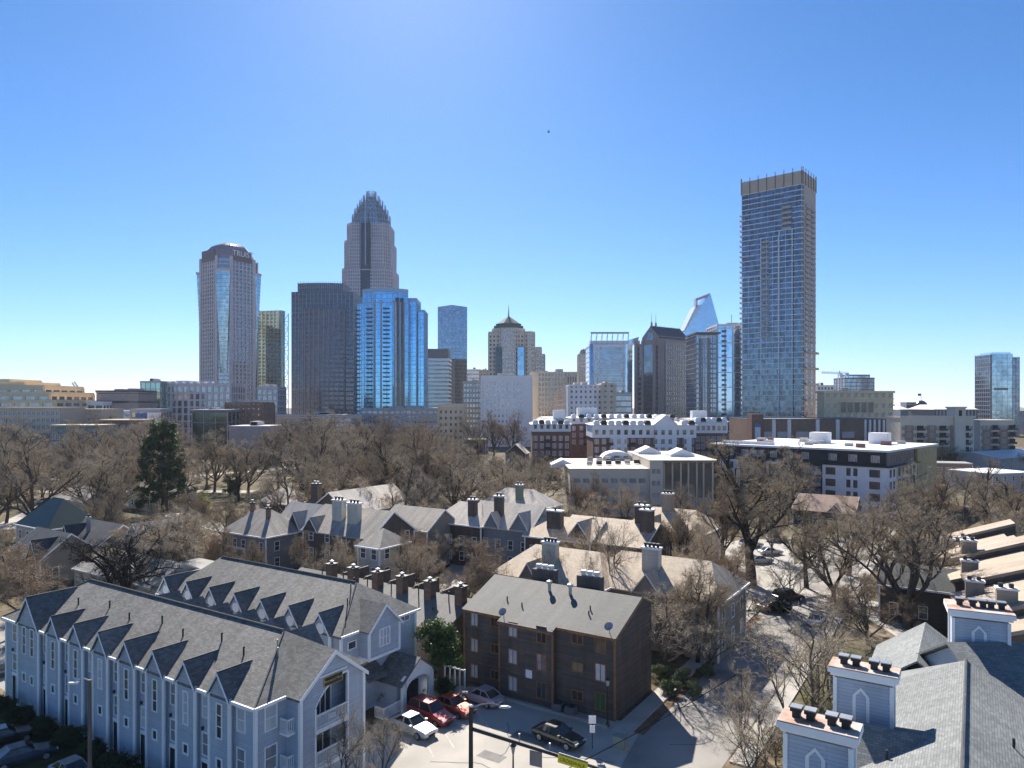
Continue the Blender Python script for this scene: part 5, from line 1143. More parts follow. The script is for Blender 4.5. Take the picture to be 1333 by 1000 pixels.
# ================================================================ neighbourhood houses and apartment blocks
def house(name, label, near, w, d, ze, zr, roof='gx', wall=None, shg=None, rz=TH, cols=(4, 2), wz=None, trim=white_trim, chim=(), dorm=(), cat='house', group=None, hipin=None, ww=(.9, 1.5), gm=None, anchor='r', left=False, fm=None):
    """near = front right corner (anchor r) or front left corner (anchor l) of the eaves, ground plan w x d; local x runs right along the front"""
    o = Vector((near[0], near[1], 0)); 
    if anchor == 'r': o = o - Matrix.Rotation(rz, 3, 'Z') @ Vector((w, 0, 0))
    t = thing(name, label, cat, o, rz, group)
    b = MB()
    if roof == 'gx': gwall(b, 0, w, 0, d, 0, ze, zr, 'x')
    elif roof == 'gy': gwall(b, 0, w, 0, d, 0, ze, zr, 'y')
    else: b.box(0, w, 0, d, 0, ze - .05)
    for dx, dw, dz, dd in dorm: b.ext([(dx - dw, -.25, 0 if dd > 5 else ze - .3), (dx + dw, -.25, 0 if dd > 5 else ze - .3), (dx + dw, -.25, ze - .1), (dx, -.25, dz - .12), (dx - dw, -.25, ze - .1)], (0, .6, 0))
    b.build('wall', wall, t)
    r_ = MB(); kk = hipin if hipin is not None else d * .45
    if roof == 'gx': gable(r_, 0, w, 0, d, ze, zr, 'x', .4, .3)
    elif roof == 'gy': gable(r_, 0, w, 0, d, ze, zr, 'y', .4, .3)
    elif roof == 'hip': hip(r_, 0, w, 0, d, ze, zr, kk, w - kk, .4)
    else: r_.box(-.15, w + .15, -.15, d + .15, ze - .02, ze + .35)
    for dx, dw, dz, dd in dorm: gable(r_, dx - dw, dx + dw, -.25, min(d * .48, dd), ze, dz, 'y', .2, .25, .12)
    r_.build('roof', shg, t)
    tb = MB()
    corner_boards(tb, ((0, 0), (w, 0), (w, d), (0, d)), 0, ze - .3, .1)
    k = 0 if roof == 'flat' else .4
    if roof in ('gx', 'hip'): tb.box(-.3, w + .3, -.52, -.42, ze - .42, ze - .18) if not dorm else None
    if roof in ('gy', 'hip'): tb.box(w + .42, w + .52, -.3, d + .3, ze - .42, ze - .18)
    if roof == 'gx': rake(tb, w + .3, 0, d, ze, zr, .05, .25, .4); rake(tb, -.35, 0, d, ze, zr, .05, .25, .4)
    if roof == 'gy': rake_f(tb, -.35, 0, w, ze, zr, .05, .25, .4)
    for dx, dw, dz, dd in dorm: rake_f(tb, -.54, dx - dw, dx + dw, ze, dz, .04, .2)
    tb.build('trim', trim, t)
    nst = max(1, int(ze // 2.7)); 
    for s_ in range(nst):
        z = 1.0 + 2.75 * s_
        for k in range(cols[0]): window(t, w * (k + .5) / cols[0], 0, z, ww[0], ww[1], 'f', gm=gm, pane=False, fm=fm)
        for k in range(cols[1]): window(t, w, d * (k + .5) / cols[1], z, ww[0], ww[1], 'r', gm=gm, pane=False, fm=fm)
        if left:
            for k in range(cols[1]): window(t, 0, d * (k + .5) / cols[1], z, ww[0], ww[1], 'l', gm=gm, pane=False, fm=fm)
    for c in chim:
        x, y, z1, cw_, cd_, cm_ = c[:6]; cap_m = c[6] if len(c) > 6 else dark_metal; npot = c[7] if len(c) > 7 else 2
        b = MB(); b.box(x - cw_ / 2, x + cw_ / 2, y - cd_ / 2, y + cd_ / 2, ze - .6, z1); co = b.build('chimney', cm_, t)
        b = MB(); b.box(x - cw_ / 2 - .12, x + cw_ / 2 + .12, y - cd_ / 2 - .12, y + cd_ / 2 + .12, z1, z1 + .22); b.build('chimney_cap', cap_m, co)
        for k in range(npot): b = MB(); b.lathe([(.17, z1 + .22), (.17, z1 + .55), (.26, z1 + .55), (.26, z1 + .7)], 8, (x - cw_ / 2 + cw_ * (k + .5) / npot, y)); b.build('chimney_pot', dark_metal if cap_m is not dark_metal else grey_metal, co)
    return t
cap_white = mat('cap_white', (.7, .69, .67), .6)
P = onz
house('house', 'blue grey two storey house with hipped slate roof and two thin brick chimneys', P(346, 698, 6.5), 11.8, 9, 6.5, 10, 'hip', siding_grey, shingle_dust, cols=(5, 2), chim=((3, 4, 10.8, .6, .6, brick_brown, dark_metal, 1), (8.6, 3, 10.4, .6, .6, brick_brown, dark_metal, 1)), hipin=4)
house('house', 'house with pale tan roof and a small white dormer, just behind the blue grey house', P(404, 690, 6.8), 9.5, 8, 6.8, 10.6, 'gx', siding_brown, shingle_pale, dorm=((5.5, 1.6, 9.6, 3),), cols=(3, 1))
house('house', 'house with a flat white roof patch and dark dormer behind the white dormered house', P(372, 655, 6.8), 9, 8, 6.8, 9.6, 'hip', siding_brown, shingle_pale, cols=(2, 1))
house('house', 'tall brown gabled house with a long pale roof', P(455, 668, 7.5), 11, 18, 7.5, 11.2, 'gy', siding_dark, shingle_pale, cols=(3, 3), chim=((.6, 1.0, 12.3, 1.8, 1.2, siding_dark),), fm=trim_orange)
house('townhouse_row', 'brown roofed townhouses with two big white box chimneys', P(482, 700, 8.2), 15, 10, 8.2, 11.6, 'gx', siding_dark, shingle_dust, cols=(4, 3), cat='townhouses', chim=((5.5, 2.6, 12.8, 2.2, 1.0, siding_cream, cap_white, 3), (9.2, 2.4, 12.6, 2.2, 1.0, siding_cream, cap_white, 3)), dorm=((2, 1.6, 10.2, 4),))
house('house', 'narrow white three storey bay house at the end of the brown roofed townhouses', P(494, 712, 8.4), 4.2, 6, 8.4, 10.4, 'hip', siding_cream, shingle_dust, cols=(2, 2), hipin=2)
house('house', 'grey sided house half hidden by bare branches, right of the white bay house', P(556, 690, 7), 11, 9, 7, 10, 'gx', siding_taupe, shingle_dust, cols=(4, 2))
house('house', 'pale roofed house with dark box chimney and little balcony, middle of the trees', P(626, 684, 7.5), 11, 9, 7.5, 10.6, 'hip', siding_brown, shingle_pale, cols=(4, 2), chim=((7.8, 2, 11.4, 1.5, 1, siding_dark, cap_white, 2),), hipin=3)
house('house', 'pale roofed house with arched dormer and dark chimney, right of the little balcony house', P(690, 690, 7.5), 13, 9, 7.5, 11, 'gx', siding_grey, shingle_pale, cols=(5, 2), chim=((5.4, 2, 12.3, 1.5, 1, siding_dark, cap_white, 2),), dorm=((5.4, 1.5, 9.9, 4), (11, 1.8, 10.2, 4)))
house('house', 'house with wide sunlit pale roof and a square chimney, behind the arched dormer house', P(702, 662, 7.5), 15, 9, 7.5, 10.6, 'hip', siding_taupe, shingle_pale, cols=(4, 2), chim=((9, 2, 11.6, 1.4, 1, siding_sage, cap_white, 2),), hipin=4)
# tan roofed townhouse complex
tg = 'tan roofed townhouse blocks'
house('townhouse_row', 'tan roofed townhouses with one wide cream chimney, behind the dark brown block', P(784, 765, 6.8), 15.5, 11, 6.8, 9.7, 'hip', siding_taupe, shingle_tan, cols=(6, 3), cat='townhouses', group=tg, chim=((6.6, 3.2, 10.6, 2.0, 1.0, siding_cream, cap_white, 4),), dorm=((5.3, 1.1, 8.6, 3),), hipin=3)
house('townhouse_row', 'tan roofed townhouses with wide cream chimney above a front gable, nearest the tall street trees', P(935, 783, 6.8), 16.5, 11, 6.8, 9.9, 'hip', siding_taupe, shingle_tan, cols=(6, 3), cat='townhouses', group=tg, chim=((7.4, 3.4, 11.0, 2.1, 1.1, siding_cream, cap_white, 4),), dorm=((8.2, 1.6, 8.9, 3),), hipin=2.5)
house('townhouse_row', 'tan roofed townhouses with wide gable and a pair of dark box chimneys', P(838, 712, 7), 15, 12, 7, 9.8, 'gx', siding_dark, shingle_tan, cols=(5, 3), cat='townhouses', group=tg, chim=((12.2, 6, 12.2, 1.9, 1.4, siding_dark, cap_white, 2), (13.9, 4, 11.9, 1.9, 1.4, siding_dark, cap_white, 2)), dorm=((4, 2.2, 9.8, 5),))
house('townhouse_row', 'tan roofed townhouses with a round windowed dormer below the beige block', P(915, 694, 7), 14, 11, 7, 9.9, 'hip', siding_taupe, shingle_tan, cols=(5, 3), cat='townhouses', group=tg, chim=((6.0, 5, 12.4, 1.8, 1.2, siding_taupe, cap_white, 3),), dorm=((5.2, 1.3, 9.0, 4),), hipin=3)
house('townhouse_row', 'tan roofed townhouses with one dark flat capped chimney, left of the chimney pair', P(768, 705, 7), 12, 10, 7, 9.6, 'gx', siding_dark, shingle_tan, cols=(4, 2), cat='townhouses', group=tg, chim=((4.4, 2.4, 10.8, 2.6, 1.2, siding_dark, cap_white, 1),))
house('house', 'house with reddish tan ridged roofs in front of the black and white block', P(1112, 668, 4.2), 13, 12, 4.2, 7.2, 'gx', siding_dark, mat_rows('shingle_rose', (.3, .2, .15), brick=(.34, .16), var=.1, dirt=.15, bump=.4), cols=(4, 2), dorm=((9, 1.6, 5.9, 4),))
# left side old houses
house('house', 'house with a steep green metal roof at the left edge', P(62, 688, 6.5), 12, 9, 6.5, 11, 'hip', siding_cream, mat('metal_green', (.025, .06, .055), .45, metal=.2, var=.15, scale=.4), cols=(4, 2), hipin=4)
house('house', 'low house with dark roof and little gable, left edge below the green metal roof', P(52, 728, 4.2), 11, 9, 4.2, 7.6, 'gx', siding_taupe, shingle_dark, cols=(3, 2), dorm=((9, 1.6, 7, 4),))
house('house', 'wide dark roofed house with a metal stove pipe, left of the gnarled tree', P(125, 712, 4.2), 14, 9, 4.2, 7.4, 'gx', siding_taupe, shingle_dark, cols=(4, 2), dorm=((4, 1.8, 7, 4),), chim=((7, 2.2, 8.2, .5, .5, grey_metal, grey_metal, 1),))
house('house', 'small grey gabled house right behind the gnarled dark tree', P(190, 712, 4.4), 7.5, 9, 4.4, 8, 'gy', siding_grey, shingle_dust, cols=(2, 2))
house('shed', 'long pale stucco building with a worn sloping roof behind the first blue row', P(196, 762, 4.2), 20, 9, 4.2, 6.4, 'gx', mat('stucco_worn', (.4, .37, .31), .9, var=.15), mat_rows('roll_roofing', (.33, .315, .28), 1.0, var=.08, dirt=.25, brick=(9, 1.0), bump=.2), cols=(3, 2), cat='building', trim=conc_grey)
house('shed', 'flat roofed dark block behind the gap between the blue rows', P(252, 757, 4.8), 11, 8, 4.8, 5, 'flat', siding_dark, roof_grey, cols=(2, 2), cat='building')
house('house', 'small olive green house with a white flat parapet roof by the blue grey house', P(319, 716, 3.6), 9, 5, 3.6, 4, 'flat', siding_sage, cap_white, cols=(3, 1), ww=(.7, .8))
house('house', 'low pale roofed house among trees left of the dark evergreen', P(110, 652, 5), 14, 9, 5, 8, 'gx', siding_cream, shingle_pale, cols=(3, 2))
house('house', 'grey roofed house with long white porch roof behind the dark evergreen trunk', P(210, 640, 5.5), 16, 10, 5.5, 9, 'hip', siding_cream, shingle_dust, cols=(4, 2), hipin=4)
house('house', 'small dark gabled house left of the long pale roof, below the brick apartments', P(684, 590, 7), 9, 9, 7, 11, 'gy', siding_brown, shingle_pale, cols=(2, 1), rz=-.2)
house('hall', 'low red brick hall with a long pale roof below the brick apartments', P(775, 586, 6.5), 30, 14, 6.5, 9.5, 'gx', brick_red, shingle_pale, cols=(9, 3), cat='hall', rz=-.12)
house('hall', 'low red brick flats with white cornice among the trees left of the brick apartments', P(632, 573, 8), 26, 12, 8, 8.3, 'flat', brick_red, roof_grey, cols=(8, 3), cat='building', rz=-.1)
house('hall', 'flat white roofed low hall at the right edge, behind bare treetops', P(1292, 618, 6), 18, 16, 6, 6.3, 'flat', conc_grey, roof_white, cols=(5, 3), cat='building', rz=.3, anchor='l')
house('hall', 'long bright metal roofed warehouse at the far right', P(1300, 596, 6), 40, 22, 6, 8, 'gx', conc_grey, mat_rows('metal_roof', (.62, .62, .63), 1.2, var=.04, dirt=.1, brick=(12, .6), bump=.3, rough=.4), cols=(6, 2), cat='building', rz=.5, anchor='l')

# --- tan shed roofed townhouses on the right edge
def shed_row(label, near, n, rz, ln=9, dp=4.7, z0=6.0, z1=9.2):
    o = Vector((near[0], near[1], 0)); t = thing('townhouse_row', label, 'townhouses', o, rz)
    wb = MB(); rb_ = MB(); tb = MB()
    for k in range(n):
        y = k * dp; x = (.0, 1.6, .6)[k % 3]; up = (0, 1.5, .5)[k % 3]; a, b_ = z0 + up, z1 + up
        wb.ext([(x, y, 0), (x + ln, y, 0), (x + ln, y, b_), (x, y, a)], (0, dp - .02, 0)); kz = (b_ - a) / ln
        rb_.slab([(x - .5, y - .15, a + .12 - kz * .5), (x + ln, y - .15, b_ + .12), (x + ln, y + dp - .2, b_ + .12), (x - .5, y + dp - .2, a + .12 - kz * .5)], .2)
        tb.ext([(x - .55, y - .2, a - .35), (x + ln, y - .2, b_ - .2), (x + ln, y - .2, b_ + .2), (x - .55, y - .2, a + .02)], (0, .05, 0))
    wb.build('wall', siding_dark, t); rb_.build('roof', mat_rows('shingle_sand', (.4, .32, .24), brick=(.34, .16), var=.08, dirt=.15, bump=.3, mortar_or_lap_shade=(.28, .22, .16)), t); tb.build('fascia', siding_taupe, t)
    for k in range(n):
        y = k * dp; x = (.0, 1.6, .6)[k % 3]; up = (0, 1.5, .5)[k % 3]
        for z in (1.2, 3.9): window(t, x, y + dp * .5, z, 1.3, 1.4, 'l', nx=2, nz=1, pane=False)
        if k % 2 == 1:
            b = MB(); b.box(x + .8, x + 2.6, y + 1.2, y + 2.2, z0 + up - .5, z0 + up + 2.2); co = b.build('chimney', siding_taupe, t); b = MB(); b.box(x + .7, x + 2.7, y + 1.1, y + 2.3, z0 + up + 2.2, z0 + up + 2.4); b.build('chimney_cap', cap_white, co)
            for q in (1.2, 2.1): b = MB(); b.box(x + q - .2, x + q + .2, y + 1.5, y + 1.9, z0 + up + 2.4, z0 + up + 2.8); b.build('flue', dark_metal, co)
    return t
shed_row('stepped townhouses with sand coloured lean-to roofs and dark walls, right edge above the slate roof', P(1272, 826, 6.5), 11, TH + .12)
house('house', 'dark shingled house with a bare parapet, left of the sand coloured lean-to roofs', P(1262, 772, 5), 10, 8, 5, 7, 'gx', siding_dark, shingle_dark, cols=(3, 2))
house('house', 'dark shingled house among branches, behind the other dark shingled one', P(1290, 735, 5.5), 12, 8, 5.5, 7.6, 'gx', siding_dark, shingle_dark, cols=(3, 2), chim=((9, 2, 8.6, 1.8, 1, siding_taupe, cap_white, 2),))

# --- apartment blocks with window parts
def win_grid(root, xs, zs, side, plane, ww, hh, fm, gm, nx=2, nz=1, skip=None):
    for i, x in enumerate(xs):
        for j, z in enumerate(zs):
            if skip and skip(i, j): continue
            if side == 'f': window(root, x, plane, z, ww, hh, 'f', fm=fm, gm=gm, nx=nx, nz=nz, pane=False)
            else: window(root, plane, x, z, ww, hh, 'r', fm=fm, gm=gm, nx=nx, nz=nz, pane=False)
fr_ = lambda a, b, n: [a + (b - a) * (k + .5) / n for k in range(n)]
black_side = mat_rows('cladding_black', (.03, .033, .038), .25, var=.1, dirt=.1, bump=.2); white_side = mat('cladding_white', (.74, .75, .77), .7, var=.03); ochre_side = mat('cladding_ochre', (.42, .33, .13), .8, var=.06); mauve_side = mat('cladding_mauve', (.2, .165, .165), .8, var=.06); grey_trim = mat('trim_grey', (.45, .45, .46), .6); black_trim = mat('trim_black', (.025, .025, .027), .5)
ck = P(1154, 586.5, 17); t = thing('apartment_block', 'modern black and white apartment block with an ochre side and white flat roof', 'apartments', (ck.x, ck.y, 0), R(-44.6))
LW, LD, HT = 48, 44, 17
b = MB(); b.box(-LW, 0, 0, LD, 0, HT - .5); b.build('wall', black_side, t)
b = MB(); b.box(-15.5, .5, -.5, 6, 0, 12.6); b.build('white_wall', white_side, t)
b = MB(); b.box(-45, -39, -.4, 3, 0, 12.6); b.box(-31, -27, -.4, 3, 0, 12.6); b.build('white_bay', white_side, t)
b = MB(); b.box(-.3, .3, 0, 22, 13, HT - .3); b.build('mauve_wall', mauve_side, t)
b = MB(); b.box(-.3, .45, 6, 24, 0, 12.8); b.build('cream_wall', mat('cladding_cream', (.55, .5, .38), .8), t); b = MB(); b.box(-.3, .6, 24, LD - 1, 0, HT - .2); b.build('ochre_wall', ochre_side, t)
b = MB(); b.box(-16, 1.6, -1.2, .1, 12.75, 13.0); b.box(.1, 1.8, -1.2, 23, 12.8, 13.05); b.box(.4, 2.2, 8, 40, 2.6, 2.85); b.build('canopy', black_trim, t)
b = MB(); b.box(-LW - .4, .7, -.7, LD + .4, HT - .5, HT); b.build('roof', roof_white, t)
rr = random.Random(4)
for k in range(14): 
    x, y = rr.uniform(-44, -4), rr.uniform(5, 40); w2 = rr.uniform(.6, 1.3); b = MB(); b.box(x - w2, x + w2, y - w2 * .7, y + w2 * .7, HT, HT + rr.uniform(.7, 1.3)); b.build('roof_unit', conc_grey if k % 3 else mat('unit_maroon', (.2, .1, .09), .7), t)
for x, y in ((-28, 22), (-14, 30)): b = MB(); b.box(x, x + 5, y, y + 4, HT, HT + 3.2); b.build('stair_penthouse', roof_white, t)
b = MB(); b.box(-46, -30, 2.5, 3, HT, HT + .9); b.build('roof_screen', cap_white, t)
zs = [1.2, 4.2, 7.2, 10.2, 13.9]
win_grid(t, [-13.4, -2.6], zs[:4], 'f', -.5, 2.3, 1.7, black_trim, pane_dark, 3, 1); win_grid(t, [-8.9, -7.2], zs[:4], 'f', -.5, .8, 1.8, black_trim, pane_dark, 1, 1)
win_grid(t, [-13, -8, -2.6], [13.9], 'f', 0, 1.9, 1.6, grey_trim, pane_grey, 3, 1); win_grid(t, [-24.5, -20.2, -35, -37.5], zs, 'f', 0, 1.7, 1.6, grey_trim, pane_grey, 3, 1); win_grid(t, [-42, -29], zs[:4], 'f', -.4, 2.2, 1.7, black_trim, pane_dark, 3, 1); win_grid(t, [-46, -42, -29, -33], [13.9], 'f', 0, 1.7, 1.6, grey_trim, pane_grey, 3, 1)
win_grid(t, fr_(2, 21, 7), [13.9], 'r', .3, 1.0, 1.7, black_trim, pane_dark, 1, 1); win_grid(t, [1.5, 4.2], zs[:4], 'r', .5, 1.1, 1.8, black_trim, pane_dark, 1, 1); win_grid(t, fr_(7, 23, 5), zs[1:4], 'r', .45, 1.5, 2.0, black_trim, pane_dark, 1, 1); win_grid(t, fr_(25, 42, 4), zs, 'r', .6, 1.1, 1.9, grey_trim, pane_grey, 2, 1)
for z in zs[:4]: 
    b = MB(); b.box(-18.6, -15.8, -1.0, .1, z - .5, z - .3); bo = b.build('balcony', black_trim, t); b = MB(); b.box(-18.6, -15.8, -1.0, -.95, z - .3, z + .6); b.build('balcony_rail', grey_trim, bo)
    b = MB(); b.box(-18.3, -16.1, -.06, 0, z - .3, z + 1.9); b.build('balcony_door', pane_grey, t)
# --- brick and white apartments
def brick_apts(label, pl, pr, Y, dep, zb, za, zr_, cols, white_cols=(), gables=(), box=()):
    q = front(pl, pr, Y, dep); w_ = q[1][0] - q[0][0]; t = thing('apartment_block', label, 'apartments', (q[0][0], Y, 0), 0, 'brick and white apartments')
    b = MB(); b.box(0, w_, 0, dep, 0, zb); b.build('brick_wall', brick_red, t)
    b = MB(); b.box(-.3, w_ + .3, -.3, dep, zb, za)
    b.build('white_storey', white_side, t)
    r_ = MB(); hip(r_, -.3, w_ + .3, -.3, dep, za, zr_, dep * .5, w_ - dep * .5, .5); r_.build('roof', mat('roof_pale', (.68, .66, .64), .7, var=.08), t)
    for a, c in white_cols: b = MB(); b.box(a, c, -.8, 1, 0, zb + .1); b.build('white_bay', white_side, t)
    for a, c, zg in gables:
        b = MB(); b.ext([(a, -1.0, 0 if zg > za + 2 else zb), (c, -1.0, 0 if zg > za + 2 else zb), (c, -1.0, za + .4), ((a + c) / 2, -1.0, zg), (a, -1.0, za + .4)], (0, 4, 0)); b.build('gable_bay', white_side, t)
        r_ = MB(); gable(r_, a, c, -1.0, dep * .4, za + .5, zg + .25, 'y', .3, .3); r_.build('gable_roof', MATS['roof_pale'], t)
    for x, y, s_, z1 in box: b = MB(); b.box(x, x + s_, y, y + s_ * .7, za, z1); b.build('lift_house', roof_white, t)
    zs = [1.4 + 3.1 * k for k in range(int((zb - .5) // 3.1))]
    ok = lambda x: not any(a - 1 < x < c + 1 for a, c, *_ in gables) 
    xs = [x for x in fr_(0, w_, cols)]
    for x in xs:
        pl_ = -.8 if any(a < x < c for a, c in white_cols) else (-1.0 if any(a < x < c for a, c, *_ in gables) else 0)
        for z in zs[-3:]: window(t, x, pl_, z, 1.3, 1.8, 'f', fm=white_side, gm=pane_grey, nx=2, nz=1, pane=False)
        window(t, x, -1.0 if pl_ == -1.0 else -.3, zb + 1.2, 1.2, 1.7, 'f', fm=grey_trim, gm=pane_dark, nx=1, nz=1, pane=False)
    for k in range(1, cols, 3):
        x = xs[k] + 2.2
        if ok(x) and x < w_ - 2:
            for z in zs[-3:]: b = MB(); b.box(x - 1.2, x + 1.2, -1.1, .1, z - .6, z - .4); bo = b.build('balcony', black_trim, t); b = MB(); b.box(x - 1.2, x + 1.2, -1.1, -1.05, z - .4, z + .5); b.build('balcony_rail', black_trim, bo)
    for k in range(0, cols):
        x = xs[k]
        if ok(x): b = MB(); b.ext([(x - 1.1, -.5, za - .3), (x + 1.1, -.5, za - .3), (x + 1.1, -.5, za + .9), (x + .7, -.5, za + 1.6), (x - .7, -.5, za + 1.6), (x - 1.1, -.5, za + .9)], (0, 4, 0)); b.build('dormer', black_side if k % 3 == 1 else white_side, t)
    return t
brick_apts('brick apartments with white gabled centre and white top storey', 772, 905, 265, 22, zat(570, 265), zat(553, 265), zat(546, 265), 14, ((6.5, 12.5), (34, 36.6)), ((23, 31, zat(541, 265)),), ((26, 10, 5, zat(541, 265)),))
brick_apts('brick apartments, dark receding wing right of the white gabled centre', 905, 946, 285, 30, zat(564, 285), zat(549, 285), zat(545, 285), 6, (), (), ((2, 12, 6, zat(535, 285)),))
brick_apts('brick apartments with hipped white roof, left of the white gabled centre', 693, 742, 290, 24, zat(562, 290), zat(552, 290), zat(543, 290), 6, (), (), ((9, 8, 5, zat(534, 290)),))
brick_apts('brick apartments, rear white wing rising behind the white gabled centre', 742, 880, 320, 20, zat(552, 320), zat(544, 320), zat(540, 320), 14, (), (), ((4, 6, 9, zat(531, 320)),))
# --- beige office block with skylights
beige = mat('stucco_beige', (.57, .5, .41), .85, var=.06, scale=.15)
t = thing('office_block', 'low beige office block with white vaulted skylights, below the brick apartments', 'office block', (xat(845, 180), 180, 0)); X0 = xat(845, 180)
xl = lambda p: xat(p, 180) - X0
b = MB(); b.box(xl(742), 0, 0, 34, 0, zat(611, 180)); b.box(0, xl(862), -1, 34, 0, zat(600, 180)); b.box(xl(862) + .02, xl(933), 3, 34, 0, zat(601, 180) - .3); b.build('wall', beige, t)
b = MB(); b.box(xl(742) - .3, -.05, -.3, 34, zat(611, 180), zat(610, 180)); b.box(-.02, xl(934), -1.3, 34.2, zat(600, 180), zat(598.6, 180)); b.build('parapet', mat('stucco_light', (.58, .52, .43), .8), t)
b = MB(); b.box(xl(868), xl(930), 2.6, 3.1, 4.6, zat(604, 180)); b.build('glass_wall', G('glass_hall', (.12, .13, .14), cell=(3, 4), metal=.4), t)
for px_ in (867, 878, 889, 899, 910, 919, 931): b = MB(); b.box(xl(px_) - .2, xl(px_) + .2, 2.2, 3.2, 0, zat(602, 180)); b.build('column', beige, t)
win_grid(t, [xl(850), xl(856)], [2, 5, 8, 11], 'f', -1, .9, 1.2, beige, pane_grey, 1, 1); win_grid(t, fr_(xl(745), xl(842), 8), [2.2, 5.4, 8.6], 'f', 0, 1.6, 1.1, mat('stucco_light', (.58, .52, .43), .8), pane_grey, 1, 1)
sk_m = mat('skylight_white', (.6, .62, .66), .4)
zt = zat(610, 180)
b = MB(); n = 10; r0 = [(xl(824) + 4.6 * math.cos(math.pi * k / n), 26, zt + 2.6 * math.sin(math.pi * k / n)) for k in range(n + 1)]; b.ext(r0, (0, 7, 0)); b.build('vaulted_skylight', roof_white, t)
for px_, yy, z0 in ((738, 14, zt - 1), (866, 20, zat(599, 180)), (901, 10, zat(599, 180))): b = MB(); x = xl(px_); b.ext([(x - 3.2, yy, z0), (x + 3.2, yy, z0), (x + 3.2, yy, z0 + .7), (x, yy, z0 + 2.2), (x - 3.2, yy, z0 + .7)], (0, 7, 0)); b.build('gabled_skylight', roof_white, t)
for k in range(16): x = xl(772 + k * 4.6); y = 8 + (k * 7 % 20); b = MB(); b.box(x - .7, x + .7, y, y + 1.2, zt + .2, zt + 1.2); b.build('roof_unit', black_trim if k % 4 else conc_grey, t)
# --- brick parking podium
t = thing('parking_deck', 'long brick parking podium at the foot of the blue giant, with a blue sign panel', 'parking deck', (xat(1070, 380), 380, 0)); X0 = xat(1070, 380); xl = lambda p: xat(p, 380) - X0
zt = zat(547, 380)
b = MB(); b.box(xl(979), xl(1160), 0, 40, 0, zt); b.build('wall', brick_brown, t); b = MB(); b.box(xl(977), xl(992), -2, 6, 0, zat(539, 380)); b.build('brick_tower', brick_red, t)
so_ = MB(); so_.box(xl(981), xl(988), -2.3, -2, zat(574, 380), zat(553, 380)); so_ = so_.build('sign_panel', mat('sign_pale', (.5, .58, .66), .5), t)
b = MB(); b.ext([(xl(981), -2.4, zat(556, 380)), (xl(988), -2.4, zat(556, 380)), (xl(988), -2.4, zat(553, 380)), (xl(984.5), -2.4, zat(549.5, 380)), (xl(981), -2.4, zat(553, 380))], (0, .3, 0)); b.build('sign_peak', mat('sign_blue', (.05, .16, .36), .5), so_)
for k, px_ in enumerate((1007, 1027, 1064, 1090, 1126, 1132, 1138, 1144, 1150, 1156)): b = MB(); ww_ = .9 if k < 4 else .5; b.box(xl(px_) - ww_, xl(px_) + ww_, -.7, .2, 0, zt + .3); b.build('white_pier', conc_white, t)
for a, c in ((994, 1006), (1012, 1025), (1036, 1052), (1071, 1080), (1096, 1112)): b = MB(); b.box(xl(a), xl(c), -.25, .1, zat(570, 380), zat(562, 380)); b.build('screen_panel', conc_grey, t)
b = MB(); b.box(xl(979), xl(1160), -.3, 40.2, zt, zt + .7); b.build('parapet', conc_dark, t)
# --- tan apartments right
tan_w = mat('stucco_sand', (.64, .55, .44), .85, var=.06, scale=.2); brick_tan = mat_rows('brick_tan', (.32, .2, .14), brick=(.22, .075), var=.2, dirt=.1, bump=.2, mortar_or_lap_shade=(.35, .3, .26))
def tan_apts(label, pl, pr, Y, dep, top, cols, tower=None, base=3.4):
    q = front(pl, pr, Y, dep); w_ = q[1][0] - q[0][0]; zt = zat(top, Y); t = thing('apartment_block', label, 'apartments', (q[0][0], Y, 0), 0, 'sand coloured apartments')
    b = MB(); b.box(0, w_, 0, dep, 0, zt); b.build('wall', tan_w, t); b = MB(); b.box(-.4, w_ + .4, -.5, dep + .3, zt, zt + .8); b.build('cornice', tan_w, t)
    xs = fr_(0, w_, cols); zs = [1 + 3.2 * k for k in range(int((zt - 1) // 3.2))]
    for i, x in enumerate(xs):
        if i % 4 == 1:
            b = MB(); b.box(x - 1.9, x + 1.9, -.3, .3, 0, zt - 3.4); b.build('brick_bay', brick_tan, t)
        for z in zs[-4:]:
            if i % 4 == 3:
                b = MB(); b.box(x - 1.6, x + 1.6, -.04, .2, z - .3, z + 2); rc_ = b.build('balcony_recess_shade', void_dark, t); b = MB(); b.box(x - 1.7, x + 1.7, -1.1, 0, z - .5, z - .3); bo = b.build('balcony', tan_w, t); b = MB(); b.box(x - 1.7, x + 1.7, -1.1, -1.04, z - .3, z + .6); b.build('balcony_rail', black_trim, bo)  # dark panel on the wall face stands in for a shaded balcony recess
            else: window(t, x, -.3 if i % 4 == 1 else 0, z, 1.3, 1.7, 'f', fm=tan_w, gm=pane_grey, nx=2, nz=1, pane=False)
    if tower: b = MB(); b.box(tower - 2.4, tower + 2.4, -1.2, 5, 0, zt + 4.4); tw_ = b.build('stair_tower', tan_w, t); b = MB(); b.box(tower - 2.8, tower + 2.8, -1.6, 5.4, zt + 4.4, zt + 5); b.build('tower_cap', tan_w, tw_); b = MB(); b.box(tower - .7, tower + .7, -1.3, -1.1, zt + .8, zt + 3.4); b.build('tower_window', void_dark, tw_)
    return t
tan_apts('sand coloured apartments with a square stair tower and balconies, right of the brick podium', 1172, 1268, 320, 12, 544, 13, xat(1248, 320) - xat(1172, 320))
tan_apts('sand coloured apartments with brown brick middle, below the far right mirror tower', 1276, 1320, 330, 12, 549, 8)
house('pavilion', 'dark glassed corner shop with brick piers at the foot of the square stair tower', P(1266, 612, 5), 12, 9, 7, 7.4, 'flat', brick_brown, roof_grey, cols=(4, 3), cat='shop', rz=-.3, ww=(1.8, 1.9), gm=pane_dark)
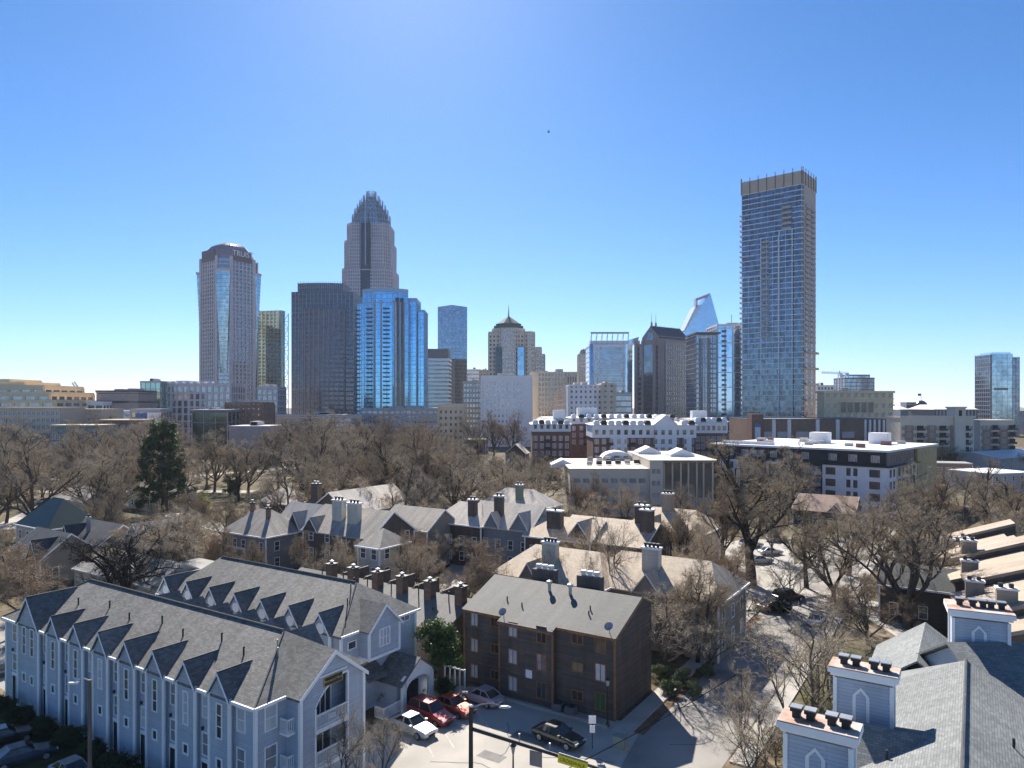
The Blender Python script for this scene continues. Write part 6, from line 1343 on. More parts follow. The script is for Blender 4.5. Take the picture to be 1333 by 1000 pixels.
# --- left edge apartment rows
teal_w = mat('stucco_teal', (.13, .22, .22), .8, var=.06)
def row_apts(label, pl, pr, Y, dep, top, cols, wall, base_m, zsplit, arch=False):
    q = front(pl, pr, Y, dep); w_ = q[1][0] - q[0][0]; zt = zat(top, Y); t = thing('apartment_block', label, 'apartments', (q[0][0], Y, 0), 0)
    b = MB(); b.box(0, w_, 0, dep, zsplit, zt); b.build('upper_wall', wall, t); b = MB(); b.box(.02, w_ - .02, .1, dep - .1, 0, zsplit); b.build('lower_wall', base_m, t); b = MB(); b.box(-.3, w_ + .3, -.5, dep, zt, zt + .6); b.build('cornice', stone_tan, t)
    xs = fr_(0, w_, cols); zs = [1 + 3.2 * k for k in range(int((zt - 1) // 3.2))]
    for i, x in enumerate(xs):
        for z in zs[-4:]: window(t, x, 0 if z > zsplit else .1, z, 1.6, 1.9, 'f', fm=white_side, gm=pane_grey, nx=2, nz=1, pane=False, name='window')
    return t
row_apts('brown brick and tan apartments with white framed windows at the left edge', -14, 78, 330, 20, 532, 15, stone_tan, brick_brown, 15)
row_apts('long tan apartment wing behind the teal rowhouses at left', 68, 132, 350, 20, 534, 10, stone_tan, brick_brown, 9)
row_apts('teal fronted rowhouses with white arched windows, left of the evergreen', 66, 130, 300, 12, 555, 11, teal_w, brick_red, 8)
row_apts('plain red brick block behind the top of the dark evergreen', 128, 182, 330, 14, 548, 6, brick_red, brick_red, 8)
t = Tw('office_block', 'golden stepped office block with ribbon windows at the left edge', 30, 430, cat='office block'); Y = 430
for pl_, pr_, top, dY in ((-20, 72, 523, 0), (-20, 65, 512, 5), (-20, 57, 503, 10), (-20, 32, 498, 16), (-20, 12, 494, 20)):
    q = front(pl_, pr_, Y + dY, 50 - dY); t.curtain(q, 0 if top == 523 else zat(top + 13, Y), zat(top, Y), g_slate, gold_stone, gold_stone, fh=4.2, bh=2.2, bw=8, w_=2, pb=.3, pp=.35, cap=1.0)
t.done()
for L_, R_, top, Y, m_, lb in ((148, 170, 537, 420, roof_white, 'low hall with sweeping white roof left of the seafoam glass box'), (170, 208, 535, 400, steel_grey, 'low grey block with blue hoarding under the seafoam glass box'), (114, 134, 525, 460, conc_white, 'small white framed block at the foot of the slanting crane')):
    t = Tw('hall', lb, (L_ + R_) / 2, Y, cat='hall'); q = front(L_, R_, Y, 14); zt = zat(top, Y); t.curtain(q, 0, zt, g_slate, m_, m_, fh=4, bh=1.4, bw=4, w_=.8, cap=1.2)
    if 'hoarding' in lb: t.mb('hoarding', mat('hoarding_blue', (.04, .12, .34), .6)).box(xat(178, Y), xat(196, Y), Y - 1.5, Y - 1.2, zat(546, Y), zat(538, Y)); t.mb('ribbed_screen', conc_white).box(xat(194, Y), xat(212, Y), Y - 2, Y - 1.6, zat(548, Y), zat(537, Y))
    t.done()
# ================================================================ trees and shrubs
bark = mat('bark', (.1, .083, .07), .95, var=.25, scale=1.2, spec=.1); bark_dark = mat('bark_dark', (.035, .03, .027), .95, var=.25, scale=1.2, spec=.1)
twig = mat('twig', (.37, .295, .2), .9, var=.18, scale=.25, spec=.1); twig_pale = mat('twig_pale', (.48, .4, .29), .9, var=.15, scale=.25, spec=.1); twig_red = mat('twig_red', (.35, .265, .18), .9, var=.18, scale=.25, spec=.1)
def leaf_mat(name, a, b_, tr=.25):
    m = bpy.data.materials.new(name); MATS[name] = m; m.use_nodes = True; n = m.node_tree.nodes; l = m.node_tree.links; p = n['Principled BSDF']
    p.inputs['Roughness'].default_value = .6; p.inputs['Specular IOR Level'].default_value = .3
    tc = n.new('ShaderNodeTexCoord'); nz = n.new('ShaderNodeTexNoise'); nz.inputs['Scale'].default_value = 1.1; nz.inputs['Detail'].default_value = 4; l.new(tc.outputs['Object'], nz.inputs['Vector'])
    rp = n.new('ShaderNodeMapRange'); rp.inputs[1].default_value = .35; rp.inputs[2].default_value = .65; l.new(nz.outputs['Fac'], rp.inputs[0])
    mx = n.new('ShaderNodeMix'); mx.data_type = 'RGBA'; mx.inputs[6].default_value = (*a, 1); mx.inputs[7].default_value = (*b_, 1); l.new(rp.outputs[0], mx.inputs[0]); l.new(mx.outputs[2], p.inputs['Base Color'])
    t_ = n.new('ShaderNodeBsdfTranslucent'); l.new(mx.outputs[2], t_.inputs[0]); ms = n.new('ShaderNodeMixShader'); ms.inputs[0].default_value = tr
    l.new(p.outputs[0], ms.inputs[1]); l.new(t_.outputs[0], ms.inputs[2]); l.new(ms.outputs[0], n['Material Output'].inputs[0]); return m
leaf_green = leaf_mat('leaf_green', (.1, .15, .045), (.045, .08, .028)); leaf_dark = leaf_mat('leaf_dark', (.075, .11, .04), (.035, .055, .022)); leaf_yellow = leaf_mat('leaf_yellow', (.26, .25, .05), (.1, .13, .03)); leaf_ochre = leaf_mat('leaf_ochre', (.24, .17, .06), (.12, .1, .04)); leaf_box = leaf_mat('leaf_box', (.035, .06, .022), (.015, .03, .012)); leaf_sage = leaf_mat('leaf_sage', (.17, .2, .1), (.09, .12, .05))

def raw_mesh(name, V, Fc, m):
    me = bpy.data.meshes.new(name); V = np.asarray(V, dtype=np.float32); k = len(Fc[0]); Fc = np.asarray(Fc, dtype=np.int32)
    me.vertices.add(len(V)); me.vertices.foreach_set('co', V.ravel()); me.loops.add(Fc.size); me.loops.foreach_set('vertex_index', Fc.ravel())
    me.polygons.add(len(Fc)); me.polygons.foreach_set('loop_start', np.arange(0, Fc.size, k, dtype=np.int32)); me.polygons.foreach_set('loop_total', np.full(len(Fc), k, dtype=np.int32))
    me.update(calc_edges=True); me.materials.append(m); return me
def tubes(segs, n):
    """segs: array rows p(3) q(3) r0 r1 -> verts, quads"""
    S_ = np.array(segs, dtype=float); p, q, r0, r1 = S_[:, :3], S_[:, 3:6], S_[:, 6], S_[:, 7]
    d = q - p; d /= np.maximum(np.linalg.norm(d, axis=1), 1e-6)[:, None]
    h = np.where(np.abs(d[:, 2:3]) > .9, np.array([[1., 0, 0]]), np.array([[0, 0, 1.]])); u = np.cross(d, h); u /= np.linalg.norm(u, axis=1)[:, None]; v = np.cross(d, u)
    V = []; a = 2 * math.pi * np.arange(n) / n
    ring = u[:, None, :] * np.cos(a)[None, :, None] + v[:, None, :] * np.sin(a)[None, :, None]
    V = np.concatenate([p[:, None, :] + ring * r0[:, None, None], q[:, None, :] + ring * r1[:, None, None]], 1)   # (N, 2n, 3)
    base = (np.arange(len(S_)) * 2 * n)[:, None, None]; k = np.arange(n); j = (k + 1) % n
    quad = np.stack([k, j, n + j, n + k], 1)[None] + base
    return V.reshape(-1, 3), quad.reshape(-1, 4)
def bare_tree(seed, Ht, spread, trunk_h=.28, limbs=5, twigs=1.0, gnarl=.25, up=.5, thick=1.0, tm=None, bm=None, twl=.75, tww=.019):
    rg = np.random.default_rng(seed); big = []; mid = []; fine = []; tw = []
    def unit(v): return v / max(np.linalg.norm(v), 1e-6)
    def run(p, d, L, r, k, g, lift):
        pts = [p]; rs = [r]; dd = unit(d)
        for i in range(k):
            dd = unit(dd + rg.normal(0, g, 3) + np.array([0, 0, lift])); pts.append(pts[-1] + dd * L / k); rs.append(r * (1 - .62 * (i + 1) / k))
        return pts, rs, dd
    def put(lst, pts, rs):
        for a, b, c, e in zip(pts[:-1], pts[1:], rs[:-1], rs[1:]): lst.append((*a, *b, c, e))
    r0 = Ht * .021 * thick
    th = Ht * trunk_h; pts, rs, d = run(np.zeros(3), np.array([rg.normal(0, .05), rg.normal(0, .05), 1]), th, r0 * 1.25, 4, gnarl * .25, .02); rs = [r0 * (1.35 - .4 * i / 4) for i in range(5)]; put(big, pts, rs)
    top = pts[-1]; ph0 = rg.uniform(0, 6.28)
    def branch(p, d, L, r, lvl):
        k = (6, 5, 4, 3)[lvl]; pts, rs, dd = run(p, d, L, r, k, gnarl * (.55, .8, 1, 1)[lvl], (.06, .05, .03, .02)[lvl] * (up * 2))
        put((big, big, mid, fine)[lvl], pts, rs)
        if lvl == 3:
            for i in range(1, len(pts)):
                for _ in range(max(1, int(round(3.2 * twigs)))):
                    t = rg.uniform(0, 1); a = pts[i - 1] * (1 - t) + pts[i] * t; e = unit(unit(pts[i] - pts[i - 1]) * .8 + rg.normal(0, .6, 3) + np.array([0, 0, .15])); tw.append((a, e, twl * rg.uniform(.5, 1.25)))
            return
        nc = (8, 6, 5)[lvl]
        for j in range(nc):
            f_ = (.28 + .72 * (j + rg.uniform(.2, .9)) / nc); x = min(f_, .999) * k; i = int(x); a = np.array(pts[i]) * (1 - x + i) + np.array(pts[min(i + 1, k)]) * (x - i)
            base = unit(np.array(pts[min(i + 1, k)]) - np.array(pts[i])); side = unit(np.cross(base, rg.normal(0, 1, 3))); 
            e = unit(base * (.75 if lvl == 0 else .7) + side * rg.uniform(.6, 1.0) + np.array([0, 0, .18]))
            branch(a, e, L * (.5, .5, .5)[lvl] * rg.uniform(.7, 1.2) * (1.15 - .5 * f_), rs[i] * (.62, .62, .55)[lvl], lvl + 1)
    for i in range(limbs):
        a = ph0 + 6.283 * i / limbs + rg.normal(0, .25); inc = rg.uniform(.25, 1.0) if i else .05
        R_ = spread * rg.uniform(.75, 1.05) * (inc ** .6 if i else .2); hz_ = (Ht - th) * rg.uniform(.78, 1.0) * (1 - .35 * inc)
        v = np.array([math.cos(a) * R_, math.sin(a) * R_, hz_]); L = np.linalg.norm(v) * .98; start = pts[-1] if i % 2 == 0 else pts[-2]
        branch(start, unit(v * np.array([1.2, 1.2, .85])), L, r0 * rg.uniform(.5, .75) if i else r0 * .8, 0)
    V1, Q1 = tubes(big, 6); V2, Q2 = tubes(mid, 4); 
    tmesh = raw_mesh('trunk', np.concatenate([V1, V2]), np.concatenate([Q1, Q2 + len(V1)]), bm or bark)
    V3, Q3 = tubes(fine, 3); T3 = np.concatenate([Q3[:, [0, 1, 2]], Q3[:, [0, 2, 3]]])
    A = np.array([t[0] for t in tw]); D = np.array([t[1] for t in tw]); Ls = np.array([t[2] for t in tw])
    # every twig: a slim tapering blade, plus two side shoots
    def blades(A, D, Ls, w_):
        s_ = np.cross(D, rg.normal(0, 1, A.shape)); s_ /= np.maximum(np.linalg.norm(s_, axis=1), 1e-6)[:, None]
        V = np.stack([A - s_ * w_, A + s_ * w_, A + D * Ls[:, None]], 1).reshape(-1, 3); return V, np.arange(len(V)).reshape(-1, 3)
    Vs, Ts = [V3], [T3]; off = len(V3)
    def addb(A, D, Ls, w_):
        nonlocal off
        V, T = blades(A, D, Ls, w_); Vs.append(V); Ts.append(T + off); off += len(V)
    addb(A, D, Ls, tww)
    for k in range(1):
        D2 = D * .7 + rg.normal(0, .55, D.shape); D2 /= np.linalg.norm(D2, axis=1)[:, None]; addb(A + D * (Ls * rg.uniform(.3, .8, len(Ls)))[:, None], D2, Ls * .6, tww * .8)
    cmesh = raw_mesh('crown', np.concatenate(Vs), np.concatenate(Ts), tm or twig)
    return tmesh, cmesh
def leaf_cloud(rg, C, Rr, n, size, squash=1.0, shell=.55):
    """n leaf quads in ellipsoid clumps"""
    d = rg.normal(0, 1, (n, 3)); d /= np.linalg.norm(d, axis=1)[:, None]; r = Rr * (shell + (1 - shell) * rg.uniform(0, 1, n)) * rg.uniform(.75, 1.12, n)
    P_ = np.asarray(C)[None] + d * r[:, None] * np.array([1, 1, squash]); nrm = d + rg.normal(0, .7, (n, 3)); nrm /= np.linalg.norm(nrm, axis=1)[:, None]
    u = np.cross(nrm, rg.normal(0, 1, (n, 3))); u /= np.linalg.norm(u, axis=1)[:, None]; v = np.cross(nrm, u); s_ = size * rg.uniform(.6, 1.3, n)[:, None]
    V = np.stack([P_ - u * s_ * .5, P_ + v * s_ * .32, P_ + u * s_ * .5, P_ - v * s_ * .32], 1).reshape(-1, 3); return V
def leafy(seed, clumps, n, size, m, trunk=None, tmat=None):
    rg = np.random.default_rng(seed); tot = sum(c[3] ** 2 for c in clumps); Vs = []
    for x, y, z, r in clumps: Vs.append(leaf_cloud(rg, (x, y, z), r, max(12, int(n * r * r / tot)), size, .8, .35))
    V = np.concatenate(Vs); cm_ = raw_mesh('crown', V, np.arange(len(V)).reshape(-1, 4), m)
    tmh = None
    if trunk: V1, Q1 = tubes(trunk, 6); tmh = raw_mesh('trunk', V1, Q1, tmat or bark)
    return tmh, cm_
def put_tree(name, label, meshes, loc, s=1.0, rz=0.0, group=None, cat='tree', sz=None):
    t = thing(name, label, cat, loc, rz, group); t.scale = (s, s, sz or s)
    for nm, me in zip(('trunk', 'crown'), meshes):
        if me: o = bpy.data.objects.new(nm, me); COL.objects.link(o); o.parent = t
    return t
# --- prototypes
TP = [bare_tree(11, 18, 8.5, .22, 6, .7), bare_tree(12, 18, 7.0, .3, 5, .5, up=.7, thick=1.25, bm=bark_dark), bare_tree(13, 18, 9.5, .2, 6, .6, gnarl=.3, tm=twig_pale), bare_tree(14, 18, 5.0, .3, 5, .7, up=.9, tm=twig_red), bare_tree(15, 18, 8.0, .25, 6, .7, tm=twig_pale), bare_tree(16, 18, 9.0, .18, 7, .5, gnarl=.2, thick=1.2, bm=bark_dark)]
SP = [bare_tree(21, 9, 4.2, .16, 6, .62, up=.5, tm=twig_pale, thick=.85, twl=.55, tww=.012), bare_tree(22, 9, 3.4, .2, 5, .62, up=.8, thick=.9, twl=.55, tww=.012, bm=bark_dark), bare_tree(23, 9, 5.0, .14, 6, .55, gnarl=.35, thick=.85, tm=twig_red, twl=.55, tww=.012)]
ORD = ['leftmost', 'second from left', 'third from left', 'fourth from left', 'fifth from left', 'sixth from left', 'seventh from left', 'eighth from left', 'ninth from left', 'tenth from left', 'eleventh from left', 'twelfth from left', 'thirteenth from left', 'fourteenth from left', 'fifteenth from left', 'sixteenth from left', 'seventeenth from left', 'eighteenth from left', 'nineteenth from left', 'twentieth from left', 'twenty first from left', 'twenty second from left']
def hero(label, px, pyb, pyt, proto, rz=0, Y=None, wid=1.0, name='bare_tree'):
    g_ = onz(px, pyb) if Y is None else Vector((xat(px, Y), Y, 0)); hgt = zat(pyt, g_.y); h0 = 18 if proto in TP else 9
    return put_tree(name, label, proto, g_, hgt / h0 * wid, rz, 'bare winter trees', sz=hgt / h0)
FP = [bare_tree(51, 9, 3.6, .16, 5, .34, up=.6, tm=twig_pale, bm=bark, thick=.75, twl=.55, tww=.009), bare_tree(52, 9, 4.2, .12, 5, .34, up=.5, tm=twig_pale, thick=.75, twl=.55, tww=.009)]
GN = bare_tree(31, 12, 8.5, .22, 6, .35, gnarl=.5, up=.35, thick=1.7, bm=bark_dark, tm=bark_dark)
put_tree('bare_tree', 'gnarled black tree with thick crooked limbs behind the first blue row', GN, (xat(158, 97), 97, 0), 1.05, .6, 'bare winter trees')
H1 = bare_tree(41, 18, 8.2, .2, 7, .75, up=.6, twl=.7, tww=.014)
TP_h = TP + [H1]
def hero2(label, px, Y, pyt, meshes, h0, rz=0, wid=1.0): 
    hgt = zat(pyt, Y); return put_tree('bare_tree', label, meshes, (xat(px, Y), Y, 0), hgt / h0 * wid, rz, 'bare winter trees', sz=hgt / h0)
hero2('huge bare tree with dark trunk standing before the black and white block', 978, 112, 588, TP[1], 18, .3, 1.15)
hero2('huge spreading bare tree right of the side street, before the sand roofs', 1182, 90, 652, H1, 18, 1.1, 1.35)
hero2('big spreading bare tree left of the dark evergreen', 133, 215, 546, TP[0], 18, 0, 1.1)
hero2('broad bare tree with dark trunk below the dark ribbed tower', 393, 235, 548, TP[5], 18, .7, 1.2)
hero2('broad bare tree leaning right, below the cyan glass tower', 444, 228, 552, TP[2], 18, 1.9, 1.15)
hero2('large rounded bare tree in the middle, right of the brown roofed townhouses', 524, 150, 600, TP[4], 18, 2.6, 1.15)
hero2('bare tree with fanned trunks left of the beige office block', 752, 165, 628, TP[3], 18, .2, 1.2)
hero2('bare tree in the middle behind the arched dormer house', 700, 185, 590, TP[0], 18, 2, 1.0)
hero2('tall bare tree at the right end of the dark brown block, nearest the wall', 868, 74, 765, FP[0], 9, .4, 1.3)
hero2('bushy bare tree between the dark brown block and the side street', 908, 78, 738, SP[1], 9, 1.4, 1.05)
hero2('bare tree leaning over the side street, right of the dark brown block', 935, 86, 735, TP[3], 18, 2.2, 1.3)
hero2('slim many branched bare tree left of the front box chimneys', 1052, 56, 802, FP[0], 9, .9, 1.1)
hero2('low bare tree at the foot of the front box chimney, bottom edge', 985, 52, 905, FP[1], 9, 2.9, 1.0)
hero2('thin bare sapling in front of the arched balconies', 452, 49.5, 925, FP[1], 9, .2, .8)
hero2('thin bare sapling beside the silver car, right of the arched balconies', 498, 53, 925, FP[0], 9, 2.0, .8)
hero2('bare tree with low crooked branch behind the brown chimney row', 640, 92, 700, SP[2], 9, .5, 1.1)
hero2('round twiggy bare tree behind the brown chimney row', 548, 98, 705, SP[0], 9, 1.5, 1.0)
hero2('slim bare tree in front of the nearest tan roofs', 720, 92, 700, FP[0], 9, .1, .8)
hero2('slim forked bare tree before the tan roof above the brown block', 795, 88, 690, FP[1], 9, 2.4, .8)
hero2('tall bare tree on the verge beside the parked cars', 1050, 110, 660, TP[1], 18, 1.2, .9)
hero2('wide bare tree across the lane, left of the huge spreading one', 1105, 118, 650, TP[2], 18, .4, 1.0)
hero2('wide bare tree behind the huge spreading one, above the sand roofs', 1255, 150, 622, TP[4], 18, .9, 1.0)
hero2('reddish twiggy bare tree at the left edge behind the first blue row', 40, 90, 705, SP[2], 9, .9, 1.35)

for lb, px, Y, top, me_, h0, wid in (
 ('forked bare tree by the pale shrubs, right of the dark brown block', 888, 80, 760, FP[1], 9, 1.1), ('leaning bare tree over the kerb, right of the pale shrubs', 925, 76, 790, FP[0], 9, 1.2), ('bare tree with two stems where the street bends behind the brown block', 948, 92, 715, SP[2], 9, 1.1),
 ('bare tree with pale twigs beside the tan roof and street', 915, 96, 690, SP[0], 9, .9), ('bare tree between the huge dark trunked tree and the tan roofs', 935, 118, 640, TP[3], 18, 1.0), ('bare tree behind the parked cars, left of the verge', 1005, 132, 655, TP[4], 18, .8),
 ('thin bare tree on the lane side of the parking court', 1030, 98, 720, FP[0], 9, 1.1), ('bare tree arching over the lane, between verge and huge spreading one', 1085, 102, 690, TP[5], 18, 1.1), ('bare tree before the huge spreading one, low and wide', 1130, 84, 745, SP[2], 9, 1.2),
 ('bare tree right of the huge spreading one', 1232, 98, 690, TP[2], 18, .9), ('bare tree behind the huge spreading one on its left', 1145, 135, 630, TP[0], 18, 1.0), ('bare tree behind the huge spreading one on its right', 1215, 140, 618, TP[3], 18, 1.1), ('bare tree at right edge above the sand roofs', 1305, 135, 630, TP[5], 18, 1.1), ('bare tree before the mirror tower road, right', 1280, 175, 605, TP[1], 18, 1.2), ('bare tree below the ochre side of the black and white block', 1190, 165, 612, TP[4], 18, 1.0),
 ('low bare tree beside the lowest front box chimney', 965, 60, 870, FP[1], 9, 1.0), ('bare tree right behind the slim bare tree by the box chimneys', 1080, 66, 790, FP[1], 9, 1.0),
 ('bare tree before the left wall of the beige office block', 778, 160, 622, TP[3], 18, 1.0), ('pale bare tree before the middle wall of the beige office block', 818, 155, 630, SP[0], 9, .8), ('bare tree before the glass hall of the beige block', 882, 152, 632, TP[5], 18, .9),
 ('small bare tree at the left corner of the blue grey house', 285, 112, 690, SP[2], 9, .9), ('small bare tree between blue grey house and brown roofed townhouses', 395, 108, 698, SP[1], 9, .8), ('low bare tree before the two white chimneys', 425, 100, 712, FP[0], 9, .9), ('low bare tree before the blue grey house', 330, 106, 708, SP[1], 9, .8), ('low bare tree before the brown roofed townhouses', 450, 103, 700, SP[0], 9, .9), ('low bare tree before the white bay house, right', 525, 104, 690, SP[2], 9, .9), ('bare tree before the small grey gabled house', 205, 106, 664, SP[0], 9, 1.2), ('bare tree before the round windowed dormer', 890, 112, 662, SP[1], 9, .9), ('bare tree rising between the two nearest tan roofs', 775, 100, 668, FP[0], 9, .9)):
    hero2(lb, px, Y, top, me_, h0, px * .7, wid)
# --- filler woodland between the houses
LAND = [('the green metal roof', 35, 130), ('the dark left roofs', 120, 125), ('the worn pale roof', 150, 105), ('the blue grey hipped house', 335, 120), ('the white dormered house', 375, 135), ('the brown gabled house', 430, 145), ('the two white chimneys', 436, 115), ('the white bay house', 488, 110), ('the balcony house', 620, 138), ('the arched dormer house', 655, 130), ('the wide pale roof', 670, 160), ('the nearest tan roofs', 710, 98), ('the tan roof above the brown block', 850, 92), ('the pair of dark chimneys', 800, 120), ('the round windowed dormer', 865, 135), ('the beige office block', 830, 185), ('the black and white block', 1080, 190), ('the reddish ridged roofs', 1080, 160), ('the sand lean-to roofs', 1290, 95), ('the dark evergreen', 212, 180), ('the teal rowhouses', 100, 300), ('the brick apartments', 800, 270), ('the cyan glass tower', 507, 330), ('the vaulted pink tower', 298, 330), ('the dark ribbed tower', 420, 330), ('the domed limestone tower', 662, 330), ('the far right shop', 1255, 300), ('the long metal warehouse', 1320, 300), ('the jade glass pavilion', 272, 330), ('the blue prism tower', 590, 330)]
foots = []
bpy.context.view_layer.update()
for o in COL.objects:
    if o.type == 'MESH' and o.parent and o.name.split('.')[0] in ('wall', 'brick_wall', 'white_wall', 'upper_wall', 'wing_wall'):
        bb_ = [o.matrix_world @ Vector(c) for c in o.bound_box]; xs = [v.x for v in bb_]; ys = [v.y for v in bb_]
        e1 = (bb_[4] - bb_[0]); e2 = (bb_[3] - bb_[0]); foots.append((bb_[0].x, bb_[0].y, e1.x, e1.y, e2.x, e2.y))
def inside(x, y, mg):
    for x0, y0, ax, ay, bx, by in foots:
        la, lb = math.hypot(ax, ay), math.hypot(bx, by)
        if la < .1 or lb < .1: continue
        dx, dy = x - x0, y - y0; u = (dx * ax + dy * ay) / la; v = (dx * bx + dy * by) / lb
        if -mg < u < la + mg and -mg < v < lb + mg: return True
    return False
def on_road(x, y):
    d = Vector((x, y, 0)) - SC0; u = d.dot(E); v = d.dot(N)
    if abs(u) < 6 and v < 60: return True
    # parking court
    k = x / y * F + CX; py = HY + H * F / y
    return 955 < k < 1035 and 700 < py < 790
# parts of the picture that trees standing nearer must leave free: x0, y0, x1, y1, depth behind it
KEEP = [(60, 655, 255, 765, 99), (290, 655, 400, 725, 115), (340, 635, 420, 690, 130), (400, 630, 500, 740, 108), (470, 690, 505, 745, 100), (590, 620, 700, 700, 130), (660, 695, 790, 765, 92), (790, 705, 930, 790, 86), (735, 650, 840, 712, 116), (835, 640, 905, 690, 130), (735, 590, 935, 640, 178), (700, 535, 945, 592, 262), (1000, 565, 1230, 655, 175), (930, 565, 1000, 590, 175), (0, 655, 60, 700, 120), (60, 672, 190, 720, 112), (85, 720, 200, 762, 95), (955, 700, 1040, 800, 90), (1210, 690, 1333, 830, 84), (175, 545, 250, 640, 178), (1160, 535, 1300, 610, 300), (0, 525, 140, 566, 300), (1210, 588, 1333, 625, 280), (950, 800, 1030, 940, 60), (600, 560, 690, 580, 330), (250, 540, 350, 570, 360), (270, 625, 330, 650, 200), (1040, 650, 1115, 680, 150)]
rr = random.Random(7); placed = [(o.location.x, o.location.y) for o in COL.objects if o.get('group') == 'bare winter trees']; rows = {}; fill = []
def try_tree(px, Y, hh, proto, h0, mind, strict=True):
    x = xat(px, Y)
    if inside(x, Y, 1.5) or on_road(x, Y): return False
    if any((x - a) ** 2 + (Y - b_) ** 2 < mind * mind for a, b_ in placed): return False
    top = HY + (H - hh) / Y * F; wpx = hh * .38 / Y * F; bot = HY + H / Y * F
    for x0, y0, x1, y1, D in KEEP:
        if Y < D + 6 and px + wpx * .8 > x0 and px - wpx * .8 < x1 and top + (bot - top) * .1 < y1 and bot > y0: return False
    placed.append((x, Y)); fill.append((px, Y, hh, proto, h0)); return True
for _ in range(14000):
    if len(fill) >= 252: break
    Y = 88 + 270 * rr.random() ** .8; px = rr.uniform(-40, 1373)
    if Y < 130: 
        hh = rr.uniform(6, 11); big_ = False
    else: hh = rr.uniform(12, 22) if Y > 150 else rr.uniform(9, 16); big_ = True
    if px > 690 and Y > 200: hh = min(hh, rr.uniform(8, 13))
    if Y > 230 and px < 700: hh = rr.uniform(17, 23.5)
    if hh > 11: pr = rr.choice(TP); h0 = 18
    else: pr = rr.choice(SP); h0 = 9
    if not try_tree(px, Y, hh, pr, h0, (6.6 if px < 420 else 7.5) if big_ else 5.2):
        pr = rr.choice(SP); try_tree(px, Y, rr.uniform(3.5, 7), pr, 9, 4.5) if rr.random() < .25 else None
for px, Y, hh, pr, h0 in fill:
    best = min(LAND, key=lambda L_: abs(L_[1] - px) / 60 + abs(L_[2] - Y) / 45); rel = 'in front of' if Y < best[2] - 4 else ('behind' if Y > best[2] + 4 else 'beside')
    sz_ = 'tall' if hh > 16 else ('medium' if hh > 9 else 'low'); rows.setdefault((sz_, rel, best[0]), []).append((px, Y, hh, pr, h0))
for (sz_, rel, nm), lst in rows.items():
    lst.sort()
    for i, (px, Y, hh, pr, h0) in enumerate(lst):
        lab = f'{sz_} bare tree {rel} {nm}' if len(lst) == 1 else f'{sz_} bare tree, {ORD[min(i, 21)]} of those {rel} {nm}'
        put_tree('bare_tree', lab, pr, (xat(px, Y), Y, 0), hh / h0 * rr.uniform(.9, 1.15), rr.uniform(0, 6.28), 'bare winter trees', sz=hh / h0)
# --- far woodland that reads as one mass
Vb = []; 
for me_ in (SP[0][1], SP[1][1]):
    a = np.zeros(len(me_.vertices) * 3); me_.vertices.foreach_get('co', a); a = a.reshape(-1, 3, 3) if len(a) % 9 == 0 else None
    lv = np.zeros(len(me_.loops), dtype=np.int64); me_.loops.foreach_get('vertex_index', lv); co = np.zeros(len(me_.vertices) * 3); me_.vertices.foreach_get('co', co); Vb.append(co.reshape(-1, 3)[lv].reshape(-1, 3, 3))
rg = np.random.default_rng(5); out = []
for k in range(230):
    Y = rg.uniform(345, 1100) if k < 150 else rg.uniform(1200, 3000); px = rg.uniform(-60, 1390); s_ = rg.uniform(.9, 1.7) * (1 if Y < 1200 else 1.4); b_ = Vb[k % 2]; idx = rg.integers(0, len(b_), 1500 if Y < 1100 else 700)
    if inside(xat(px, Y), Y, 3): continue
    if 1160 < px < 1300 and Y < 700: s_ *= .6
    q = b_[idx].copy(); c = q.mean(1, keepdims=True); q = c + (q - c) * (1.8 if Y < 1100 else 4.5); a = rg.uniform(0, 6.28); M = np.array([[math.cos(a), -math.sin(a), 0], [math.sin(a), math.cos(a), 0], [0, 0, 1]]); q = q @ M.T * s_ + np.array([xat(px, Y), Y, 0]); out.append(q.reshape(-1, 3))
V = np.concatenate(out); fo = bpy.data.objects.new('far_woodland', raw_mesh('far_woodland', V, np.arange(len(V)).reshape(-1, 3), twig)); COL.objects.link(fo); tag(fo, 'brown haze of distant bare treetops between the far buildings', 'woodland', kind='stuff')
# --- evergreens and shrubs
rg = np.random.default_rng(9); cl = []
for k in range(170):
    z = rg.uniform(3.5, 24); f_ = 1 - (z - 4.5) / 21.; Rm = 7.6 * (f_ ** .65) + .6; a = rg.uniform(0, 6.28); r = Rm * math.sqrt(rg.uniform(.15, 1)); cl.append((r * math.cos(a), r * math.sin(a), z - r * .12, rg.uniform(.9, 1.8)))
tr_ = [(0, 0, 0, 0.2, 0, 12, .55, .35), (.2, 0, 12, 0, 0, 24, .35, .05)] + [(0, 0, c[2] - 1, c[0] * .9, c[1] * .9, c[2], .1, .03) for c in cl[::3]]
put_tree('evergreen_tree', 'tall dark green evergreen rising above the bare trees at left', leafy(3, cl, 30000, .42, leaf_dark, tr_), (xat(212, 180), 180, 0), 1.0)
def shrub_clumps(seed, R_, Hh, n=16, pw=.5):
    rg = np.random.default_rng(seed); out = []
    for k in range(n): a = rg.uniform(0, 6.28); r = R_ * rg.uniform(0, .75) ; out.append((r * math.cos(a), r * math.sin(a), rg.uniform(.25, .85) * Hh * (1 - .25 * (r / R_) ** 2), R_ * rg.uniform(.3, .45)))
    return out
gt = leafy(4, [(x, y, z + 1.0, r) for x, y, z, r in shrub_clumps(4, 2.3, 6.0, 34)], 9000, .22, leaf_green, [(0, 0, 0, 0, 0, 3.5, .16, .08), (0, 0, 1.5, .9, .3, 4.5, .08, .03), (0, 0, 1.8, -.8, .2, 4.3, .08, .03)])
put_tree('leafy_tree', 'bright green leafy tree between the white porch and the dark brown block', gt, (xat(573, 70.5), 70.5, 0), 1.1)
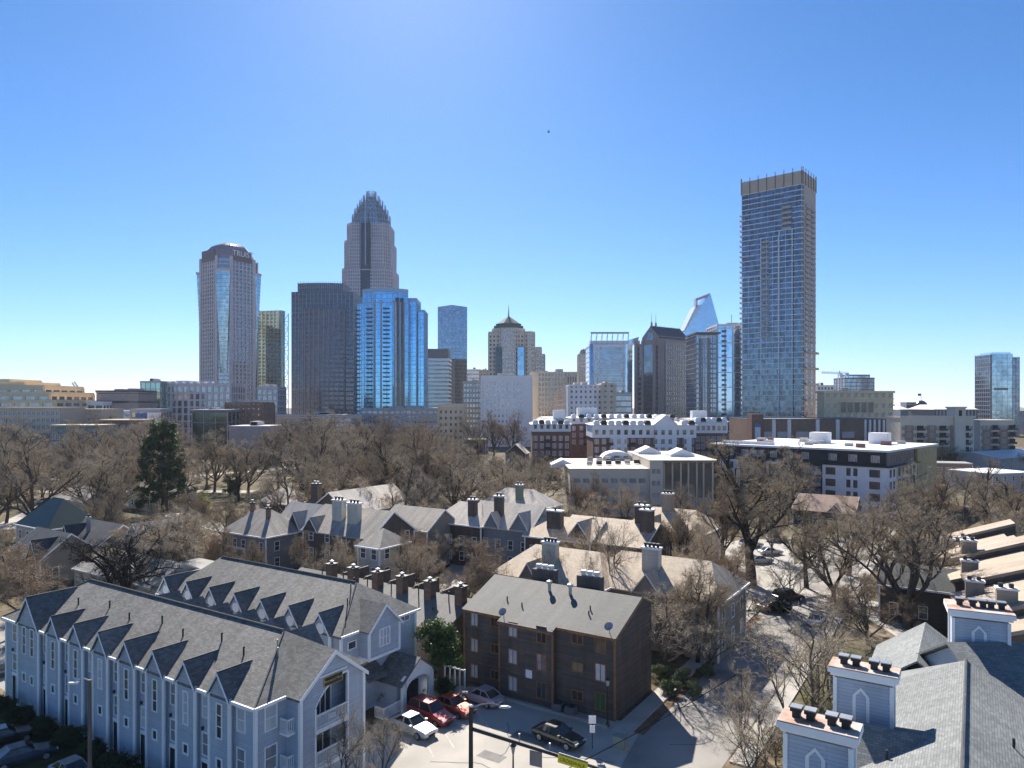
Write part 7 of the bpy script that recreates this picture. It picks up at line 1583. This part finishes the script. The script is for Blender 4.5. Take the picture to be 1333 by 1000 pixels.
ball = leafy(5, [(0, 0, 1.15, 1.1)] + shrub_clumps(5, 1.35, 2.1, 14), 5000, .16, leaf_box)
for k in range(9):
    p = loc2(A0, 4.3 + 4.02 * k, -2.1); put_tree('shrub', f'round clipped dark shrub before the blue row, {ORD[k]}', (None, ball[1]), p, .95 + .1 * math.sin(k * 3), k * 1.3, 'clipped shrubs before the blue row', 'shrub')
for px, py, s_, lb, me_ in ((508, 916, .85, 'round dark shrub by the white railing, behind the cars', ball[1]), (577, 905, .95, 'dark clipped shrub under the bright green tree', ball[1]), (548, 905, .7, 'small dark shrub beside the porch arch', ball[1]), (1018, 800, .9, 'dark round shrub beside the parked cars on the court', ball[1])): put_tree('shrub', lb, (None, me_), onz(px, py), s_, s_ * 9, None, 'shrub')
sage = leafy(6, shrub_clumps(6, 1.3, 1.7, 16), 3500, .17, leaf_sage)
for i, (px, py, s_) in enumerate(((872, 905, .9), (890, 893, 1.1), (905, 905, .8), (862, 885, 1.0), (918, 880, .8))): put_tree('shrub', f'pale green shrub under the street trees by the brown block, {["third", "fourth", "second from right", "leftmost", "rightmost"][i]} of five', (None, sage[1]), onz(px, py), s_, i, 'pale shrubs by the brown block', 'shrub')
yel = leafy(7, [(x, y, z * 1.0, r) for x, y, z, r in shrub_clumps(7, 2.2, 5.5, 26)], 3800, .2, leaf_yellow, [(0, 0, 0, .3, 0, 3.6, .1, .03), (0, 0, .5, -.8, .2, 3.8, .07, .02), (0, 0, .6, .4, .8, 3.4, .07, .02)])
och = leafy(8, [(x, y, z, r) for x, y, z, r in shrub_clumps(8, 2.2, 4.6, 22)], 1500, .2, leaf_ochre, [(0, 0, 0, .3, 0, 3.6, .1, .03), (0, 0, .5, -.8, .2, 3.8, .07, .02), (0, 0, .6, .4, .8, 3.4, .07, .02)])
for px, Y, s_, me_, lb in ((260, 172, 1.5, yel, 'yellow green leafy shrub at the foot of the dark evergreen'), (1140, 66, 1.0, yel, 'yellow green leafy tree behind the upper front box chimney'), (1070, 60, .9, yel, 'yellow green leafy bush left of the front box chimneys'), (985, 50, .75, och, 'ochre leaved bush at the bottom, left of the lowest box chimney'), (1010, 56, .8, och, 'thin ochre leaved bush under the slim bare tree'), (58, 118, .7, yel, 'yellow green bush beside the green metal roof'), (1085, 150, .8, yel, 'pale yellow green bush before the reddish ridged roofs'), (160, 108, .7, gt, 'green bush at the foot of the gnarled black tree')): put_tree('leafy_shrub', lb, me_, (xat(px, Y), Y, 0), s_, s_ * 5, None, 'shrub')
evg = leafy(12, [(x, y, z + .6, r) for x, y, z, r in shrub_clumps(12, 2.6, 6.5, 30)], 3500, .34, leaf_dark, [(0, 0, 0, 0, 0, 4, .18, .06)])
for px, Y, s_, lb in ((300, 210, 1.1, 'dark evergreen bush far behind the blue grey house'), (640, 175, 1.0, 'dark evergreen bush behind the balcony house'), (1240, 300, 1.3, 'dark evergreen mass beside the far right shop'), (1215, 280, 1.1, 'dark evergreen beside the sand coloured apartments'), (20, 240, 1.1, 'dark evergreen at the left edge among bare trees'), (930, 205, 1.0, 'dark evergreen between the beige and black blocks'), (470, 190, .8, 'small dark evergreen above the long pale roof')): put_tree('evergreen_shrub', lb, evg, (xat(px, Y), Y, 0), s_, s_ * 7, None, 'shrub')
# ================================================================ cars
tyre_m = mat('tyre_rubber', (.02, .02, .02), .9); rim_m = mat('rim_alloy', (.45, .45, .47), .35, metal=.7); car_glass = mat_glass('car_glass', (.03, .035, .04), .04, cell=(9, 9)); lamp_m = mat('headlight_lens', (.6, .62, .64), .1); tail_m = mat('taillight_lens', (.35, .02, .02), .2)
def paint(n, c): 
    m = mat(n, c, .32, metal=.25, var=.03, spec=.6); m.node_tree.nodes['Principled BSDF'].inputs['Coat Weight'].default_value = .8; return m
def car(label, loc, rz, pm, kind='sedan', group=None, name='parked_car'):
    t = thing(name, label, 'car', loc, rz, group); L, Wd, Hh = (4.6, 1.8, 1.45) if kind == 'sedan' else (4.7, 1.86, 1.72)
    hx = L / 2; w2 = Wd / 2; bz = .92 if kind == 'sedan' else 1.02
    # lower body: loft of sections front (x+) to back
    st = [(hx, .78, .38, .62), (hx - .12, .9, .27, .72), (hx - .75, .98, .24, .84), (hx - 1.35, 1, .24, bz), (0, 1, .24, bz + .02), (-hx + 1.0, 1, .24, bz + .04), (-hx + .3, .97, .28, bz + (.02 if kind == 'sedan' else .05)), (-hx + .05, .88, .36, bz - .08), (-hx, .8, .42, bz - .2)]
    b = MB(); rings = []
    for x, k, z0, z1 in st: zm = (z0 + z1) * .52; rings.append([(x, -w2 * k * .9, z0), (x, w2 * k * .9, z0), (x, w2 * k, zm), (x, w2 * k * .97, z1 - .1), (x, w2 * k * .84, z1), (x, -w2 * k * .84, z1), (x, -w2 * k * .97, z1 - .1), (x, -w2 * k, zm)])
    for r0, r1 in zip(rings[:-1], rings[1:]): b.loft(r1, r0, False)
    b.quad(*rings[0]); b.quad(*reversed(rings[-1]))
    # cabin: roof panel with pillars
    if kind == 'sedan': c0 = [(hx - 1.5, bz - .02), (hx - 2.2, Hh), (-hx + 1.35, Hh - .02), (-hx + .55, bz)]
    else: c0 = [(hx - 1.45, bz - .02), (hx - 2.05, Hh), (-hx + .55, Hh - .03), (-hx + .12, bz)]
    (xa, za), (xb, zb_), (xc, zc), (xd, zd) = c0; wb_, wt = w2 * .86, w2 * .68
    b.slab([(xb + .04, -wt, zb_ + .03), (xb + .04, wt, zb_ + .03), (xc - .04, wt, zc + .03), (xc - .04, -wt, zc + .03)], .06)
    for s_ in (-1, 1):
        for p, q in (((xa, wb_, za), (xb, wt, zb_)), ((xd, wb_, zd), (xc, wt, zc)), (((xa + xd) / 2, wb_, za), ((xb + xc) / 2 - .05, wt, zb_))): b.tube((p[0], s_ * p[1], p[2]), (q[0], s_ * q[1], q[2]), .045, n=5)
        b.tube((xb, s_ * wt, zb_), (xc, s_ * wt, zc), .05, n=5); b.box(hx - 1.75, hx - 1.55, s_ * (w2 + .02) - .09, s_ * (w2 + .02) + .09, bz + .0, bz + .15)
    b.build('body', pm, t, smooth=False)
    g_ = MB(); k = .975; g_.loft([(xa, -wb_ * k, za), (xa, wb_ * k, za), (xd, wb_ * k, zd), (xd, -wb_ * k, zd)][::-1], [(xb, -wt * k, zb_), (xb, wt * k, zb_), (xc, wt * k, zc), (xc, -wt * k, zc)][::-1]); g_.build('window_glass', car_glass, t)
    for sx in (hx - .88, -hx + .92):
        for s_ in (-1, 1):
            y0 = s_ * (w2 - .19); y1 = s_ * (w2 + .03); q = MB(); q.tube((sx, y0, .33), (sx, y1, .33), .33, n=18); wo = q.build('wheel', tyre_m, t); q = MB(); q.tube((sx, y1 - s_ * .05, .33), (sx, y1 + s_ * .012, .33), .22, n=14); q.build('rim', rim_m, wo)
    for s_ in (-1, 1):
        q = MB(); q.box(hx - .16, hx - .02, s_ * w2 * .62 - .2, s_ * w2 * .62 + .2, .56, .7); q.build('headlight', lamp_m, t); q = MB(); q.box(-hx + .005, -hx + .1, s_ * w2 * .64 - .2, s_ * w2 * .64 + .2, bz - .3, bz - .14); q.build('taillight', tail_m, t)
    q = MB(); q.box(hx - .06, hx + .012, -.4, .4, .36, .52); q.build('grille', void_dark, t); q = MB(); q.box(-hx - .01, -hx + .04, -.26, .26, .52, .64); q.build('number_plate', white_trim, t)
    return t
silver = paint('paint_silver', (.5, .5, .49)); red_p = paint('paint_red', (.36, .035, .03)); red2 = paint('paint_orange_red', (.48, .075, .03)); mauve_p = paint('paint_lilac_silver', (.42, .38, .41)); green_p = paint('paint_dark_green', (.02, .032, .028)); black_p = paint('paint_black', (.02, .02, .022)); white_p = paint('paint_white', (.7, .7, .69)); navy_p = paint('paint_navy', (.03, .05, .08)); grey_p = paint('paint_grey', (.22, .23, .24))
R0 = TH - R(6)
car('silver sedan parked nearest the thin saplings, first of the sunlit three', onz(538, 953), R0, silver); car('dark red estate car between the silver and the orange red cars', onz(561, 937), R0, red_p, 'suv'); car('orange red sedan parked at the right of the sunlit three', onz(590, 927), R0, red2)
car('lilac silver sedan parked in the shade by the brown block wall', onz(627, 914), R0 + math.pi, mauve_p); car('dark green sedan parked in the shade before the brown block', onz(727, 966), R0, green_p)
for lb, px, py, rz, pm, kd in (('slate grey sedan at the bottom left corner, nearest the blue row', 30, 992, .75, navy_p, 'sedan'), ('black sedan at the left edge, above the slate grey one', 6, 968, .75, black_p, 'sedan'), ('grey car roof just showing at the bottom edge, left', 95, 1016, TH, grey_p, 'sedan'), ('dark car at the left edge beyond the end of the blue row', 3, 880, .9, navy_p, 'sedan')): car(lb, onz(px, py), rz, pm, kd, 'cars left of the blue row')
for i, (lb, px, py, rz, pm, kd) in enumerate((('black car on the parking court, beside the dark round shrub', 1008, 795, .3, black_p, 'sedan'), ('black estate car behind the first black car on the parking court', 1026, 782, .3, black_p, 'suv'), ('white car at the far end of the parking court', 990, 733, .2, white_p, 'sedan'), ('silver car at the far end of the parking court', 1003, 722, .2, silver, 'sedan'), ('white car half hidden by branches left of the parking court', 952, 760, .2, white_p, 'suv'), ('silver car driving on the side street, right of the black cars', 1063, 812, .99, silver, 'sedan'), ('white van like car among branches behind the parking court', 978, 712, .2, white_p, 'suv'), ('white car parked far behind the tan roofs', 1010, 705, .2, white_p, 'sedan'))): car(lb, onz(px, py), rz, pm, kd, 'cars on the parking court')
for i, (px, py, pm, lb) in enumerate(((60, 655, white_p, 'white car parked between the green metal roof and bare trees'), (72, 660, grey_p, 'grey car parked right of the white one, beyond the green metal roof'), (238, 690, white_p, 'white car on the lane left of the blue grey house'), (250, 697, silver, 'silver car on the lane nearest the blue grey house'), (960, 607, grey_p, 'grey car on the road beside the sand coloured shop'), (1262, 622, white_p, 'white car on the far right road'), (300, 586, white_p, 'white car far off, left, under the brown brick hotel'), (318, 584, silver, 'silver car far off under the brown brick hotel'), (335, 583, white_p, 'second white car far off, right of the silver one under the hotel'))): car(lb, onz(px, py), i * .7, pm, 'suv' if i % 2 else 'sedan', 'cars among the trees')
# ================================================================ thin winter haze in one closed box round everything, added to lift the dark far towers
hz = bpy.data.materials.new('haze_air'); hz.use_nodes = True; n = hz.node_tree.nodes; n.remove(n['Principled BSDF'])
pv = n.new('ShaderNodeVolumePrincipled'); pv.inputs['Color'].default_value = (.82, .89, 1, 1); pv.inputs['Density'].default_value = 0.00008; pv.inputs['Anisotropy'].default_value = 0.0
hz.node_tree.links.new(pv.outputs[0], n['Material Output'].inputs['Volume'])
b = MB(); b.box(-6100, 6100, -700, 6100, -1.2, 330); tag(b.build('haze', hz), kind='stuff')
SC.cycles.volume_bounces = 0
